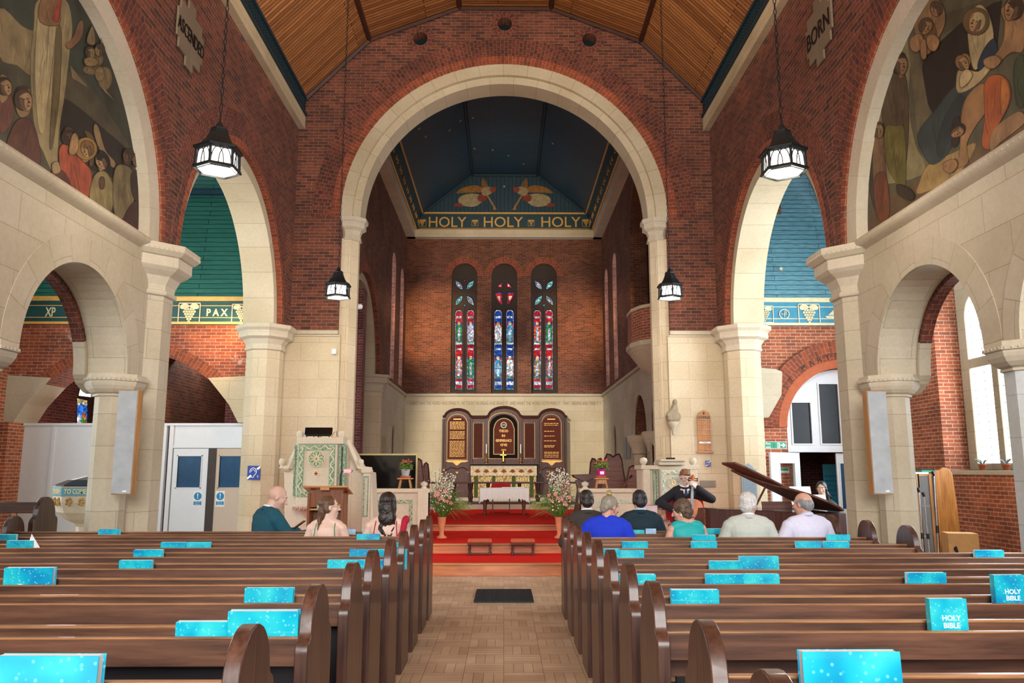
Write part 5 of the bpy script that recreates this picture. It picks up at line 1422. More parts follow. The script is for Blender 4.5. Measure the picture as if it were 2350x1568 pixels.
def frame(b, x0, x1, z0, z1, w, y0, y1):
    b.box(x0, x0 + w, y0, y1, z0, z1); b.box(x1 - w, x1, y0, y1, z0, z1); b.box(x0 + w, x1 - w, y0, y1, z0, z0 + w); b.box(x0 + w, x1 - w, y0, y1, z1 - w, z1)
def scroll(b, x0, x1, z0, z1, w, y, n, r=.007):
    """wavy gilt vine running round a border"""
    c = w / 2
    for (p, q, ax) in (((x0 + c, z0 + c), (x0 + c, z1 - c), 1), ((x1 - c, z0 + c), (x1 - c, z1 - c), 1), ((x0 + c, z1 - c), (x1 - c, z1 - c), 0), ((x0 + c, z0 + c), (x1 - c, z0 + c), 0)):
        Ln = math.hypot(q[0] - p[0], q[1] - p[1]); k = max(8, int(Ln / w * 6)); pts = []
        for i in range(k + 1):
            u = i / k; s_ = math.sin(u * Ln / w * 3.2) * w * .3
            pts.append((p[0] + (q[0] - p[0]) * u + (s_ if ax else 0), y, p[1] + (q[1] - p[1]) * u + (0 if ax else s_)))
        b.tube(pts, r, 4)
b = MB(); frame(b, fx0, fx1, zb + .02, ztp - .02, .085, y - .012, y); b.build('mosaic_border', M_MOS, t)
b = MB(); scroll(b, fx0, fx1, zb + .02, ztp - .02, .085, y - .015, 9); b.build('vine_scroll', M_CREAMR, t)
b = MB(); frame(b, fx0 - .1, fx0 - .05, zb + .02, ztp - .02, .018, y + .12, y + .16); b.build('side_mosaic', M_MOS, t)
b = MB(); frame(b, fx1 + .06, fx1 + .16, zb + .02, ztp - .02, .035, y + .02, y + .16); b.build('side_mosaic', M_MOS, t)
c = L(732, 1054); cx_ = c[0] - .0; cz_ = c[1]
cx_ = (fx0 + fx1) / 2
wb = MB().lathe([(.13, 0), (.13, .02)], (cx_, y - .0, cz_), 32, rotm=Euler((pi / 2, 0, 0)).to_matrix()).build('roundel', M_MOS, t)
b = MB()
for k in range(10):
    a = 2 * pi * k / 10; b.tube([(cx_ + .02 * math.cos(a), y - .025, cz_ + .02 * math.sin(a)), (cx_ + .085 * math.cos(a - .3), y - .025, cz_ + .085 * math.sin(a - .3)), (cx_ + .118 * math.cos(a - .14), y - .025, cz_ + .118 * math.sin(a - .14)), (cx_ + .118 * math.cos(a + .14), y - .025, cz_ + .118 * math.sin(a + .14)), (cx_ + .085 * math.cos(a + .3), y - .025, cz_ + .085 * math.sin(a + .3)), (cx_ + .02 * math.cos(a), y - .025, cz_ + .02 * math.sin(a))], .005, 4)
b.ring(cx_, cz_, .128, .137, 0, 360, y - .028, y - .01, 'Y', 32); b.build('petals', M_CREAMR, wb)
cz2 = L(1157, 1087)[1]
b = MB().box(cx_ - .05, cx_ + .05, y - .012, y, cz2 - .017, cz2 + .017); b.box(cx_ - .017, cx_ + .017, y - .012, y, cz2 - .05, cz2 + .05); q = b.build('cross', M_CREAMR, t)
b = MB().box(cx_ - .036, cx_ + .036, y - .016, y - .01, cz2 - .008, cz2 + .008); b.box(cx_ - .008, cx_ + .008, y - .016, y - .01, cz2 - .036, cz2 + .036); b.build('cross_inlay', M_RUST, q)
b = MB(); zc = zb
b.loft([((xa + xb) / 2 - .02, -.0, .1, .12, zc - .42), ((xa + xb) / 2 - .02, -.02, .22, .2, zc - .3), ((xa + xb) / 2, -.05, .36, .28, zc - .18), ((xa + xb) / 2, -.06, .42, .33, zc - .14)])
b.box(xa - .04, xb + .04, -.34, .06, zc - .14, zc - .08); b.box(xa - .0, xb + .0, -.31, .06, zc - .08, zc + .01)
b.build('corbel', M_STONEG, t, smooth=40)
b = MB()
for k in range(22):
    u = k / 21; b.ball((xa - .02 + (xb - xa + .04) * u, -.35, zc - .15 - .015 * (k % 2)), (.02, .025, .03), 8, 6)
b.build('carved_shells', plain('shell_rust', '#b89a86', .7, var=.3, nscale=40), t, smooth=60)
for px, py in ((647, 1062), (692, 1000), (787, 1000), (826, 1064)):
    A = L(px, py); MB().lathe([(.055, -.09), (.03, -.05), (.055, -.02), (.06, .02), (.05, .06), (.0, .075)], (A[0], .03 if px in (647, 826) else -.1, A[1]), 14).build('ball_finial', M_STONEG, t, smooth=60)
# octagonal newel on the right of the pulpit with carved panels
b = MB().box(L(836, 1080)[0], L(852, 1080)[0], -.12, .05, 0, L(1157, 1085)[1]); b.box(L(832, 1080)[0], L(855, 1080)[0], -.15, .06, L(1157, 1086)[1], L(1157, 1078)[1]); b.build('newel', M_STONEG, t, bevel=.01)
b = MB(); frame(b, L(838, 1080)[0], L(850, 1080)[0], L(1157, 1185)[1], L(1157, 1093)[1], .02, -.13, -.12); b.build('newel_mosaic', M_MOS, t)
MB().box(L(800, 1080)[0], L(806, 1080)[0], .03, .05, 0, L(1157, 1082)[1]).build('pilaster', M_STONEG, t)
b = MB().box(L(640, 1080)[0], L(858, 1080)[0], -.06, .1, 0, .12); b.box(L(636, 1080)[0], L(862, 1080)[0], -.1, .1, 0, .05); b.build('plinth', M_STONEG, t, bevel=.015)
# gear on the pulpit top
zt = P2(0, 1005)[1]
t = thing('tablet_stand', 'black tablet screen on a clamp stand on top of the pulpit', 'tablet', (P2(735, 1000)[0], DP - .12, zt))
MB().box(-.22, .22, -.012, .008, .035, .165, rot=Euler((R(-25), 0, R(4))).to_matrix()).build('screen', M_BLACKG, t, bevel=.004)
MB().box(-.235, .21, -.004, .004, .035, .175, rot=Euler((R(-25), 0, R(4))).to_matrix()).build('case', plain('pale_mauve', '#b9a9b4', .5), t)
b = MB().tube([(0, 0, 0), (0, .02, .1)], .015, 8); b.tube([(-.2, 0, .03), (.2, 0, .03)], .012, 8)
for x in (-.19, -.07, .04, .17): b.tube([(x, 0, .03), (x - .02 * (1 if x < 0 else -1), -.06, -.1)], .006, 5); b.ball((x, 0, .03), .02, 8, 6)
b.build('stand', M_IRON, t)
t = thing('clip_microphone', 'thin black cable loop on the pulpit top right of the tablet', 'microphone', (P2(772, 1004)[0], DP - .1, zt))
MB().tube([(-.06, 0, .01), (-.02, 0, .08), (.02, 0, .1), (.03, 0, .01)], .004, 5).build('cable', M_BLACK, t); MB().box(-.06, .07, -.03, .03, 0, .012).build('base', M_OAKX, t)

# lectern in front of pulpit
DL = 11.2
xl0, xl1 = xx(703, 1120, DL), xx(803, 1120, DL); ztop = zz(1116, DL)
t = thing('lectern', 'tall wooden lectern with slanted top standing before the pulpit', 'lectern', ((xl0 + xl1) / 2, DL, 0))
hw = (xl1 - xl0) / 2; M_LECT = grain('lectern_wood', '#6a3a1c', '#96592f', .4, 2)
MB().prism([(-.2, ztop - .015), (.26, ztop - .12), (.26, ztop - .10), (-.2, ztop + .01)], -hw, hw, 'X').build('slanted_top', M_OAKX, t, bevel=.004)
lw = hw * .76
for sx in (-1, 1): MB().box(sx * lw - .018, sx * lw + .018, -.14, .18, 0, ztop - .09).build('side_panel', M_LECT, t, bevel=.004)
MB().box(-lw, lw, -.1, -.08, ztop - .28, ztop - .05).build('front_panel', M_LECT, t); MB().box(-lw, lw, .1, .12, .1, ztop - .28).build('back_panel', M_LECT, t); MB().box(-lw, lw, -.12, .15, ztop - .32, ztop - .3).build('shelf', M_OAKX, t)
MB().box(-.06, .06, -.21, -.19, ztop - .05, ztop - .015).build('book_stop', M_OAKX, t)
t = thing('reading_lamp', 'gooseneck lamp with glowing pink head on the wooden lectern', 'lamp', ((xl0 + xl1) / 2 + .13, DL + .15, ztop - .01))
MB().tube([(0, 0, 0), (0, 0, .16), (.015, 0, .2), (.06, -.01, .215)], .007, 8).build('gooseneck', M_BLACK, t)
MB().box(.05, .16, -.03, .02, .19, .24).build('head', emit('pink_lamp_glow', '#ff7a80', 1.3), t, bevel=.01); MB().tube([(.155, -.03, .235), (.18, -.03, .22), (.155, -.03, .195)], .006, 6).build('clip', M_BLACK, t)

# low chancel walls
def low_wall(xa, xb, label, mos, mir):
    t = thing('low_stone_wall', label, 'wall', ((xa + xb) / 2, 13.95, .18)); hw = (xb - xa) / 2; H = zz(1131, 13.9) - .18
    MB().box(-hw, hw, -.12, .12, 0, H).build('body', M_STONEG, t)
    b = MB().box(-hw - .02, hw + .02, -.17, .17, H, H + .07); b.build('coping', M_STONEG, t, bevel=.015)
    b = MB().box(-hw - .01, hw + .01, -.16, .14, 0, .14); b.box(-hw, hw, -.14, .12, .14, .19); b.build('plinth', M_STONEG, t, bevel=.012)
    b = MB(); x0, x1 = -hw * .85, hw * .45
    if mir < 0: x0, x1 = -hw * .5, hw * .9
    frame(b, x0, x1, .28, H - .12, .055, -.135, -.12); b.build('mosaic_border', mos, t)
    b = MB(); scroll(b, x0, x1, .28, H - .12, .055, -.14, 8, .006); b.build('vine_scroll', M_CREAMR, t)
    e = hw - .09 if mir > 0 else -hw + .09
    MB().box(e - .09, e + .09, -.2, .16, 0, H + .05).build('end_post', M_STONEG, t, bevel=.012)
    MB().lathe([(.06, 0), (.035, .03), (.06, .06), (.065, .09), (.0, .13)], (e, 0, H + .07), 14).build('ball_finial', M_STONEG, t, smooth=60)
low_wall(xx(853, 1150, 13.9), xx(984, 1150, 13.9), 'low carved stone wall between the pulpit and the left flowers', M_MOS, 1)
low_wall(xx(1332, 1150, 13.9), xx(1472, 1150, 13.9), 'low carved stone wall between the right flowers and the small stone pulpit', M_MOSB, -1)
# stools with potted plants on the low walls
def stool(px, label, sc, topw):
    z = zz(1131, 13.9) + .07; x = xx(px, 1110, 13.95)
    t = thing('stool', label, 'stool', (x, 13.95, z)); h = zz(1097, 13.95) - z
    MB().box(-topw, topw, -.09, .09, h - .025, h).build('seat', M_OAKX, t, bevel=.005)
    for sx in (-1, 1):
        for sy in (-1, 1): MB().tube([(sx * topw * .8, sy * .07, 0), (sx * topw * .55, sy * .05, h - .02)], .016, 6).build('leg', M_OAK, t)
    if sc: MB().box(-topw * .6, topw * .6, -.05, .05, h - .1, h - .03).build('apron', M_OAKX, t)
    return x, z + h
def plant(x, z, potm, label, seed, flower=None, s=1.0):
    rnd = random.Random(seed); t = thing('potted_plant', label, 'plant', (x, 13.95, z))
    MB().lathe([(.085, 0), (.1, .03), (.095, .035), (.08, .02)], n=18).build('saucer', M_TERRA, t)
    MB().lathe([(.06, .02), (.08, .14), (.085, .15), (.07, .145)], n=18).build('pot', potm, t, smooth=50)
    g = MB()
    for i in range(110):
        a = rnd.uniform(0, 2 * pi); r_ = rnd.uniform(0, .13); g.ball((r_ * math.cos(a), r_ * math.sin(a), .17 + rnd.uniform(0, .13) - r_ * .3), (.026, .02, .007), 6, 4, rot=Euler((rnd.uniform(-1, 1), rnd.uniform(-1, 1), a)).to_matrix())
    g.build('leaves', M_LEAFG, t)
    if flower:
        g = MB()
        for i in range(16): a = rnd.uniform(0, 2 * pi); r_ = rnd.uniform(.02, .13); g.ball((r_ * math.cos(a), r_ * math.sin(a) - .02, .2 + rnd.uniform(.03, .13)), .013, 6, 5)
        g.build('flowers', flower, t)
M_MAG = plain('magenta_pot', '#c0168c', .35)
x, z = stool(930, 'small rustic wooden stool on the left low stone wall', False, .13); plant(x, z, M_GREY, 'red-flowering begonia in a grey pot on the left stool', 1, plain('begonia_red', '#d7474c', .6))
x, z = stool(1380, 'small oak stool on the right low stone wall', True, .12); plant(x, z, M_MAG, 'leafy begonia in a magenta pot on the right stool', 2, plain('begonia_red', '#d7474c', .6))
tag(MB().box(-.035, .035, -.001, .001, 0, .05).build('pot_label', M_WHITE, loc=(x + .005, 13.865, z + .06)), 'white price label on the magenta pot', 'label')
# big screen behind the left low wall
xa, xb = xx(816, 1080, 14.6), xx(955, 1080, 14.6)
t = thing('television', 'large black flat screen with a thin gilt frame behind the left low wall', 'television', ((xa + xb) / 2, 14.65, .335)); hw = (xb - xa) / 2; zt = zz(1044, 14.6) - .335
MB().box(-hw, hw, -.02, .04, zt - 1.0, zt).build('screen', M_BLACKG, t, bevel=.004)
b = MB(); frame(b, -hw - .02, hw + .02, zt - 1.02, zt + .02, .03, -.03, .0); b.build('bezel', plain('bezel_gilt', '#8f8052', .35, .5), t)
for sx in (-1, 1): MB().box(sx * hw * .6 - .03, sx * hw * .6 + .03, -.2, .2, 0, .05).build('foot', M_BLACK, t); MB().box(sx * hw * .6 - .03, sx * hw * .6 + .03, 0, .05, .04, zt - .9).build('post', M_BLACK, t)

# ================================================================ AMBO (right)
XA = xx(1535, 1100, DP); t = thing('ambo', 'smaller stone pulpit with blue mosaic border and rosette behind the cellist', 'pulpit', (XA, DP, .18))
def L(px, py): a = P2(px, py); return (a[0] - XA, a[1] - .18)
H = L(1157, 1078)[1]
b = MB().box(L(1474, 1080)[0], L(1598, 1080)[0], 0, .6, 0, H); b.build('body', M_STONEG, t, bevel=.01)
b = MB().box(L(1470, 1080)[0], L(1602, 1080)[0], -.06, .64, H, H + .07); b.box(L(1508, 1080)[0], L(1566, 1080)[0], -.2, .3, H + .07, L(1157, 1060)[1]); b.box(L(1510, 1080)[0], L(1568, 1080)[0], -.24, .3, L(1157, 1060)[1], L(1157, 1055)[1]); b.build('coping', M_STONEG, t, bevel=.012)
for px in (1477, 1590):
    A = L(px, 1066); MB().lathe([(.055, -.05), (.03, -.01), (.055, .02), (.065, .06), (.05, .1), (.0, .115)], (A[0], .0, A[1]), 14).build('ball_finial', M_STONEG, t, smooth=60)
for px in (1483, 1590): MB().box(L(px - 8, 1080)[0], L(px + 8, 1080)[0], -.05, 0, 0, H).build('pilaster', M_STONEG, t, bevel=.01)
b = MB().box(L(1510, 1080)[0], L(1572, 1080)[0], -.2, 0, L(1157, 1168)[1], H); b.build('drum', M_STONEG, t, bevel=.008)
b = MB(); x0, x1, z0_, z1_ = L(1512, 1080)[0], L(1570, 1080)[0], L(1157, 1165)[1], L(1157, 1080)[1]; frame(b, x0, x1, z0_, z1_, .06, -.215, -.2); b.build('mosaic_border', M_MOSB, t)
b = MB(); frame(b, L(1497, 1080)[0], L(1507, 1080)[0], z0_, z1_, .02, -.06, -.0); b.build('side_mosaic', M_MOS, t)
b = MB(); scroll(b, x0, x1, z0_, z1_, .06, -.22, 8, .006); b.build('vine_scroll', M_CREAMR, t)
cx_, cz_ = L(1540, 1108); b = MB().ring(cx_, cz_, .075, .095, 0, 360, -.215, -.2, 'Y', 28)
rs = b.build('rosette_rim', M_MOSB, t); b = MB()
for k in range(12):
    a = 2 * pi * k / 12
    for r_ in (.03, .06): b.ball((cx_ + r_ * math.cos(a + r_ * 9), -.205, cz_ + r_ * math.sin(a + r_ * 9)), (.013, .01, .013), 8, 6)
b.build('rosette', M_CREAMR, t, smooth=60)
b = MB(); xa_, xb_ = x0, x1
for k in range(5): b.ball((xa_ + (xb_ - xa_) * (k + .5) / 5, -.2, z0_ - .14), (.07, .06, .06), 10, 7)
b.box(xa_ - .03, xb_ + .03, -.23, 0, z0_ - .1, z0_ - .03); b.build('corbel', plain('carved_pinkish', '#c9ab93', .7, var=.25, nscale=30), t, smooth=60)
tag(MB().box(-.07, .07, -.04, .04, 0, .03).build('desk_microphone', M_BLACK, loc=(P2(1536, 1054)[0], DP - .1, .18 + L(1157, 1055)[1]), bevel=.01), 'small black microphone base on the desk of the stone ambo', 'microphone')

# ================================================================ CHANCEL STALLS
def stall_end(x, d, w, h, label, z=.453, two=True, back=True):
    t = thing('choir_stall', label, 'stall', (x, d, z))
    if two:
        pr = [(-w, 0), (w, 0), (w, h * .55), (w * .82, h * .72), (w * .7, h * .92), (w * .5, h), (w * .22, h * .985), (0, h * .95), (-w * .22, h * .985), (-w * .5, h), (-w * .7, h * .92), (-w * .82, h * .72), (-w, h * .55)]
    else:
        pr = [(-w, 0), (w, 0), (w, h * .6), (w * .8, h * .8), (w * .5, h * .97), (0, h), (-w * .5, h * .97), (-w * .8, h * .8), (-w, h * .6)]
    MB().prism(pr, -.04, .04, 'Y').build('end_panel', M_MAHO, t, bevel=.015)
    MB().tube([(p[0], -.04, p[1]) for p in pr[2:]], .02, 6).build('edge_moulding', M_DKWX, t)
    MB().box(-w * .8, w * .8, .04, .5, .4, .45).build('seat', M_DKWX, t)
    return t
def sx_(px, d): return xx(px, 1080, d)
stall_end(sx_(1407, 18.2), 18.2, .27, zz(1042, 18.2) - .453, 'tall dark wooden stall with double-humped top right of the altar rail')
stall_end(sx_(1369, 20.5), 20.5, .22, zz(1052, 20.5) - .453, 'farther double-humped wooden stall behind the magenta pot plant')
stall_end(sx_(1452, 16.8), 16.8, .16, zz(1069, 16.8) - .453, 'low round-topped wooden stall end beside the stone ambo', two=False)
stall_end(sx_(960, 18.2), 18.2, .14, zz(1053, 18.2) - .453, 'tall curved wooden stall end beside the television', two=False)
stall_end(sx_(978, 20.0), 20.0, .09, zz(1062, 20) - .453, 'narrow dark carved stall end near the left flowers', two=False)
t = thing('reading_desk', 'dark wooden reading desk with dished top and curved sides near the right flowers', 'lectern', (sx_(1340, 15.6), 15.6, .335))
zt = zz(1090, 15.5) - .335
MB().prism([(-.24, zt), (.26, zt + .02), (.2, zt - .06), (.08, zt - .11), (-.06, zt - .11), (-.2, zt - .05)], -.2, .2, 'Y').build('desk_top', M_DKWX, t, bevel=.01)
for sx in (-1, 1): MB().prism(smooth_poly([(-.16 + sx * .02, zt - .1), (.16, zt - .1), (.13, zt - .3), (.2, zt * .3), (.22, 0), (-.22, 0), (-.2, zt * .3), (-.13, zt - .3)]), sx * .16 - .02, sx * .16 + .02, 'Y').build('side', M_DKW, t)
# stringed instrument leaning
t = thing('guitar', 'brown guitar neck with black headstock leaning in a stand behind the right low wall', 'guitar', (sx_(1424, 14.4), 14.5, .335))
p0, p1 = Vector((0, 0, zz(1125, 14.4) - .4)), Vector((.17, 0, zz(1098, 14.4) - .335))
MB().tube([p0 - Vector((.2, 0, .25)), p1], .02, 8, flat=.5).build('neck', M_MAHO, t)
MB().tube([p1, p1 + Vector((.05, 0, .05))], .035, 6, flat=.5).build('headstock', M_BLACK, t)
b = MB().prism(smooth_poly([(-.12, .0), (.1, .02), (.14, .18), (.06, .3), (.1, .42), (-.02, .5), (-.14, .42), (-.1, .3), (-.17, .15)]), -.04, .04, 'Y'); b.build('body', M_MAHO, t, bevel=.008)
# long dark snuffers / poles
tag(MB().tube([(0, 0, 0), (0, 0, 1.2)], .02, 6).build('standard_pole', M_DKW, loc=(sx_(1387, 24.0), 24.0, .58)), 'thin dark pole standing before the right chancel wall', 'pole')
# wall notices in chancel
for px, lab in ((874, 'left'), (882, 'right')):
    y_, z_ = PX(px, 1027, -3.54); tag(MB().box(-3.56, -3.548, y_ - .25, y_ + .25, z_ - .3, z_ + .3).build('framed_notice', M_GLASSD), 'small dark %s one of two panels on the left chancel stone wall' % lab, 'panel')
for px, lab in ((1434, 'left'), (1443, 'right')):
    y_, z_ = PX(px, 1028, 3.54); tag(MB().box(3.535, 3.548, y_ - .3, y_ + .3, z_ - .3, z_ + .3).build('framed_notice', M_GLASSB), 'small blue-dark %s one of two panels on the right chancel stone wall' % lab, 'panel')
for c in (25.75,):
    struct(MB().box(-3.7, -3.66, 25.4, 26.1, .6, 3.0).build('trim_6', M_STONEW)); struct(MB().box(3.66, 3.7, 25.4, 26.1, .6, 3.0).build('trim_6', M_STONEW))
# spot lights
def spotlight(loc, aim, label, white=False):
    t = thing('spotlight', label, 'spotlight', loc)
    q = Vector(aim).normalized().to_track_quat('Z', 'Y').to_matrix()
    MB().lathe([(.03, -.1), (.055, -.08), (.06, .06), (.07, .08), (.05, .07)], (0, 0, .1), 14, rotm=q).build('housing', M_WHITE if white else M_BLACK, t, smooth=50)
    MB().lathe([(.055, .0), (.05, .01)], tuple(Vector((0, 0, .1)) + q @ Vector((0, 0, .065))), 14, rotm=q).build('lens', M_GLOW if not white else M_GREY, t)
    MB().tube([(0, 0, 0), (0, 0, .1)], .012, 6).build('bracket', M_BLACK, t)
spotlight((-4.95, 15.2, 4.2), (-.7, -.4, -.25), 'small lit spotlight on the capital of the far left pier')
y_, z_ = PX(393, 885, -7.2)
spotlight((xx(393, 885, 19.45), 19.45, zz(893, 19.45)), (.2, -1, -.2), 'small spotlight high on the purple brick beyond the left arch')
spotlight((-2.98, 15.9, zz(716, 15.9)), (-.7, -.6, -.2), 'small white dome light beside the left chancel arch shaft', True)
tag(MB().box(-.04, .04, -.06, .02, -.05, .05).build('junction_box', M_WHITE, loc=(xx(767, 808, 15.3), 15.32, zz(808, 15.3)), bevel=.01), 'small white wall box on the left stone dado near the arch', 'box')

# ================================================================ RIGHT AISLE: DOORWAY
t = thing('chapel_screen', 'white arched timber screen with tall windows above the chapel doors', 'door frame', (6.75, 15.95, 0))
zt = zz(1031, 15.9)
wins_ = [[(xx(a, 1000, 15.9) - 6.75, zz(d_, 15.9)), (xx(b_, 1000, 15.9) - 6.75, zz(d_, 15.9)), (xx(b_, 1000, 15.9) - 6.75, zz(c_, 15.9)), (xx(a, 1000, 15.9) - 6.75, zz(c_, 15.9))] for a, b_, c_, d_ in ((1821, 1864, 924, 1018), (1886, 1930, 881, 1018))]
wins_ += [[(.5, wins_[0][0][1]), (.95, wins_[0][0][1]), (.95, wins_[0][2][1]), (.5, wins_[0][2][1])]]
MB().prism([(-1.18, zt), (1.18, zt)] + arc(0, 2.34, 1.17, 0, 180, 36), -.03, .03, 'Y', holes=wins_).build('tympanum', M_WHITEP, t)
for w_ in wins_:
    b = MB(); frame(b, w_[0][0] - .03, w_[1][0] + .03, w_[0][1] - .03, w_[2][1] + .03, .03, -.05, -.03); b.build('glazing_bead', M_WHITEP, t)
    b = MB().box(w_[0][0], w_[1][0], 0, .01, w_[0][1], w_[2][1]); b.build('glass', M_GLASSD, t)
MB().box(-1.18, 1.18, -.06, .04, zt - .06, zt + .02).build('transom', M_WHITEP, t)
def leafdoor(px0, px1, y0, y1, label, wx0, wx1):
    xa, xb = xx(px0, 1100, y0), xx(px1, 1100, y1); t = thing('chapel_door', label, 'door', (xa, y0, 0), math.atan2(y1 - y0, xb - xa))
    w = math.hypot(xb - xa, y1 - y0); h = zt - .08
    MB().prism([(0, .01), (w, .01), (w, h), (0, h)], -.02, .02, 'Y', holes=[[(w * wx0, .75), (w * wx1, .75), (w * wx1, h - .2), (w * wx0, h - .2)]]).build('leaf', M_WHITEP, t)
    b = MB(); frame(b, w * wx0 - .02, w * wx1 + .02, .73, h - .18, .022, -.032, -.02); b.build('glazing_bead', M_WHITEP, t)
    g = NT('clear_glass_' + str(px0)); g.fin((.9, .95, .97, 1), .03); g.b.inputs['Transmission Weight'].default_value = 1; g.b.inputs['IOR'].default_value = 1.01
    MB().box(w * wx0, w * wx1, -.003, .003, .75, h - .2).build('glass', g.m if px0 < 1800 else M_GLASSB, t)
    MB().tube([(w * .93, -.05, .98), (w * .93, -.05, 1.1)], .01, 6).build('handle', M_STEEL, t)
leafdoor(1769, 1836, 15.1, 15.55, 'white door leaf swung open against the brick, window showing bricks behind', .3, .8)
leafdoor(1921, 1952, 15.98, 15.99, 'white closed door leaf with dark blue window beside the octagonal pillar', .25, .9)
t = thing('louvred_panel', 'turquoise louvred shutter leaning inside the dark chapel doorway', 'shutter', (xx(1917, 1100, 17.5), 17.5, 0), .0)
MB().box(-.26, .26, 0, .03, 0, zz(1066, 17.5)).build('frame', plain('turq_paint', '#2f93b5', .5), t)
for k in range(12): MB().box(-.22, .22, -.02, 0, .25 + k * .1, .29 + k * .1, rot=Euler((.5, 0, 0)).to_matrix()).build('slat', MATS['turq_paint'], t)

# ================================================================ RIGHT AISLE SIDE
DC = 12.6
t = thing('glazed_cabinet', 'wooden glass-fronted cabinet against the right aisle wall behind the pillar', 'cabinet', (xx(2127, 1200, DC), DC, 0)); h = zz(1088, DC); w = .19
for sx in (-1, 1): MB().box(sx * w - .02, sx * w + .02, -.2, .2, 0, h).build('side', M_OAK, t)
MB().box(-w, w, -.2, .2, h - .03, h).build('top', M_OAKX, t); MB().box(-w, w, .18, .2, .1, h).build('back', M_OAK, t)
for k in (.1, .5, .95): MB().box(-w, w, -.18, .18, k, k + .02).build('shelf', M_OAKX, t)
MB().box(-.02, .02, -.21, -.19, .1, h).build('stile', M_OAK, t)
gg = NT('cabinet_glass'); gg.fin((.85, .9, .92, 1), .05); gg.b.inputs['Transmission Weight'].default_value = .9; gg.b.inputs['IOR'].default_value = 1.02
MB().box(-w, w, -.2, -.195, .1, h - .03).build('glass', gg.m, t)
for i, (dx, m_) in enumerate(((-.12, M_WHITE), (.08, M_SGREEN), (.05, M_BLACK))):
    tag(MB().box(-.11, .11, -.1, .1, 0, .025).build('folder', m_, loc=(t.location.x + dx * .6, DC, h + .002 + i * .027)), ['white folder at the bottom of the stack on the glazed cabinet', 'green folder in the middle of the stack on the glazed cabinet', 'black folder on top of the stack on the glazed cabinet'][i], 'folder')
def micstand(px0, pxt, pyt, d, label):
    x0, x1 = xx(px0, 1250, d), xx(pxt, pyt, d); zt = zz(pyt, d); t = thing('microphone_stand', label, 'microphone stand', (x0, d, 0), 0, 'microphone stands by the cabinet')
    MB().tube([(0, 0, .05), (x1 - x0, 0, zt)], .011, 8).build('pole', M_STEEL, t)
    u = .45; MB().tube([((x1 - x0) * u, 0, zt * u), ((x1 - x0) * (u + .07), 0, zt * (u + .07))], .022, 8).build('clutch', M_BLACK, t)
    for k in range(3): a = k * 2 * pi / 3; MB().tube([(0, 0, .2), (.2 * math.cos(a), .2 * math.sin(a), .0)], .009, 6).build('leg', M_BLACK, t)
    MB().tube([((x1 - x0), 0, zt), ((x1 - x0) - .02, 0, zt + .06)], .022, 8).build('clip', M_BLACK, t)
micstand(2117, 2110, 1130, 11.6, 'silver microphone stand nearest the right octagonal pillar')
micstand(2132, 2121, 1140, 12.0, 'second silver microphone stand from the right octagonal pillar')
micstand(2151, 2144, 1092, 11.3, 'tallest silver microphone stand before the leaning board')
t = thing('leaning_board', 'tall curved-edge wooden board leaning against the right aisle wall', 'board', (xx(2178, 1200, 12.35), 12.35, 0)); zt = zz(1073, 12.35)
MB().prism([(-.17, 0), (.2, 0), (.12, zt - .1), (.07, zt - .02), (-.02, zt), (-.1, zt - .05), (-.15, zt - .04)], 0, .035, 'Y').build('panel', grain('board_honey', '#8a4f1e', '#c98f4e', .3, 2), t, bevel=.006)
t = thing('cardboard_box', 'open-topped brown cardboard box with a black curved mark by the right wall', 'box', (xx(2205, 1250, 11.8), 11.8, 0), -.25); zt = zz(1224, 11.8)
MB().box(-.2, .2, -.15, .2, 0, zt).build('carton', plain('cardboard', '#b98c57', .8), t)
MB().prism(smooth_poly([(-.14, zt - .22), (-.1, zt - .18), (-.075, zt - .3), (-.07, zt - .42), (-.12, zt - .42), (-.1, zt - .3)]), -.156, -.15, 'Y').build('curved_mark', M_BLACK, t)
for k, px in enumerate((2252, 2306)):
    y_, z_ = PX(px, 1070, 7.9); t = thing('potted_plant', 'small spiky plant in a terracotta pot on the window sill, %s one' % ('left' if k == 0 else 'right'), 'plant', (7.92, y_, 1.5), 0, 'pots on the right window sill')
    MB().lathe([(.045, 0), (.06, .08), (.066, .085), (.066, .1), (.05, .1)], n=16).build('pot', M_TERRA, t, smooth=40)
    g = MB(); rnd = random.Random(k)
    for i in range(16): a = rnd.uniform(0, 2 * pi); g.tube([(0, 0, .08), (.05 * math.cos(a), .05 * math.sin(a), .15), (.11 * math.cos(a), .11 * math.sin(a), .19)], [.008, .008, .001], 4)
    g.build('leaves', plain('leaf_grey', '#8fa0a8', .6), t)

# ================================================================ GRAND PIANO
t = thing('grand_piano', 'mahogany grand piano with its lid propped open, before the right pier', 'piano', (3.80, 10.32, 0), R(5))
t.scale = (1, 1, .955)
PL = [(.68, 1.72), (.68, .25), (.62, .08), (.48, 0), (.3, .0), (.12, .1), (.0, .3), (-.1, .62), (-.3, .9), (-.6, 1.1), (-.74, 1.35), (-.78, 1.72)]
b = MB().prism(PL, .72, 1.0, 'Z'); b.build('case', M_DKW, t, bevel=.012)
MB().prism([(p[0] * .94 - .0, .05 + p[1] * .95) for p in PL], .985, 1.006, 'Z').build('soundboard', M_BLACKG, t)
b = MB().box(-.78, .68, 1.7, 1.95, .62, .72); b.build('key_bed', M_MAHO, t)
for sx in (-.78, .62): MB().prism([(1.5, .72), (1.95, .72), (1.97, .80), (1.9, .86), (1.82, .9), (1.76, 1.0), (1.5, 1.0)], sx, sx + .06, 'X').build('cheek', M_MAHO, t, bevel=.01)
k_ = MB().box(-.7, .6, 1.78, 1.93, .72, .74).build('white_keys', M_WHITE, t)
b = MB()
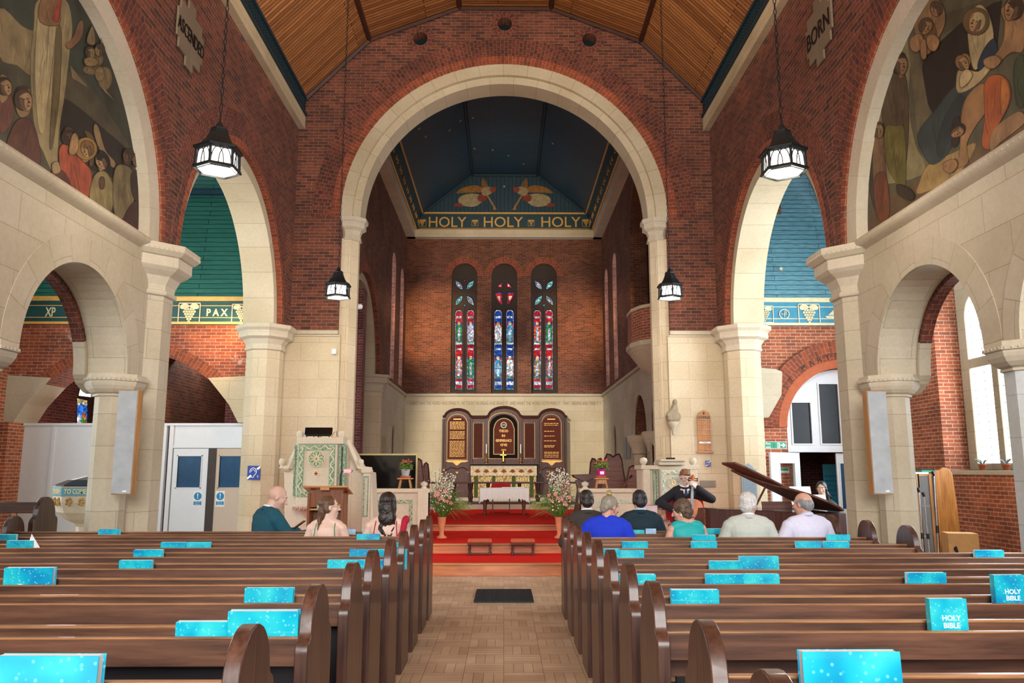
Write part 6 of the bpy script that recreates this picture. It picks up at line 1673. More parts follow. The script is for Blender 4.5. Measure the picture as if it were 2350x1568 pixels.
for i in range(50):
    if i % 7 in (0, 3): continue
    b.box(-.69 + i * .026, -.68 + i * .026, 1.78, 1.87, .74, .752)
b.build('black_keys', M_BLACK, t)
# raised lid: main leaf with front flap folded back on it
ang = R(26.5)
lid = MB(); LP = [(.60, 1.1), (.60, .22), (.57, .04), (.48, -.03), (.3, -.03), (.1, .08), (-.04, .3), (-.14, .6), (-.34, .88), (-.64, 1.1)]
M4 = Matrix.Translation((.59, 0, 1.015)) @ Matrix.Rotation(ang, 4, 'Y') @ Matrix.Translation((-.59, 0, 0))
lid.prism(LP, 0, .03, 'Z'); lid.xf(M4); lid.build('lid', M_MAHO, t, bevel=.008)
fl = MB().prism([(.59, 1.1), (.59, .55), (-.66, .55), (-.8, .6), (-.8, 1.1)], .034, .064, 'Z'); fl.xf(M4); fl.build('lid_flap', M_MAHO, t, bevel=.008)
e = M4 @ Vector((-.2, .8, 0)); MB().tube([(-.3, .85, 1.0), tuple(e)], .014, 8).build('prop_stick', M_DKW, t)
b = MB().box(.1, .66, 1.50, 1.52, 1.0, 1.1, rot=Euler((R(-14), 0, 0)).to_matrix()); b.build('music_desk', M_MAHO, t)
for x, y_ in ((.55, 1.55), (-.62, 1.55), (.4, .2)): MB().lathe([(.03, 0), (.05, .05), (.045, .1), (.06, .4), (.075, .72)], (x, y_, 0), 10).build('leg', M_MAHO, t, smooth=50)
MB().box(.684, .688, 1.2, 1.34, .88, .97).build('plate', M_BRASS, t)
mt = t.matrix_basis
t.rotation_euler = (0, 0, R(5))
Rz = Matrix.Rotation(-R(4), 3, 'Z')
for (x_, w_, h_, lab) in ((4.36, .16, .27, 'white sheet music standing open on the piano desk'), (4.62, .11, .15, 'smaller white sheet beside the pianist on the piano desk')):
    tag(MB().box(-w_, w_, -.004, .004, .0, h_, rot=Euler((R(-14), 0, 0)).to_matrix()).build('sheet_music', M_WHITE, loc=(x_, 11.86, 1.0), rot=(0, 0, R(5))), lab, 'sheet music')

t = thing('loudspeaker', 'black loudspeaker on a stand inside the brick loft above the balcony', 'speaker', (4.4, 21.0, 4.5))
MB().box(-.2, .2, -.2, .2, 1.25, 1.9).build('cabinet', M_BLACK, t, bevel=.01); MB().tube([(0, 0, 0), (0, 0, 1.26)], .02, 8).build('pole', M_BLACK, t)
# ================================================================ PEOPLE
def skin_mat(name, hexc):
    t = NT(name); c = srgb(hexc); n = t.noise(t.tex(), 18, 4)
    t.fin(t.ramp(n, [(.3, scl(c, .9)), (.7, scl(c, 1.07))]), .5)
    t.b.inputs['Subsurface Weight'].default_value = .12; t.b.inputs['Subsurface Scale'].default_value = .02
    t.b.inputs['Subsurface Radius'].default_value = (1, .35, .2); return t.m
def hair_mat(name, c1, c2, ax=2):
    t = NT(name); sc = [60] * 3; sc[ax] = 5
    n = t.noise(t.tex('Object', tuple(sc)), 2, 5); c = t.ramp(n, [(.3, srgb(c1)), (.7, srgb(c2))]); t.bump(n, .5, .004)
    return t.fin(c, .45)
def cloth(name, hexc, var=.12, rough=.85):
    t = NT(name); c = srgb(hexc); v = t.tex(); n = t.noise(v, 5, 5); f = t.noise(v, 160, 2)
    cc = t.mix(t.ramp(n, [(.3, scl(c, 1 - var)), (.7, scl(c, 1 + var))]), t.ramp(f, [(.3, (.85, .85, .85, 1)), (.7, (1.1, 1.1, 1.1, 1))]), 1, 'MULTIPLY')
    t.bump(n, .35, .02); return t.fin(cc, rough)
SK1 = skin_mat('skin_pale', '#dcbdae'); SK2 = skin_mat('skin_fair', '#d2ab99'); SK3 = skin_mat('skin_ruddy', '#cb9b88')
TUFT = bpy.data.textures.new('tufts', 'CLOUDS'); TUFT.noise_scale = .03
RM = lambda v, k=4: [('REMESH', dict(mode='VOXEL', voxel_size=v)), ('SMOOTH', dict(iterations=k, factor=.5))]
def finger(b, p, d, n, L, r, curl):
    p = Vector(p); d = Vector(d).normalized(); ax = d.cross(n).normalized()
    for k, f in enumerate((.45, .3, .25)):
        q = Matrix.Rotation(curl * (.6 if k == 0 else 1), 3, ax); d = (q @ d).normalized()
        e = p + d * L * f; b.cap(p, e, r, r * .88, 8); p = e; r *= .88
def hand(b, w, d, n, side, curl=.5, s=1.0, spread=.1):
    """w wrist, d towards the fingertips, n palm normal (curl direction), side +1 if thumb on +cross side"""
    w, d, n = Vector(w), Vector(d).normalized(), Vector(n); n = (n - d * n.dot(d)).normalized(); c = d.cross(n) * side
    for k in range(4):
        u = (k - 1.5) * .019 * s; b.cap(w + c * u * .6, w + d * .082 * s + c * u, .014 * s, .0115 * s, 8)
        dd = d + c * (k - 1.5) * spread
        finger(b, w + d * .085 * s + c * u * 1.05, dd, n, (.066, .078, .074, .06)[3 - k if side > 0 else 3 - k] * s, .0088 * s, curl)
    b.cap(w + c * .012, w + d * .035 * s + c * .04 * s, .014 * s, .012 * s, 8)
    finger(b, w + d * .035 * s + c * .042 * s, d * .75 + c * .6 + n * .25, n, .058 * s, .0098 * s, curl * .5)
def person(label, x, y, z0, yaw, skin, top_mat, top='jacket', leg_mat=None, s=1.0, wide=1.0, head=(0, 0, 0), lean=0.0, arms=None, hair=None, hairmat=None, seat=.485, glasses=False, voxel=.0075, beard=False, female=False, neckh=0.0, collar=None):
    t = thing('person', label, 'person', (x, y, z0), yaw); s *= 1.02; t.scale = (s, s, s)
    zs = seat / s + .02
    k = zs - .505
    w = wide
    secs = [(0, 0, .165 * w, .125, .50 + k), (0, .0, .155 * w, .12, .58 + k), (0, .0, .14 * w, .105, .70 + k), (0, .005, .155 * w, .115, .82 + k), (0, .0, .175 * w, .112, .91 + k), (0, -.005, .175 * w, .095, .965 + k), (0, -.005, .13 * w, .075, 1.0 + k), (0, 0, .07, .06, 1.03 + k)]
    sh = lambda p: (p[0], p[1] + lean * (p[2] - .5 - k), p[2])
    def lsec(secs, dr): return [(c[0], c[1] + lean * (c[4] - .5 - k), c[2] + dr, c[3] + dr, c[4]) for c in secs]
    A = arms or {1: ((.255 * w, .02, .73 + k), (.13, .24, .62 + k)), -1: ((-.255 * w, .02, .73 + k), (-.13, .24, .62 + k))}
    hd = Vector(sh((0, .015, 1.172 + k + neckh)))
    Hm = Matrix.Translation(hd) @ Euler((R(head[0]), R(head[1]), R(head[2]))).to_matrix().to_4x4()
    piv = Matrix.Translation((0, -.02, -.12)); Hm = Matrix.Translation(hd) @ piv @ Euler((R(head[0]), R(head[1]), R(head[2])), 'ZYX' if 0 else 'XYZ').to_matrix().to_4x4() @ piv.inverted()
    hp = lambda p: tuple(Hm @ Vector(p)); hr = Hm.to_3x3()
    b = MB(); b.loft(lsec(secs, 0))
    for sg in (-1, 1):
        S0 = sh((sg * .165 * w, -.005, .955 + k)); el, wr = A[sg]; el, wr = sh(el), sh(wr)
        b.cap(sh((sg * .1 * w, 0, .975 + k)), S0, .05, .056); b.cap(S0, el, .052, .042); b.cap(el, wr, .04, .026)
        d = Vector(wr) - Vector(el)
        if arms and 'h%d' % sg in arms: hd_, hn, cu = arms['h%d' % sg]; hand(b, wr, hd_, hn, arms.get('t%d' % sg, sg), cu)
        else: hand(b, wr, d, (0, 0, -1), -sg, .35)
        b.cap((sg * .09, .02, .55 + k), (sg * .13, .38, .5 + k), .08, .058); b.cap((sg * .13, .38, .5 + k), (sg * .13, .38, .1), .055, .04)
        b.cap((sg * .13, .36, .05), (sg * .135, .50, .035), .04, .03)
    b.cap(sh((0, -.01, 1.0 + k)), hp((0, -.02, -.07)), .058, .054)
    for sg in (-1, 1): b.cap(sh((sg * .03, -.02, 1.035 + k)), sh((sg * .13 * w, -.012, .99 + k)), .045, .05)
    for c, r_ in (((0, -.014, .03), (.073, .092, .085)), ((0, .03, -.02), (.058, .063, .083)), ((0, .032, -.072), (.044, .05, .04)), ((0, .07, -.098), (.02, .016, .016)), ((0, .074, .034), (.046, .018, .012)), ((-.035, .06, -.02), (.022, .024, .028)), ((.035, .06, -.02), (.022, .024, .028)), ((0, .084, -.066), (.022, .012, .012)), ((-.076, -.004, -.004), (.009, .02, .031)), ((.076, -.004, -.004), (.009, .02, .031))):
        b.ball(hp(c), r_, 16, 12, rot=hr)
    b.cap(hp((0, .088, .016)), hp((0, .112, -.026)), .008, .012, 8); b.ball(hp((-.011, .103, -.03)), .008, 8, 6); b.ball(hp((.011, .103, -.03)), .008, 8, 6)
    b.build('body', skin, t, smooth=180, mods=RM(voxel, 3))
    for sg in (-1, 1):
        e = MB().ball(hp((sg * .028, .0695, .012)), .0098, 10, 8).build('eye', M_WHITE, t, smooth=180)
        MB().ball(hp((sg * .028, .0782, .011)), (.005, .0022, .005), 8, 6).build('iris', M_BLACK, e)
        MB().tube([hp((sg * .014, .088, .034)), hp((sg * .03, .089, .038)), hp((sg * .046, .079, .034))], .003, 5).build('eyebrow', hairmat or SK3, t)
    MB().ball(hp((0, .094, -.062)), (.02, .006, .006), 10, 6, rot=hr).build('lips', skin_mat('lips', '#b06a62') if 'lips' not in MATS else MATS['lips'], t, smooth=180)
    if glasses:
        g = MB()
        for sg in (-1, 1):
            g.tube([hp((sg * .032 + .024 * math.cos(a), .104, .01 + .02 * math.sin(a))) for a in [2 * pi * q / 14 for q in range(15)]], .002, 5, cap=False)
            g.tube([hp((sg * .056, .102, .014)), hp((sg * .074, .06, .014)), hp((sg * .08, .0, .008))], .002, 5)
        g.tube([hp((-.008, .106, .014)), hp((.008, .106, .014))], .002, 5); g.build('glasses', M_GOLD if female else M_IRON, t)
    # ---- clothes
    def garment(name, mat, dr, z_top, sleeves=1, short=False, zcut=None, vox=.009):
        q = MB(); ss = [c for c in lsec(secs, dr) if c[4] <= z_top + k]
        q.loft(ss); q.ball(sh((0, -.035, 1.01 + k)), (.08, .055, .055))
        if sleeves:
            for sg in (-1, 1):
                q.cap(sh((sg * .045, -.022, 1.025 + k)), sh((sg * .13 * w, -.012, .99 + k)), .045 + dr * .8, .052 + dr)
                S0 = sh((sg * .165 * w, -.005, .955 + k)); el, wr = A[sg]; el, wr = Vector(sh(el)), Vector(sh(wr))
                q.cap(sh((sg * .1 * w, 0, .97 + k)), S0, .052 + dr, .058 + dr); q.cap(S0, el, .056 + dr, .046 + dr)
                if sleeves > 1: q.cap(el, wr - (wr - el).normalized() * .03, .046 + dr, .034 + dr)
        return q.build(name, mat, t, smooth=180, mods=RM(vox, 4))
    if top in ('jacket', 'shirt'):
        g = garment(top, top_mat, .02 if top == 'jacket' else .013, 1.01, 2)
        cm = collar or top_mat
        ringp = lambda r0, zc_, tilt: [sh((r0 * math.cos(a), r0 * .95 * math.sin(a) - .008, zc_ + k - tilt * math.sin(a))) for a in [2 * pi * q / 24 for q in range(25)]]
        MB().tube(ringp(.060, 1.064, .018), .011, 8, flat=1.9, cap=False).build('collar', cm, t, smooth=180)
        if top == 'jacket': MB().tube(ringp(.068, 1.044, .022), .013, 8, flat=2.0, cap=False).build('lapel', top_mat, g, smooth=180)
    elif top == 'round': garment('blouse', top_mat, .02, 1.0, 2)
    elif top == 'sleeveless':
        q = MB(); q.loft([c for c in lsec(secs, .016) if c[4] <= 1.0 + k])
        q.ball(sh((0, -.03, .99 + k)), (.085, .06, .05))
        for sg in (-1, 1): q.cap(sh((sg * .07 * w, 0, .985 + k)), sh((sg * .135 * w, -.005, .975 + k)), .058, .062); q.cap(sh((sg * .06, -.022, 1.0 + k)), sh((sg * .12 * w, -.012, .99 + k)), .06, .062)
        q.build('blouse', top_mat, t, smooth=180, mods=RM(.009, 4))
    elif top == 'strap':
        q = MB(); q.loft([c for c in lsec(secs, .01) if c[4] <= .71 + k] + [(0, lean * .28, .163 * w, .124, .775 + k)]); g = q.build('dress', top_mat, t, smooth=180, mods=RM(.009, 3))
        for sg in (-1, 1):
            MB().tube([sh((sg * .12 * w, -.122, .775 + k)), sh((sg * .115 * w, -.126, .86 + k)), sh((sg * .105 * w, -.108, .96 + k)), sh((sg * .1 * w, -.04, 1.03 + k)), sh((sg * .1 * w, .04, 1.01 + k)), sh((sg * .09 * w, .11, .9 + k))], .005, 6).build('strap', top_mat, g)
    if leg_mat:
        q = MB(); q.loft([(0, 0, .18 * w, .14, .49 + k), (0, 0, .175 * w, .135, .56 + k), (0, 0, .15 * w, .115, .66 + k)])
        for sg in (-1, 1): q.cap((sg * .09, .02, .55 + k), (sg * .13, .38, .5 + k), .095, .072); q.cap((sg * .13, .38, .5 + k), (sg * .13, .38, .12), .07, .056)
        q.build('trousers' if not female else 'skirt', leg_mat, t, smooth=180, mods=RM(.014, 3))
        for sg in (-1, 1): MB().cap((sg * .13, .35, .05), (sg * .138, .52, .04), .05, .04).build('shoe', M_BLACK, t, smooth=180)
    if hair:
        h = MB()
        B_ = lambda c, r_: h.ball(hp(c), r_, 16, 10, rot=hr)
        tube = lambda pts, r_: h.tube([hp(p) for p in pts], r_, 8)
        disp = .008
        if hair in ('short', 'fringe', 'curly', 'white'):
            e = {'curly': .012, 'white': .010}.get(hair, 0)
            B_((0, -.026, .042), (.078 + e, .09 + e, .082 + e)); B_((0, -.07, -.02), (.062 + e, .042 + e, .062))
            for sg in (-1, 1): B_((sg * .066, -.03, .01), (.014 + e, .045, .05))
            if hair == 'fringe': B_((.02, .055, .085), (.06, .04, .026)); B_((-.03, .062, .075), (.035, .03, .022))
            if hair == 'curly': B_((0, -.05, -.05), (.072, .055, .06)); disp = .016
            if hair == 'white': disp = .014; B_((0, .03, .09), (.06, .05, .03))
        elif hair == 'ring':
            B_((0, -.06, -.005), (.076, .052, .07)); disp = .005
            for sg in (-1, 1): B_((sg * .066, -.02, .015), (.015, .05, .045))
        elif hair == 'long':
            B_((0, -.026, .04), (.082, .094, .084)); B_((0, -.075, -.05), (.07, .045, .11)); B_((0, -.095, -.14), (.055, .03, .1))
            for sg in (-1, 1): B_((sg * .068, -.03, .0), (.014, .045, .06))
            for i in range(9): u = (i - 4) * .011; tube([(u * 1.2, -.1, -.1), (u * 1.6 - .01, -.115, -.22), (u * 2 - .02, -.13, -.33 - .015 * (i % 3))], [.011, .009, .002])
            tube([(-.03, -.1, -.12), (-.07, -.12, -.25), (-.075, -.125, -.42)], [.012, .01, .003])
        elif hair == 'wavy':
            B_((0, -.026, .04), (.086, .098, .088)); B_((0, -.07, -.05), (.084, .055, .11)); B_((.03, -.085, -.13), (.06, .04, .09)); B_((-.03, -.08, -.13), (.06, .04, .08))
            for sg in (-1, 1): B_((sg * .07, -.01, -.03), (.02, .05, .08))
            for i, (u, L_) in enumerate(((-.06, .2), (-.035, .26), (.0, .33), (.035, .28), (.06, .2))):
                tube([(u + .018 * math.sin(q * 1.3 + i), -.1 - .012 * math.cos(q * 1.3), -.14 - L_ * q / 8) for q in range(9)], [.017, .017, .016, .015, .013, .012, .01, .008, .003])
        elif hair == 'bun':
            B_((0, -.022, .04), (.08, .096, .082)); B_((0, -.072, -.02), (.066, .04, .05)); B_((0, -.08, -.05), (.04, .03, .03))
            for sg in (-1, 1): B_((sg * .066, -.02, .015), (.014, .05, .045))
            B_((0, -.05, .145), (.03, .03, .024)); disp = .007
        elif hair == 'tied':
            B_((0, -.022, .04), (.08, .094, .082)); B_((0, -.07, -.02), (.066, .04, .06))
            for sg in (-1, 1): B_((sg * .07, -.01, .0), (.014, .05, .06))
            tube([(-.06, -.06, -.06), (-.085, -.05, -.12), (-.09, -.03, -.2), (-.08, -.02, -.25)], [.03, .032, .024, .005])
            for i in range(4): tube([(-.05, -.07, -.04), (-.1 - .01 * i, -.07 + .01 * i, -.13), (-.1 - .015 * i, -.05, -.22 + .02 * i)], [.01, .01, .002])
        o = h.build('hair', hairmat, t, smooth=180, mods=RM(.006, 2))
        dm = o.modifiers.new('tufts', 'DISPLACE'); dm.texture = TUFT; dm.strength = disp; dm.mid_level = .4; dm.texture_coords = 'LOCAL'
        if hair == 'bun': MB().tube([hp((.028 * math.cos(a), -.05 + .028 * math.sin(a), .128)) for a in [2 * pi * q / 12 for q in range(13)]], .008, 6, cap=False).build('hair_tie', plain('tie_yellow', '#d9b13a', .7), o)
        if hair == 'long': MB().ball(hp((-.0, -.112, .0)), (.02, .012, .03), 8, 6).build('hair_clip', plain('clip_green', '#8fa27c', .4), o)
    return t, hp, sh, k
H_DK = hair_mat('hair_dark_brown', '#120c0a', '#2b1c16'); H_BLK = hair_mat('hair_black', '#0c0b0e', '#26222a'); H_BR = hair_mat('hair_mid_brown', '#3d2718', '#6e4d33')
H_GR = hair_mat('hair_grey', '#6e675c', '#a29a8c'); H_WH = hair_mat('hair_white', '#a8a7a5', '#e0dfdd'); H_AU = hair_mat('hair_auburn', '#5c3a20', '#8b5e38'); H_CU = hair_mat('hair_curly_brown', '#31241c', '#6b543f'); H_GS = hair_mat('hair_silver', '#5d5f61', '#9b9da0')
C_TEAL = cloth('wool_teal', '#0e4f62'); C_BRN = cloth('suit_brown', '#37302b'); C_ROY = cloth('royal_blue', '#1034c8', .06); C_NAVY = cloth('suit_navy', '#0b2733'); C_TURQ = cloth('turquoise_silk', '#12a6a8', .06, .6)
C_LIN = cloth('linen_pale', '#b9c0b8', .05); C_SHIRT = cloth('shirt_lilac', '#cfd0e6', .04); C_NVS = cloth('suit_dark_navy', '#12131f'); C_DKG = cloth('blouse_dark_green', '#0b3d3a'); C_GRN = cloth('dress_sage', '#4e9168', .1); C_RED = cloth('dress_crimson', '#b0123a', .08); C_WH = cloth('shirt_white', '#e6e9f0', .03); C_DARK = cloth('trousers_dark', '#171a20'); C_DENIM = cloth('denim', '#3a6d8c')
def px_x(px, d): return xat(px, d, 1.1)
dA, dB = 8.84, 8.14
# left pews
t, hp, sh, k = person('bald man in a teal wool jacket in the front left pew, bowed over his phone', px_x(610, dA), dA, 0, R(-48), SK2, C_TEAL, 'jacket', C_DARK, 1.04, 1.12, head=(-22, 0, -28), lean=.10, collar=C_WH,
    arms={1: ((.24, .14, .74), (.16, .40, .76)), -1: ((-.25, .14, .74), (-.10, .42, .77)), 'h1': ((-.1, 1, .1), (-.8, 0, .3), .6), 'h-1': ((.1, 1, .1), (.8, 0, .3), .6)}, neckh=.01)
ph = MB().box(-.035, .035, -.07, .07, -.005, .005).build('phone', M_BLACKG, loc=(px_x(690, 8.7), 8.70, .93), rot=(R(35), 0, R(-60)), bevel=.003)
tag(ph, 'black mobile phone held by the bald man', 'phone')
t, hp, sh, k = person('woman with long brown half-up hair and green strappy dress, looking right', px_x(753, dB), dB, 0, 0, SK1, C_GRN, 'strap', None, .93, .95, head=(0, 0, -72), hair='long', hairmat=H_BR, glasses=True, female=True)
t, hp, sh, k = person('woman with long wavy dark hair and crimson backless dress in the second left pew', px_x(890, dB), dB, 0, 0, SK1, C_RED, 'strap', None, .97, 1.02, head=(-4, 0, 8), hair='wavy', hairmat=H_DK, female=True)
q = MB()
P_ = [(.15, -.125, .77), (.13, -.13, .84), (.175, -.12, .93), (.185, -.07, 1.01), (.19, -.0, 1.03)]
for i in range(4):
    a, b_ = Vector(sh(P_[i])), Vector(sh(P_[i + 1])); q.cap(a, b_, .018 + .006 * i, .022 + .006 * i, 10)
q.build('ruffled_strap', C_RED, t, smooth=180, mods=RM(.008, 3))
# right pews
person('man with short dark hair and a dark brown suit, front right pew by the aisle', px_x(1347, dA), dA, 0, R(4), SK2, C_BRN, 'jacket', C_DARK, .98, .98, head=(-8, 0, 0), hair='short', hairmat=H_DK, collar=C_WH)
t, hp, sh, k = person('grey-haired woman with a topknot and royal blue jacket, right of the aisle', px_x(1392, dB), dB, 0, R(-8), SK3, C_ROY, 'round', C_DARK, .94, 1.12, head=(-16, 0, -52), lean=.06, hair='bun', hairmat=H_GR, female=True)
MB().ball(hp((.08, 0, -.045)), .008, 8, 6).build('earring', M_BRASS, t)
person('man with cropped dark hair in a dark navy suit in the front right pew', px_x(1470, dA), dA, 0, R(-4), SK2, C_NAVY, 'jacket', C_DENIM, .98, 1.02, head=(-8, 0, 6), hair='short', hairmat=H_BLK, collar=cloth('collar_blue', '#b9d3e4', .03))
t, hp, sh, k = person('woman with short curly brown hair and sleeveless turquoise top in the second right pew', px_x(1578, dB), dB, 0, R(14), SK3, C_TURQ, 'sleeveless', C_DARK, .90, 1.05, head=(-14, 0, 54), lean=.05, hair='curly', hairmat=H_CU, female=True, neckh=-.015)
MB().ball(hp((-.086, 0, -.04)), .012, 8, 6).build('earring', plain('pearl', '#d8dcdc', .2), t)
person('elderly white-haired man in a pale linen jacket, second right pew', px_x(1718, dB), dB, 0, R(-6), SK3, C_LIN, 'jacket', C_DARK, .96, 1.12, head=(-6, 0, -34), hair='white', hairmat=H_WH, collar=C_WH)
person('balding grey-haired man in a pale lilac shirt, second right pew near its end', px_x(1852, dB), dB, 0, R(6), SK3, C_SHIRT, 'shirt', C_DARK, .97, 1.16, head=(-6, 0, 34), hair='ring', hairmat=H_GS, collar=C_SHIRT)
# cellist
XCe, YCe = px_x(1571, 12.62), 12.62
t, hp, sh, k = person('cellist in a dark navy suit and glasses playing, seated facing the pews', XCe, YCe, .18, R(180), SK1, C_NVS, 'jacket', C_NVS, 1.01, .95, head=(-24, 0, 4), hair='fringe', hairmat=H_AU, glasses=True, voxel=.006, lean=.06, neckh=.04,
    arms={1: ((.40, .10, .80), (.20, .34, .70)), -1: ((-.38, .12, .86), (-.13, .235, 1.03)), 'h-1': ((.5, .1, .55), (.35, -.5, -.1), .75), 't-1': -1, 'h1': ((-.6, .5, -.3), (-.1, -.2, -1), .5), 't1': 1}, collar=C_WH)
MB().prism([(-.015, .80), (.015, .80), (.04, 1.0), (-.04, 1.0)], .128, .14, 'Y').build('shirt_front', C_WH, t)
MB().prism([(-.02, .84), (.02, .84), (.022, .96), (.012, 1.0), (-.012, 1.0), (-.022, .96)], .14, .15, 'Y').build('tie', plain('tie_navy', '#1b2250', .5), t)
# cello (own coordinates: z along the neck, +y the front)
M_CEL = grain('cello_varnish', '#b8501a', '#e8822e', .5, 2, coat=.05); M_EBON = plain('ebony', '#17151a', .3)
cel = thing('cello', 'orange-varnished cello held upright by the cellist', 'cello', (XCe - .02, YCe - .33, .18))
base, top_ = Vector((0, -.02, .0)), Vector((.14, .16, 1.27))
ax = (top_ - base).normalized(); Q = (ax.to_track_quat('Z', 'Y').to_matrix() @ Matrix.Rotation(R(-90), 3, 'Z')).to_4x4()
# build so that the local -y side is the front of the cello
zax = ax; yax = Vector((0.25, 1, 0)); yax = (yax - zax * yax.dot(zax)).normalized(); xax = yax.cross(zax); Q = Matrix((xax, yax, zax)).transposed().to_4x4()
ol = [(.0, .30), (.12, .31), (.205, .38), (.215, .47), (.18, .545), (.125, .585), (.115, .64), (.13, .69), (.165, .72), (.17, .79), (.13, .86), (.06, .895), (0, .9)]
ol = ol + [(-p[0], p[1]) for p in reversed(ol[1:-1])]
b = MB().prism(smooth_poly(ol, 4), -.055, .055, 'Y').xf(Q); b.build('body', M_CEL, cel, bevel=.014)
b = MB().box(-.018, .018, -.06, .0, .86, 1.17).xf(Q); b.build('neck', M_CEL, cel, bevel=.008)
b = MB().prism([(-.03, .62), (.03, .62), (.016, 1.17), (-.016, 1.17)], -.09, -.075, 'Y').xf(Q); b.build('fingerboard', M_EBON, cel, bevel=.004)
b = MB().tube([(0, -.05, 1.17), (0, -.03, 1.22), (0, .0, 1.26), (0, .03, 1.265), (0, .04, 1.24), (0, .02, 1.225)], [.02, .02, .022, .02, .016, .01], 10); b.ball((0, .0, 1.24), (.032, .025, .025), 10, 8); b.xf(Q); b.build('scroll', M_CEL, cel, smooth=60)
for i, z in enumerate((1.18, 1.21)):
    for sg in (-1, 1): b = MB().cap((sg * .015, -.04, z), (sg * .06, -.04, z), .006, .006, 8); b.ball((sg * .065, -.04, z), (.012, .006, .014), 8, 6); b.xf(Q); b.build('peg', M_EBON, cel)
b = MB().box(-.045, .045, -.095, -.055, .545, .555).xf(Q); b.build('bridge', M_OAKX, cel)
b = MB().prism([(-.012, .34), (.012, .34), (.026, .47), (-.026, .47)], -.085, -.07, 'Y').xf(Q); b.build('tailpiece', M_EBON, cel)
b = MB()
for i in range(4): u = (i - 1.5); b.tube([(u * .013, -.086, .47), (u * .018, -.098, .55), (u * .006, -.092, 1.17)], .0008, 4)
b.xf(Q); b.build('strings', M_STEEL, cel)
for sg in (-1, 1):
    b = MB().tube([(sg * .07, -.058, .5), (sg * .085, -.058, .53), (sg * .075, -.058, .57), (sg * .085, -.058, .61)], .004, 5).xf(Q); b.build('sound_hole', M_BLACK, cel)
b = MB().tube([(0, 0, .3), (0, 0, .02)], .006, 6).xf(Q); b.build('endpin', M_STEEL, cel)
w0 = Vector((XCe - .22, YCe - .40, .18 + .66)); w1 = Vector((xx(1633, 1193, 12.35), 12.35, zz(1193, 12.35)))
bow = thing('cello_bow', 'slim wooden bow drawn across the cello strings', 'bow', tuple(w0)); d = w1 - w0
MB().tube([(0, 0, 0), tuple(d * .5 + Vector((0, 0, -.006))), tuple(d)], .0055, 6).build('stick', M_MAHO, bow); MB().tube([tuple(Vector((0, 0, -.02))), tuple(d + Vector((0, 0, -.02)))], .003, 4).build('hair', M_WHITE, bow)
MB().box(-.02, .04, -.01, .01, -.022, .0).build('frog', M_EBON, bow); MB().box(-.008, .008, -.005, .005, -.022, .004).build('tip', M_RED, bow).location = tuple(d)
ch = thing('stacking_chair', 'red upholstered chair under the cellist', 'chair', (XCe, YCe, .18))
MB().box(-.23, .23, -.24, .2, .44, .49).build('seat', M_RED, ch, bevel=.02); MB().prism(smooth_poly([(-.2, .52), (.32, .52), (.34, .84), (.28, .89), (-.16, .89), (-.22, .84)]), .2, .24, 'Y').build('backrest', M_RED, ch, bevel=.015)
for sx in (-1, 1):
    MB().tube([(sx * .2, .22, 0), (sx * .2, .2, .44), (sx * .2, .245, .85)], .012, 8).build('frame', M_STEEL, ch); MB().tube([(sx * .2, -.24, 0), (sx * .2, -.2, .45)], .012, 8).build('leg', M_STEEL, ch)
# music stand with tablet left of the cellist
t = thing('music_stand', 'low music stand holding a pink-tinted sheet beside the cellist', 'music stand', (xx(1497, 1180, 11.2), 11.35, 0))
zt = zz(1160, 11.3)
MB().tube([(0, 0, 0), (0, 0, zt - .15)], .01, 8).build('pole', M_IRON, t)
for k_ in range(3): a = k_ * 2 * pi / 3; MB().tube([(0, 0, .15), (.2 * math.cos(a), .2 * math.sin(a), 0)], .007, 6).build('leg', M_IRON, t)
b = MB(); frame(b, -.11, .11, zt - .17, zt, .006, -.004, .004); b.build('desk_frame', M_MAHO, t); MB().box(-.1, .1, .0, .003, zt - .165, zt - .005).build('sheet', plain('sheet_pinkish', '#c9b3b8', .8), t)
# pianist
XP_, YP_ = 4.86, 12.35
person('pianist with tied black hair, glasses and dark green top, behind the piano', XP_, YP_, 0, R(166), SK1, C_DKG, 'round', C_DARK, .93, .9, head=(-6, 0, -14), hair='tied', hairmat=H_BLK, glasses=True, female=True, seat=.52, voxel=.006, lean=.05, neckh=.06,
    arms={1: ((.22, .1, .76), (.16, .34, .80)), -1: ((-.22, .1, .76), (-.12, .34, .80)), 'h1': ((0, 1, -.1), (0, -.1, -1), .4), 'h-1': ((0, 1, -.1), (0, -.1, -1), .4)})
t = thing('piano_stool', 'dark padded piano stool under the pianist', 'stool', (XP_, YP_, 0), R(166))
MB().box(-.25, .25, -.17, .17, .43, .5).build('seat', M_BLACK, t, bevel=.02)
for sx in (-1, 1):
    for sy in (-1, 1): MB().box(sx * .21 - .02, sx * .21 + .02, sy * .13 - .02, sy * .13 + .02, 0, .43).build('leg', M_DKW, t)
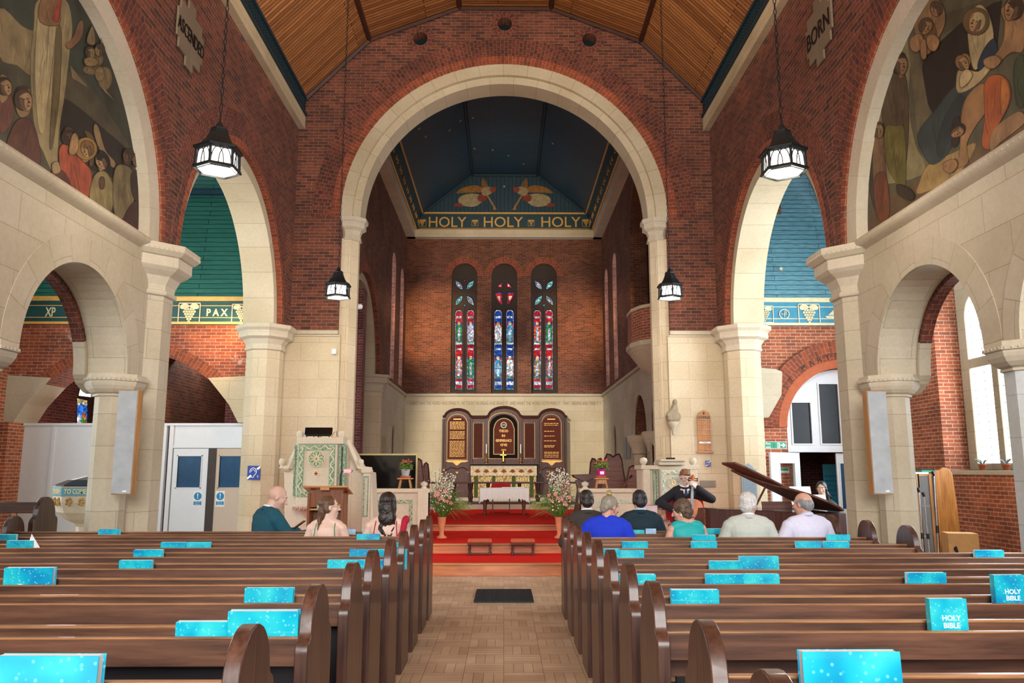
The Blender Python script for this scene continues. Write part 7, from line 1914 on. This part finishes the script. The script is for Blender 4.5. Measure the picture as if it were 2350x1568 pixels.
# ================================================================ PAINTED LUNETTES (generic multi-figure scenes in the photo's colours)
def inside(p, poly):
    r = False; j = len(poly) - 1
    for i in range(len(poly)):
        if (poly[i][1] > p[1]) != (poly[j][1] > p[1]) and p[0] < (poly[j][0] - poly[i][0]) * (p[1] - poly[i][1]) / (poly[j][1] - poly[i][1]) + poly[i][0]: r = not r
        j = i
    return r
def dull(c, k=.62):
    c = srgb(c); m = (c[0] + c[1] + c[2]) / 3
    return tuple([(c[i] * .86 + m * .14) * k * (1.08, 1.0, .78)[i] for i in range(3)] + [1])
def lunette(sg, label, layers, base):
    x = sg * 4.36; rnd = random.Random(4)
    ext = []
    for c, pts, sm in layers:
        if sm:
            cx_ = sum(p[0] for p in pts) / len(pts); cy_ = sum(p[1] for p in pts) / len(pts)
            ext.append((dull(c, .22), [(p[0] + 1.3 * (1 if p[0] > cx_ else -1), p[1] + 1.3 * (1 if p[1] > cy_ else -1)) for p in pts], sm))
        ext.append((dull(c), pts, sm))
        ys = [p[1] for p in pts]; xs = [p[0] for p in pts]; w_, h_ = max(xs) - min(xs), max(ys) - min(ys)
        if w_ * h_ < 500 or not sm: continue
        for k in range(int(min(60, 12 + w_ * h_ / 220))):
            x0 = rnd.uniform(min(xs), max(xs)); y0 = rnd.uniform(min(ys), max(ys)); L_ = rnd.uniform(.15, .6) * h_; dx = rnd.uniform(-.3, .3) * L_
            st = [(x0, y0), (x0 + dx * .4 + rnd.uniform(-2, 2), y0 + L_ * .5), (x0 + dx, y0 + L_)]
            if not all(inside(p, pts) for p in st): continue
            wd = rnd.uniform(.7, 2.4)
            ext.append((dull(c, rnd.choice((.42, .46, .52, .74, .82))), [st[0], (st[1][0] + wd, st[1][1]), st[2], (st[1][0] - wd, st[1][1])], True))
    layers = ext
    o = MB(); out = arc(7.08, 4.2, 2.13, 0, 180, 48)
    o.prism(out, x, sg * 4.40, 'X', col=dull(base))
    for i, (c, pts, sm) in enumerate(layers):
        w = [PX(px, py, x) for px, py in pts]
        if sm: w = smooth_poly(w, 4)
        # keep inside the arch
        cl = []
        for (yy, z) in w:
            d = math.hypot(yy - 7.08, z - 4.2)
            if d > 2.12: yy, z = 7.08 + (yy - 7.08) * 2.12 / d, 4.2 + (z - 4.2) * 2.12 / d
            cl.append((yy, max(z, 4.205)))
        xo = x - sg * (.00003 * (i + 2))
        o.add([(xo, p[0], p[1]) for p in cl], tess(cl), None, 0, c)
    t = o.build('wall_painting', M_PAINT, recalc=False); tag(t, label, 'painting'); return t
# left wall: robed standing figure over a praying crowd
def blobs(c, lst):
    out = []
    for (cx, cy, rx_, ry_) in lst:
        out.append((c, [(cx + rx_ * math.cos(2 * pi * k / 10), cy + ry_ * math.sin(2 * pi * k / 10)) for k in range(10)], True))
    return out
LP_ = [('#3c4640', [(0, 0), (170, 0), (330, 500), (330, 545), (0, 330)], False),
       ('#4b4a3c', [(0, 60), (60, 120), (90, 260), (150, 330), (330, 380), (330, 545), (0, 330)], True),
       ('#8e7f60', [(0, 20), (50, 60), (95, 90), (75, 170), (40, 150), (0, 130)], True),
       ('#514c3c', [(160, 160), (230, 230), (330, 400), (330, 480), (200, 380), (150, 280)], True),
       ('#2b2620', [(140, 240), (165, 235), (240, 300), (290, 345), (300, 400), (230, 400), (150, 330)], True),
       ('#9a8d6c', [(88, 0), (150, 0), (165, 60), (160, 110), (150, 200), (135, 300), (130, 380), (120, 395), (100, 350), (80, 300), (70, 160), (78, 60)], True),
       ('#b5a784', [(95, 0), (130, 0), (128, 60), (120, 140), (110, 220), (100, 300), (88, 290), (80, 180), (84, 70)], True),
       ('#6f6448', [(128, 70), (140, 80), (135, 220), (122, 330), (114, 330), (120, 220)], True),
       ('#8d6a4c', [(92, 50), (135, 55), (130, 0), (95, 0)], True),
       ('#a8452e', [(122, 40), (132, 0), (140, 0), (132, 48)], True),
       ('#8a6548', [(150, 100), (168, 85), (178, 55), (188, 48), (190, 70), (182, 92), (160, 112)], True)]
LP_ += blobs('#7d6a48', [(222, 135, 14, 16), (212, 160, 22, 11), (245, 95, 12, 20), (240, 180, 16, 26)]) + blobs('#8f7a54', [(210, 140, 10, 12), (228, 170, 10, 16)])
LP_ += [('#857458', [(160, 150), (200, 200), (165, 180)], False), ('#857458', [(230, 190), (262, 232), (238, 210)], False),
        ('#6f3f3a', [(0, 200), (22, 215), (30, 260), (20, 290), (0, 300)], True), ('#9c7f5c', [(0, 175), (14, 178), (22, 200), (14, 228), (0, 232)], True),
        ('#5d3226', [(30, 290), (50, 272), (72, 280), (88, 330), (90, 375), (60, 375), (15, 345)], True), ('#8d7350', [(35, 210), (50, 198), (66, 206), (72, 235), (64, 262), (45, 268), (34, 240)], True), ('#3e2a20', [(36, 208), (52, 198), (62, 205), (50, 222), (40, 240)], True),
        ('#a8482a', [(135, 345), (150, 330), (175, 345), (190, 372), (208, 395), (206, 440), (190, 455), (150, 420), (138, 385)], True), ('#a4815a', [(158, 330), (165, 305), (172, 312), (178, 335), (165, 350), (155, 345)], True),
        ('#9a6c3e', [(182, 330), (196, 318), (208, 335), (206, 362), (192, 372), (180, 352)], True), ('#5f4a34', [(192, 300), (214, 318), (214, 372), (204, 378), (208, 340)], True),
        ('#8f7656', [(215, 288), (224, 292), (240, 345), (262, 372), (256, 384), (232, 352), (216, 312)], True),
        ('#2a1c18', [(226, 352), (238, 348), (250, 370), (248, 400), (240, 402)], True), ('#a78460', [(222, 360), (232, 350), (240, 372), (232, 392), (224, 385)], True),
        ('#8d8058', [(215, 405), (240, 395), (258, 430), (256, 475), (244, 488), (206, 462)], True), ('#7d6f52', [(265, 385), (285, 380), (305, 400), (308, 450), (282, 500), (262, 490), (258, 430)], True)]
LP_ += blobs('#5a3d2c', [(290, 362, 10, 16), (312, 366, 9, 14), (155, 312, 12, 20), (232, 420, 6, 14)]) + [('#4a2722', [(300, 470), (322, 465), (332, 500), (330, 545), (300, 530), (280, 510)], True), ('#3b2620', [(300, 400), (325, 395), (332, 440), (320, 465), (304, 450)], True), ('#5b2b20', [(110, 400), (140, 392), (160, 425), (150, 440), (112, 415)], True), ('#a08a64', [(118, 378), (130, 372), (136, 392), (122, 398)], True)]
def phead(px, py, r, ang=0, look=1, skin='#a5825e', hair='#3a281c', halo=None):
    """painted head: hair mass, lit face, shaded side, brow, eye, nose and mouth strokes"""
    ca, sa = math.cos(R(ang)), math.sin(R(ang))
    T = lambda pts: [(px + (x * ca - y * sa) * r, py + (x * sa + y * ca) * r) for x, y in pts]
    E2 = lambda cx, cy, rx_, ry_, n=10: [(cx + rx_ * math.cos(2 * pi * k / n), cy + ry_ * math.sin(2 * pi * k / n)) for k in range(n)]
    L_ = []
    if halo: L_.append((halo, T(E2(0, -.15, 1.35, 1.4)), True))
    L_ += [(hair, T(E2(-.15 * look, -.15, .82, 1.0)), True), (skin, T([(-.45, -.5), (.3 * look, -.75), (.62 * look, -.3), (.62 * look, .1), (.5 * look, .6), (.2 * look, .95), (-.2 * look, .8), (-.5 * look, .3)]), True),
           ('#%02x%02x%02x' % tuple(int(int(skin[i:i + 2], 16) * .62) for i in (1, 3, 5)), T([(-.5 * look, -.3), (-.2 * look, -.2), (-.15 * look, .4), (-.05 * look, .8), (-.25 * look, .7), (-.5 * look, .3)]), True)]
    for q in ([(.1, -.2), (.3, -.27), (.45, -.18), (.3, -.13)], [(-.2, -.16), (-.05, -.24), (.02, -.16), (-.08, -.1)], [(.28, -.1), (.5, .22), (.3, .26), (.24, .2)], [(.1, .48), (.38, .46), (.36, .55), (.14, .57)]):
        L_.append(('#33231a', T([(x * look, y) for x, y in q]), False))
    return L_
LP_ += phead(10, 200, 20, -12, 1) + phead(55, 232, 24, -8, 1, hair='#4a3424') + phead(156, 318, 17, 0, 1, '#5a3d2c') + phead(168, 332, 13, -30, -1, '#b08c62') + phead(196, 344, 18, -20, -1, '#b18a58', '#7d5a34', '#9c7a3c') + phead(230, 372, 18, -25, -1, '#a98662', '#221815') + phead(290, 358, 15, 0, -1, '#6e4f3a') + phead(312, 368, 15, 0, -1, '#7d5d44') + phead(205, 122, 13, 0, 1, '#9a8058', '#4c3a26') + phead(224, 116, 13, 0, -1, '#9a8058', '#4c3a26') + phead(246, 80, 12, 20, -1, '#8a6f4c')
LP_ += [('#8d7a58', [(196, 95), (208, 60), (214, 100)], True), ('#8d7a58', [(228, 96), (240, 45), (246, 92)], True), ('#8f7a54', [(190, 138), (204, 132), (222, 140), (216, 150), (196, 150)], True), ('#a4815a', [(156, 352), (160, 318), (168, 306), (176, 322), (172, 350)], True)]
lunette(-1, 'arched wall painting of a white-robed standing figure above a praying crowd, left wall', LP_, '#39392f')
RP_ = [('#5b5846', [(1975, 555), (1980, 420), (2010, 250), (2090, 60), (2160, 0), (2350, 0), (2350, 320), (1990, 560)], False),
       ('#8c8464', [(1985, 330), (2015, 170), (2075, 90), (2090, 110), (2085, 240), (2100, 330), (2120, 400), (1985, 420)], True),
       ('#231a16', [(2120, 130), (2240, 20), (2300, 0), (2290, 100), (2240, 180), (2200, 230), (2140, 260), (2110, 200)], False),
       ('#6b6450', [(2075, 70), (2096, 50), (2140, 300), (2130, 420), (2105, 300)], False), ('#4f4a3a', [(2095, 50), (2260, 0), (2290, 0), (2100, 120)], False),
       ('#6b5438', [(1990, 560), (1990, 500), (2060, 440), (2160, 390), (2350, 270), (2350, 325)], True),
       ('#a98c56', [(2110, 420), (2130, 380), (2190, 350), (2240, 330), (2200, 400), (2150, 430), (2105, 445)], True),
       ('#574732', [(2022, 200), (2040, 165), (2070, 165), (2082, 200), (2085, 300), (2070, 400), (2030, 300)], True), ('#332319', [(2052, 150), (2062, 122), (2076, 125), (2078, 150), (2068, 165), (2055, 168)], True), ('#9a7350', [(2064, 140), (2076, 142), (2074, 172), (2064, 176)], True),
       ('#6d6628', [(2032, 295), (2055, 290), (2075, 300), (2078, 420), (2060, 425), (2034, 370)], True), ('#3a3426', [(1990, 330), (2008, 325), (2012, 420), (2025, 500), (2005, 470), (1990, 400)], True),
       ('#87684a', [(2008, 300), (2020, 284), (2028, 300), (2026, 335), (2034, 345), (2030, 360), (2036, 430), (2030, 500), (2010, 460), (2004, 380)], True), ('#7d4326', [(2008, 410), (2032, 400), (2042, 480), (2030, 510), (2012, 490)], True),
       ('#34414a', [(2230, 190), (2190, 200), (2150, 250), (2110, 300), (2110, 330), (2135, 375), (2165, 365), (2185, 330), (2190, 270), (2220, 240), (2250, 215)], True), ('#25333d', [(2200, 220), (2170, 270), (2150, 340), (2165, 360), (2185, 300), (2215, 240)], True),
       ('#b3a27e', [(2222, 60), (2232, 25), (2252, 12), (2272, 40), (2280, 90), (2260, 130), (2240, 160), (2228, 130)], True), ('#1f3350', [(2245, 150), (2262, 110), (2282, 90), (2290, 130), (2260, 165)], True), ('#a97f5c', [(2228, 45), (2240, 32), (2250, 48), (2246, 68), (2234, 72)], True),
       ('#b9a582', [(2198, 170), (2212, 158), (2246, 165), (2270, 142), (2276, 155), (2240, 195), (2200, 212)], True), ('#a07c54', [(2200, 150), (2205, 130), (2218, 124), (2228, 138), (2222, 155), (2208, 162)], True),
       ('#a57c56', [(2300, 20), (2340, 0), (2350, 0), (2350, 110), (2320, 120), (2285, 150), (2275, 140), (2300, 105), (2310, 60)], True), ('#9b734c', [(2202, 360), (2210, 250), (2235, 205), (2262, 195), (2265, 250), (2240, 290), (2220, 330), (2222, 375), (2190, 385), (2175, 372)], True),
       ('#b5581f', [(2262, 190), (2290, 172), (2315, 190), (2318, 235), (2290, 290), (2272, 340), (2255, 330), (2262, 270)], True), ('#b96d24', [(2300, 182), (2316, 200), (2316, 235), (2300, 262)], True), ('#a07a58', [(2280, 300), (2330, 260), (2350, 262), (2350, 285), (2300, 325), (2275, 345)], True),
       ('#2a1d16', [(2188, 280), (2200, 268), (2206, 300), (2196, 335), (2186, 330)], True), ('#96714c', [(2110, 20), (2130, 0), (2160, 5), (2170, 50), (2150, 95), (2130, 125), (2108, 100), (2100, 60)], True), ('#735437', [(2120, 60), (2140, 50), (2150, 80), (2128, 105)], True), ('#3c4a2e', [(2330, 150), (2350, 130), (2350, 240), (2335, 230)], True)]
RP_ += phead(2069, 150, 22, 4, 1, '#9a7350', '#2e1f17') + phead(2241, 52, 22, 14, -1, '#b28a66', '#b3a27e', '#6a5230') + phead(2213, 145, 17, -25, 1, '#b08a62', '#8b6a44') + phead(2325, 22, 26, 10, -1, '#a57c56', '#3b281b') + phead(2128, 62, 18, 30, 1, '#a07a52', '#5d4229') + phead(2150, 22, 16, -20, -1, '#a07a52', '#5d4229') + phead(2200, 302, 17, 60, 1, '#96704c', '#241813') + phead(2018, 300, 17, 0, 1, '#8f6f4e', '#5a422c')
RP_ += [('#a37b55', [(2092, 90), (2112, 78), (2122, 96), (2108, 118), (2094, 112)], True), ('#a37b55', [(2130, 86), (2146, 80), (2158, 96), (2148, 116), (2134, 110)], True), ('#a37b55', [(2116, 100), (2126, 92), (2128, 130), (2118, 132)], True), ('#c0ac88', [(2208, 172), (2222, 160), (2234, 172), (2224, 190), (2208, 200)], True), ('#a87f5a', [(2262, 138), (2285, 128), (2300, 140), (2284, 156), (2266, 152)], True), ('#a0784f', [(2170, 374), (2192, 366), (2200, 380), (2186, 396), (2170, 390)], True), ('#3b2c1e', [(2062, 424), (2086, 432), (2100, 448), (2090, 460), (2066, 446)], True), ('#4f3b28', [(1996, 250), (2004, 200), (2008, 250), (2004, 320), (1996, 330)], True)]
lunette(1, 'arched wall painting of a veiled seated woman with child and kneeling figure, right wall', RP_, '#4a3a28')

# ================================================================ GABLE ANGELS (flat painting on the chancel gable)
def flat(name, d, layers, mat, k=4, step=.002):
    o = MB()
    for i, (c, pts, sm) in enumerate(layers):
        w = [PY(px, py, d) for px, py in pts]
        if sm: w = smooth_poly(w, k)
        o.add([(p[0], d - step * i, p[1]) for p in w], tess(w), None, 0, dull(c, .6) if mat is M_ART else srgb(c))
    return o.build(name, mat, recalc=False)
ang_ = [('#b07a26', [(1047, 443), (1065, 430), (1095, 426), (1118, 440), (1090, 442), (1065, 443)], True), ('#8f6a34', [(1106, 432), (1108, 408), (1122, 428), (1126, 440)], True),
        ('#c2b594', [(1056, 452), (1075, 445), (1100, 447), (1108, 460), (1090, 474), (1062, 472), (1052, 462)], True), ('#9f3a26', [(1040, 470), (1056, 466), (1062, 474), (1050, 475)], True), ('#9f3a26', [(1096, 452), (1108, 444), (1120, 448), (1112, 462), (1100, 462)], True),
        ('#b9a688', [(1108, 432), (1128, 430), (1132, 440), (1116, 450), (1106, 445)], True), ('#a8422c', [(1124, 432), (1138, 430), (1136, 440), (1128, 442)], True), ('#b98f4a', [(1116, 448), (1120, 448), (1136, 474), (1140, 482), (1131, 482), (1132, 476)], False)]
mir = [(c, [(2316 - px, py) for px, py in pts], sm) for c, pts, sm in ang_]
M_ART = attr_mat('gable_painting', grainy=.25, nscale=10)
ang_ = [(c, p, s_) for c, p, s_ in ang_]
tag(flat('angel_painting', 28.56, ang_, M_ART), 'painted angel with gilt wings blowing a trumpet, left half of the chancel gable', 'painting')
tag(flat('angel_painting', 28.56, mir, M_ART), 'painted angel with gilt wings blowing a trumpet, right half of the chancel gable', 'painting')
c = PY(1157, 428, 28.55)
ps = []
for q in range(10): a = pi / 2 + 2 * pi * q / 10; r_ = .05 if q % 2 == 0 else .02; ps.append((c[0] + r_ * math.cos(a), c[1] + r_ * math.sin(a)))
struct(MB().prism(ps, 28.55, 28.56, 'Y').build('trim_12', M_GOLD))

# ================================================================ STAINED GLASS
def glass_mat():
    t = NT('stained_glass'); a = t.n('Attribute'); a.attribute_name = 'Col'; v = t.tex()
    vo = t.n('TexVoronoi'); vo.inputs['Scale'].default_value = 15; t.l(v, vo.inputs['Vector'])
    ve = t.n('TexVoronoi'); ve.feature = 'DISTANCE_TO_EDGE'; ve.inputs['Scale'].default_value = 15; t.l(v, ve.inputs['Vector'])
    sep = t.n('SeparateColor'); t.l(vo.outputs['Color'], sep.inputs[0])
    c = t.mix(a.outputs['Color'], t.ramp(sep.outputs[0], [(.2, (.45, .45, .45, 1)), (.6, (.9, .9, .9, 1)), (.92, (1.5, 1.5, 1.5, 1))]), 1, 'MULTIPLY')
    c = t.mix((.01, .01, .012, 1), c, t.ramp(ve.outputs['Distance'], [(.02, (0, 0, 0, 1)), (.05, (1, 1, 1, 1))]))
    t.fin((.02, .02, .025, 1), .8, 0, 0.0); t.l(c, t.b.inputs['Emission Color']); t.b.inputs['Emission Strength'].default_value = .95
    return t.m
M_SG = glass_mat()
YG = YE + .3
BLU, RED_, WHI, GRN, SKY_, GOLD_ = '#1446a0', '#c01420', '#c3ccd8', '#1f8a3c', '#3fa4cc', '#b98a4a'
def figure(cx, y0, y1, w, robe, halo='#d9c48a', under=WHI):
    h = y1 - y0
    return [(robe, [(cx - w * .35, y1), (cx - w * .5, y0 + h * .6), (cx - w * .42, y0 + h * .24), (cx, y0 + h * .16), (cx + w * .42, y0 + h * .24), (cx + w * .5, y0 + h * .6), (cx + w * .35, y1)], True),
            (under, [(cx - w * .12, y1), (cx - w * .2, y0 + h * .5), (cx + w * .1, y0 + h * .3), (cx + w * .22, y0 + h * .55), (cx + w * .12, y1)], True),
            (halo, [(cx + w * .24 * math.cos(2 * pi * k / 8), y0 + h * .1 + h * .09 * math.sin(2 * pi * k / 8)) for k in range(8)], True),
            ('#e9c3a2', [(cx + w * .13 * math.cos(2 * pi * k / 8), y0 + h * .11 + h * .065 * math.sin(2 * pi * k / 8)) for k in range(8)], True)]
def light(xa, xb, A, B, robes):
    """one tall light, pixels; A main colour, B second"""
    L_ = []
    yt, yb = 712, 896; cx = (xa + xb) / 2
    L_.append(('#c9b8d8', [(xa, yb), (xb, yb), (xb, yt + 6), (cx + 4, yt), (cx - 4, yt), (xa, yt + 6)], False))
    a, b_ = xa + 1.5, xb - 1.5
    L_.append((A, [(a, 894), (b_, 894), (b_, yt + 7), (cx + 3, yt + 2), (cx - 3, yt + 2), (a, yt + 7)], False))
    L_.append((WHI, [(a + 2, 726), (b_ - 2, 726), (b_ - 2, 731), (a + 2, 731)], False))
    L_.append((B, [(a, 742), (b_, 742), (b_, 784), (a, 784)], False))
    L_ += figure(cx, 738, 784, (b_ - a) * .95, robes[0])
    L_.append(('#5f8f7a', [(a, 783), (b_, 783), (b_, 787), (a, 787)], False)); L_.append((WHI, [(a, 787), (b_, 787), (b_, 791), (a, 791)], False))
    L_.append((WHI, [(a + 2, 800), (b_ - 2, 800), (b_ - 2, 804), (a + 2, 804)], False)); L_.append((B, [(a, 822), (b_, 822), (b_, 864), (a, 864)], False))
    L_ += figure(cx, 817, 863, (b_ - a) * .98, robes[1])
    L_.append(('#5f8f7a', [(a, 864), (b_, 864), (b_, 870), (a, 870)], False)); L_.append((WHI, [(a, 876), (b_, 876), (b_, 884), (a, 884)], False)); L_.append(('#3c7f7a', [(a, 892), (b_, 892), (b_, 895.5), (a, 895.5)], False))
    return L_
def leaf(x0, y0, x1, y1, w):
    n = 8; out = []; dx, dy = x1 - x0, y1 - y0; L_ = math.hypot(dx, dy); nx, ny = -dy / L_, dx / L_
    for s_ in (1, -1):
        for k in range(n):
            u = k / n if s_ > 0 else 1 - k / n; out.append((x0 + dx * u + nx * s_ * w * math.sin(pi * u), y0 + dy * u + ny * s_ * w * math.sin(pi * u)))
    return out
spec = [((1037, 1096), [(1044.5, 1062), (1071, 1089)], RED_, BLU, [(GRN, '#d98a78'), ('#d8c8d8', GRN)]),
        ((1128, 1188), [(1134, 1152.5), (1161, 1179.5)], BLU, RED_, [('#dcd6d0', SKY_), (SKY_, '#e0dcd4')]),
        ((1218, 1278), [(1224, 1242), (1251, 1269)], RED_, BLU, [('#c85a34', '#b89a6a'), (GRN, '#b06a5a')])]
for wi, ((wa, wb), lts, A, B, robes) in enumerate(spec):
    xa, xb = [(-1.94, -1.0), (-.475, .475), (.98, 1.94)][wi]; c = (xa + xb) / 2; r = (xb - xa) / 2; pc = (wa + wb) / 2
    wn = bpy.data.objects.new('window_%d' % (5 + wi), None); COL.objects.link(wn); struct(wn)
    wpx = lambda pts: [PY(a, b_, YG) for a, b_ in pts]
    holes = []; lay = []
    for (a, b_), rb in zip(lts, robes):
        cx = (a + b_) / 2
        holes.append(wpx([(a, 896), (b_, 896), (b_, 718), (cx + 4, 711), (cx - 4, 711), (a, 718)])); lay += light(a, b_, A, B, rb)
    if wi != 1:
        for sx in (-1, 1):
            for (ya, yb_) in ((667, 645), (679, 703)):
                pts = leaf(pc + sx * 4, ya, pc + sx * 21.5, yb_, 6); holes.append(wpx(pts)); lay.append(('#6fb6c9', pts, False)); q = [(p[0] * .55 + (pc + sx * 12.7) * .45, p[1] * .55 + ((ya + yb_) / 2) * .45) for p in pts]; lay.append((RED_ if sx * (ya - 670) > 0 else GRN, q, False)); q = [(p[0] * .35 + (pc + sx * 12.7) * .65, p[1] * .35 + ((ya + yb_) / 2) * .65) for p in pts]; lay.append((WHI, q, False))
        for (px_, py_, r_, cc) in ((pc, 645.5, 2.4, RED_), (pc - 20, 673, 2.4, RED_), (pc + 20, 673, 2.4, RED_), (pc, 702.5, 3.4, SKY_)):
            pts = [(px_ + r_ * math.cos(2 * pi * k / 10), py_ + r_ * math.sin(2 * pi * k / 10)) for k in range(10)]; holes.append(wpx(pts)); lay.append((cc, pts, False))
    else:
        for sx in (-1, 1):
            for pts in ([(pc + sx * 5, 650), (pc + sx * 5, 662), (pc + sx * 17, 662), (pc + sx * 12, 652)], [(pc + sx * 5, 672), (pc + sx * 22, 672), (pc + sx * 20, 685), (pc + sx * 12, 698), (pc + sx * 5, 701)]):
                holes.append(wpx(pts)); lay.append(('#4a3aa0', pts, False)); cx_ = sum(p[0] for p in pts) / len(pts); cy_ = sum(p[1] for p in pts) / len(pts)
                lay.append((RED_, [(cx_ + (p[0] - cx_) * .82, cy_ + (p[1] - cy_) * .82) for p in pts], False)); lay.append(('#e0c8a8', [(cx_ + (p[0] - cx_) * .4, cy_ + (p[1] - cy_) * .4) for p in pts], False))
    outl = [(xa - .02, 4.2), (xb + .02, 4.2)] + arc(c, 9.06 - r, r + .02, 0, 180, 20)
    MB().prism(outl, YG - .1, YG + .06, 'Y', holes=holes).build('tracery', M_MARBLE, wn, bevel=.008)
    g = flat('stained_glass', YG - .0, lay, M_SG, 3, .0012); g.parent = wn
    b = MB()
    for hh_ in holes: b.tube([(p[0], YG - .1, p[1]) for p in hh_ + [hh_[0]]], .018, 5)
    b.tube([(c, YG - .12, 4.25), (c, YG - .12, PY(0, 706, YG)[1])], .035, 6)
    b.build('stone_moulding', M_MARBLE, wn)
    b = MB()
    for py_ in (739, 845, 793): z = PY(0, py_, YG)[1]; b.tube([(xa, YG - .03, z), (xb, YG - .03, z)], .008, 4)
    b.build('saddle_bars', M_BLACK, wn)
    MB().box(xa - .1, xb + .1, YG + .1, YG + .14, 4.1, 9.2).build('outer_sheet', M_BLACK, wn)
# vestry window seen through the left arch, in the side wall
wn = bpy.data.objects.new('window_8', None); COL.objects.link(wn); struct(wn)
XV = -9.84
def vq(pts): return [PX(a, b, XV) for a, b in pts]
h1 = vq([(177, 985), (203, 985), (203, 920), (177, 914)]); h2 = vq([(181, 908), (214, 912), (216, 880), (190, 868)])
h1 = [(p[0], min(max(p[1], 2.35), 4.25)) for p in h1]; h2 = [(p[0], min(max(p[1], 2.35), 4.25)) for p in h2]
MB().prism([(VW[0], VW[2]), (VW[1], VW[2]), (VW[1], VW[3]), (VW[0], VW[3])], XV - .06, XV, 'X', holes=[h1, h2]).build('tracery', M_MARBLE, wn)
lay = [('#2a5fb0', [(176, 985), (206, 985), (206, 912), (176, 908)], False), ('#d8c090', [(176, 930), (206, 930), (206, 914), (176, 912)], False), ('#2f6fd0', [(180, 950), (188, 925), (200, 948), (199, 980), (180, 980)], True), ('#e8e8f0', [(177, 980), (179, 960), (187, 952), (187, 980)], True), ('#b4562a', [(190, 980), (191, 952), (198, 948), (202, 980)], True), ('#3aa03a', [(186, 966), (195, 958), (197, 970)], True)]
o = MB()
for i, (c, pts, sm) in enumerate(lay):
    w = vq(pts)
    if sm: w = smooth_poly(w, 3)
    o.add([(XV - .03 + .001 * i, p[0], p[1]) for p in w], tess(w), None, 0, srgb(c))
o.build('stained_glass', M_SG, wn, recalc=False)
yy_ = [p[0] for p in h2]; zz_ = [p[1] for p in h2]
MB().box(XV - .09, XV - .07, min(yy_), max(yy_), min(zz_), max(zz_)).build('outer_sheet', M_SKY, wn)
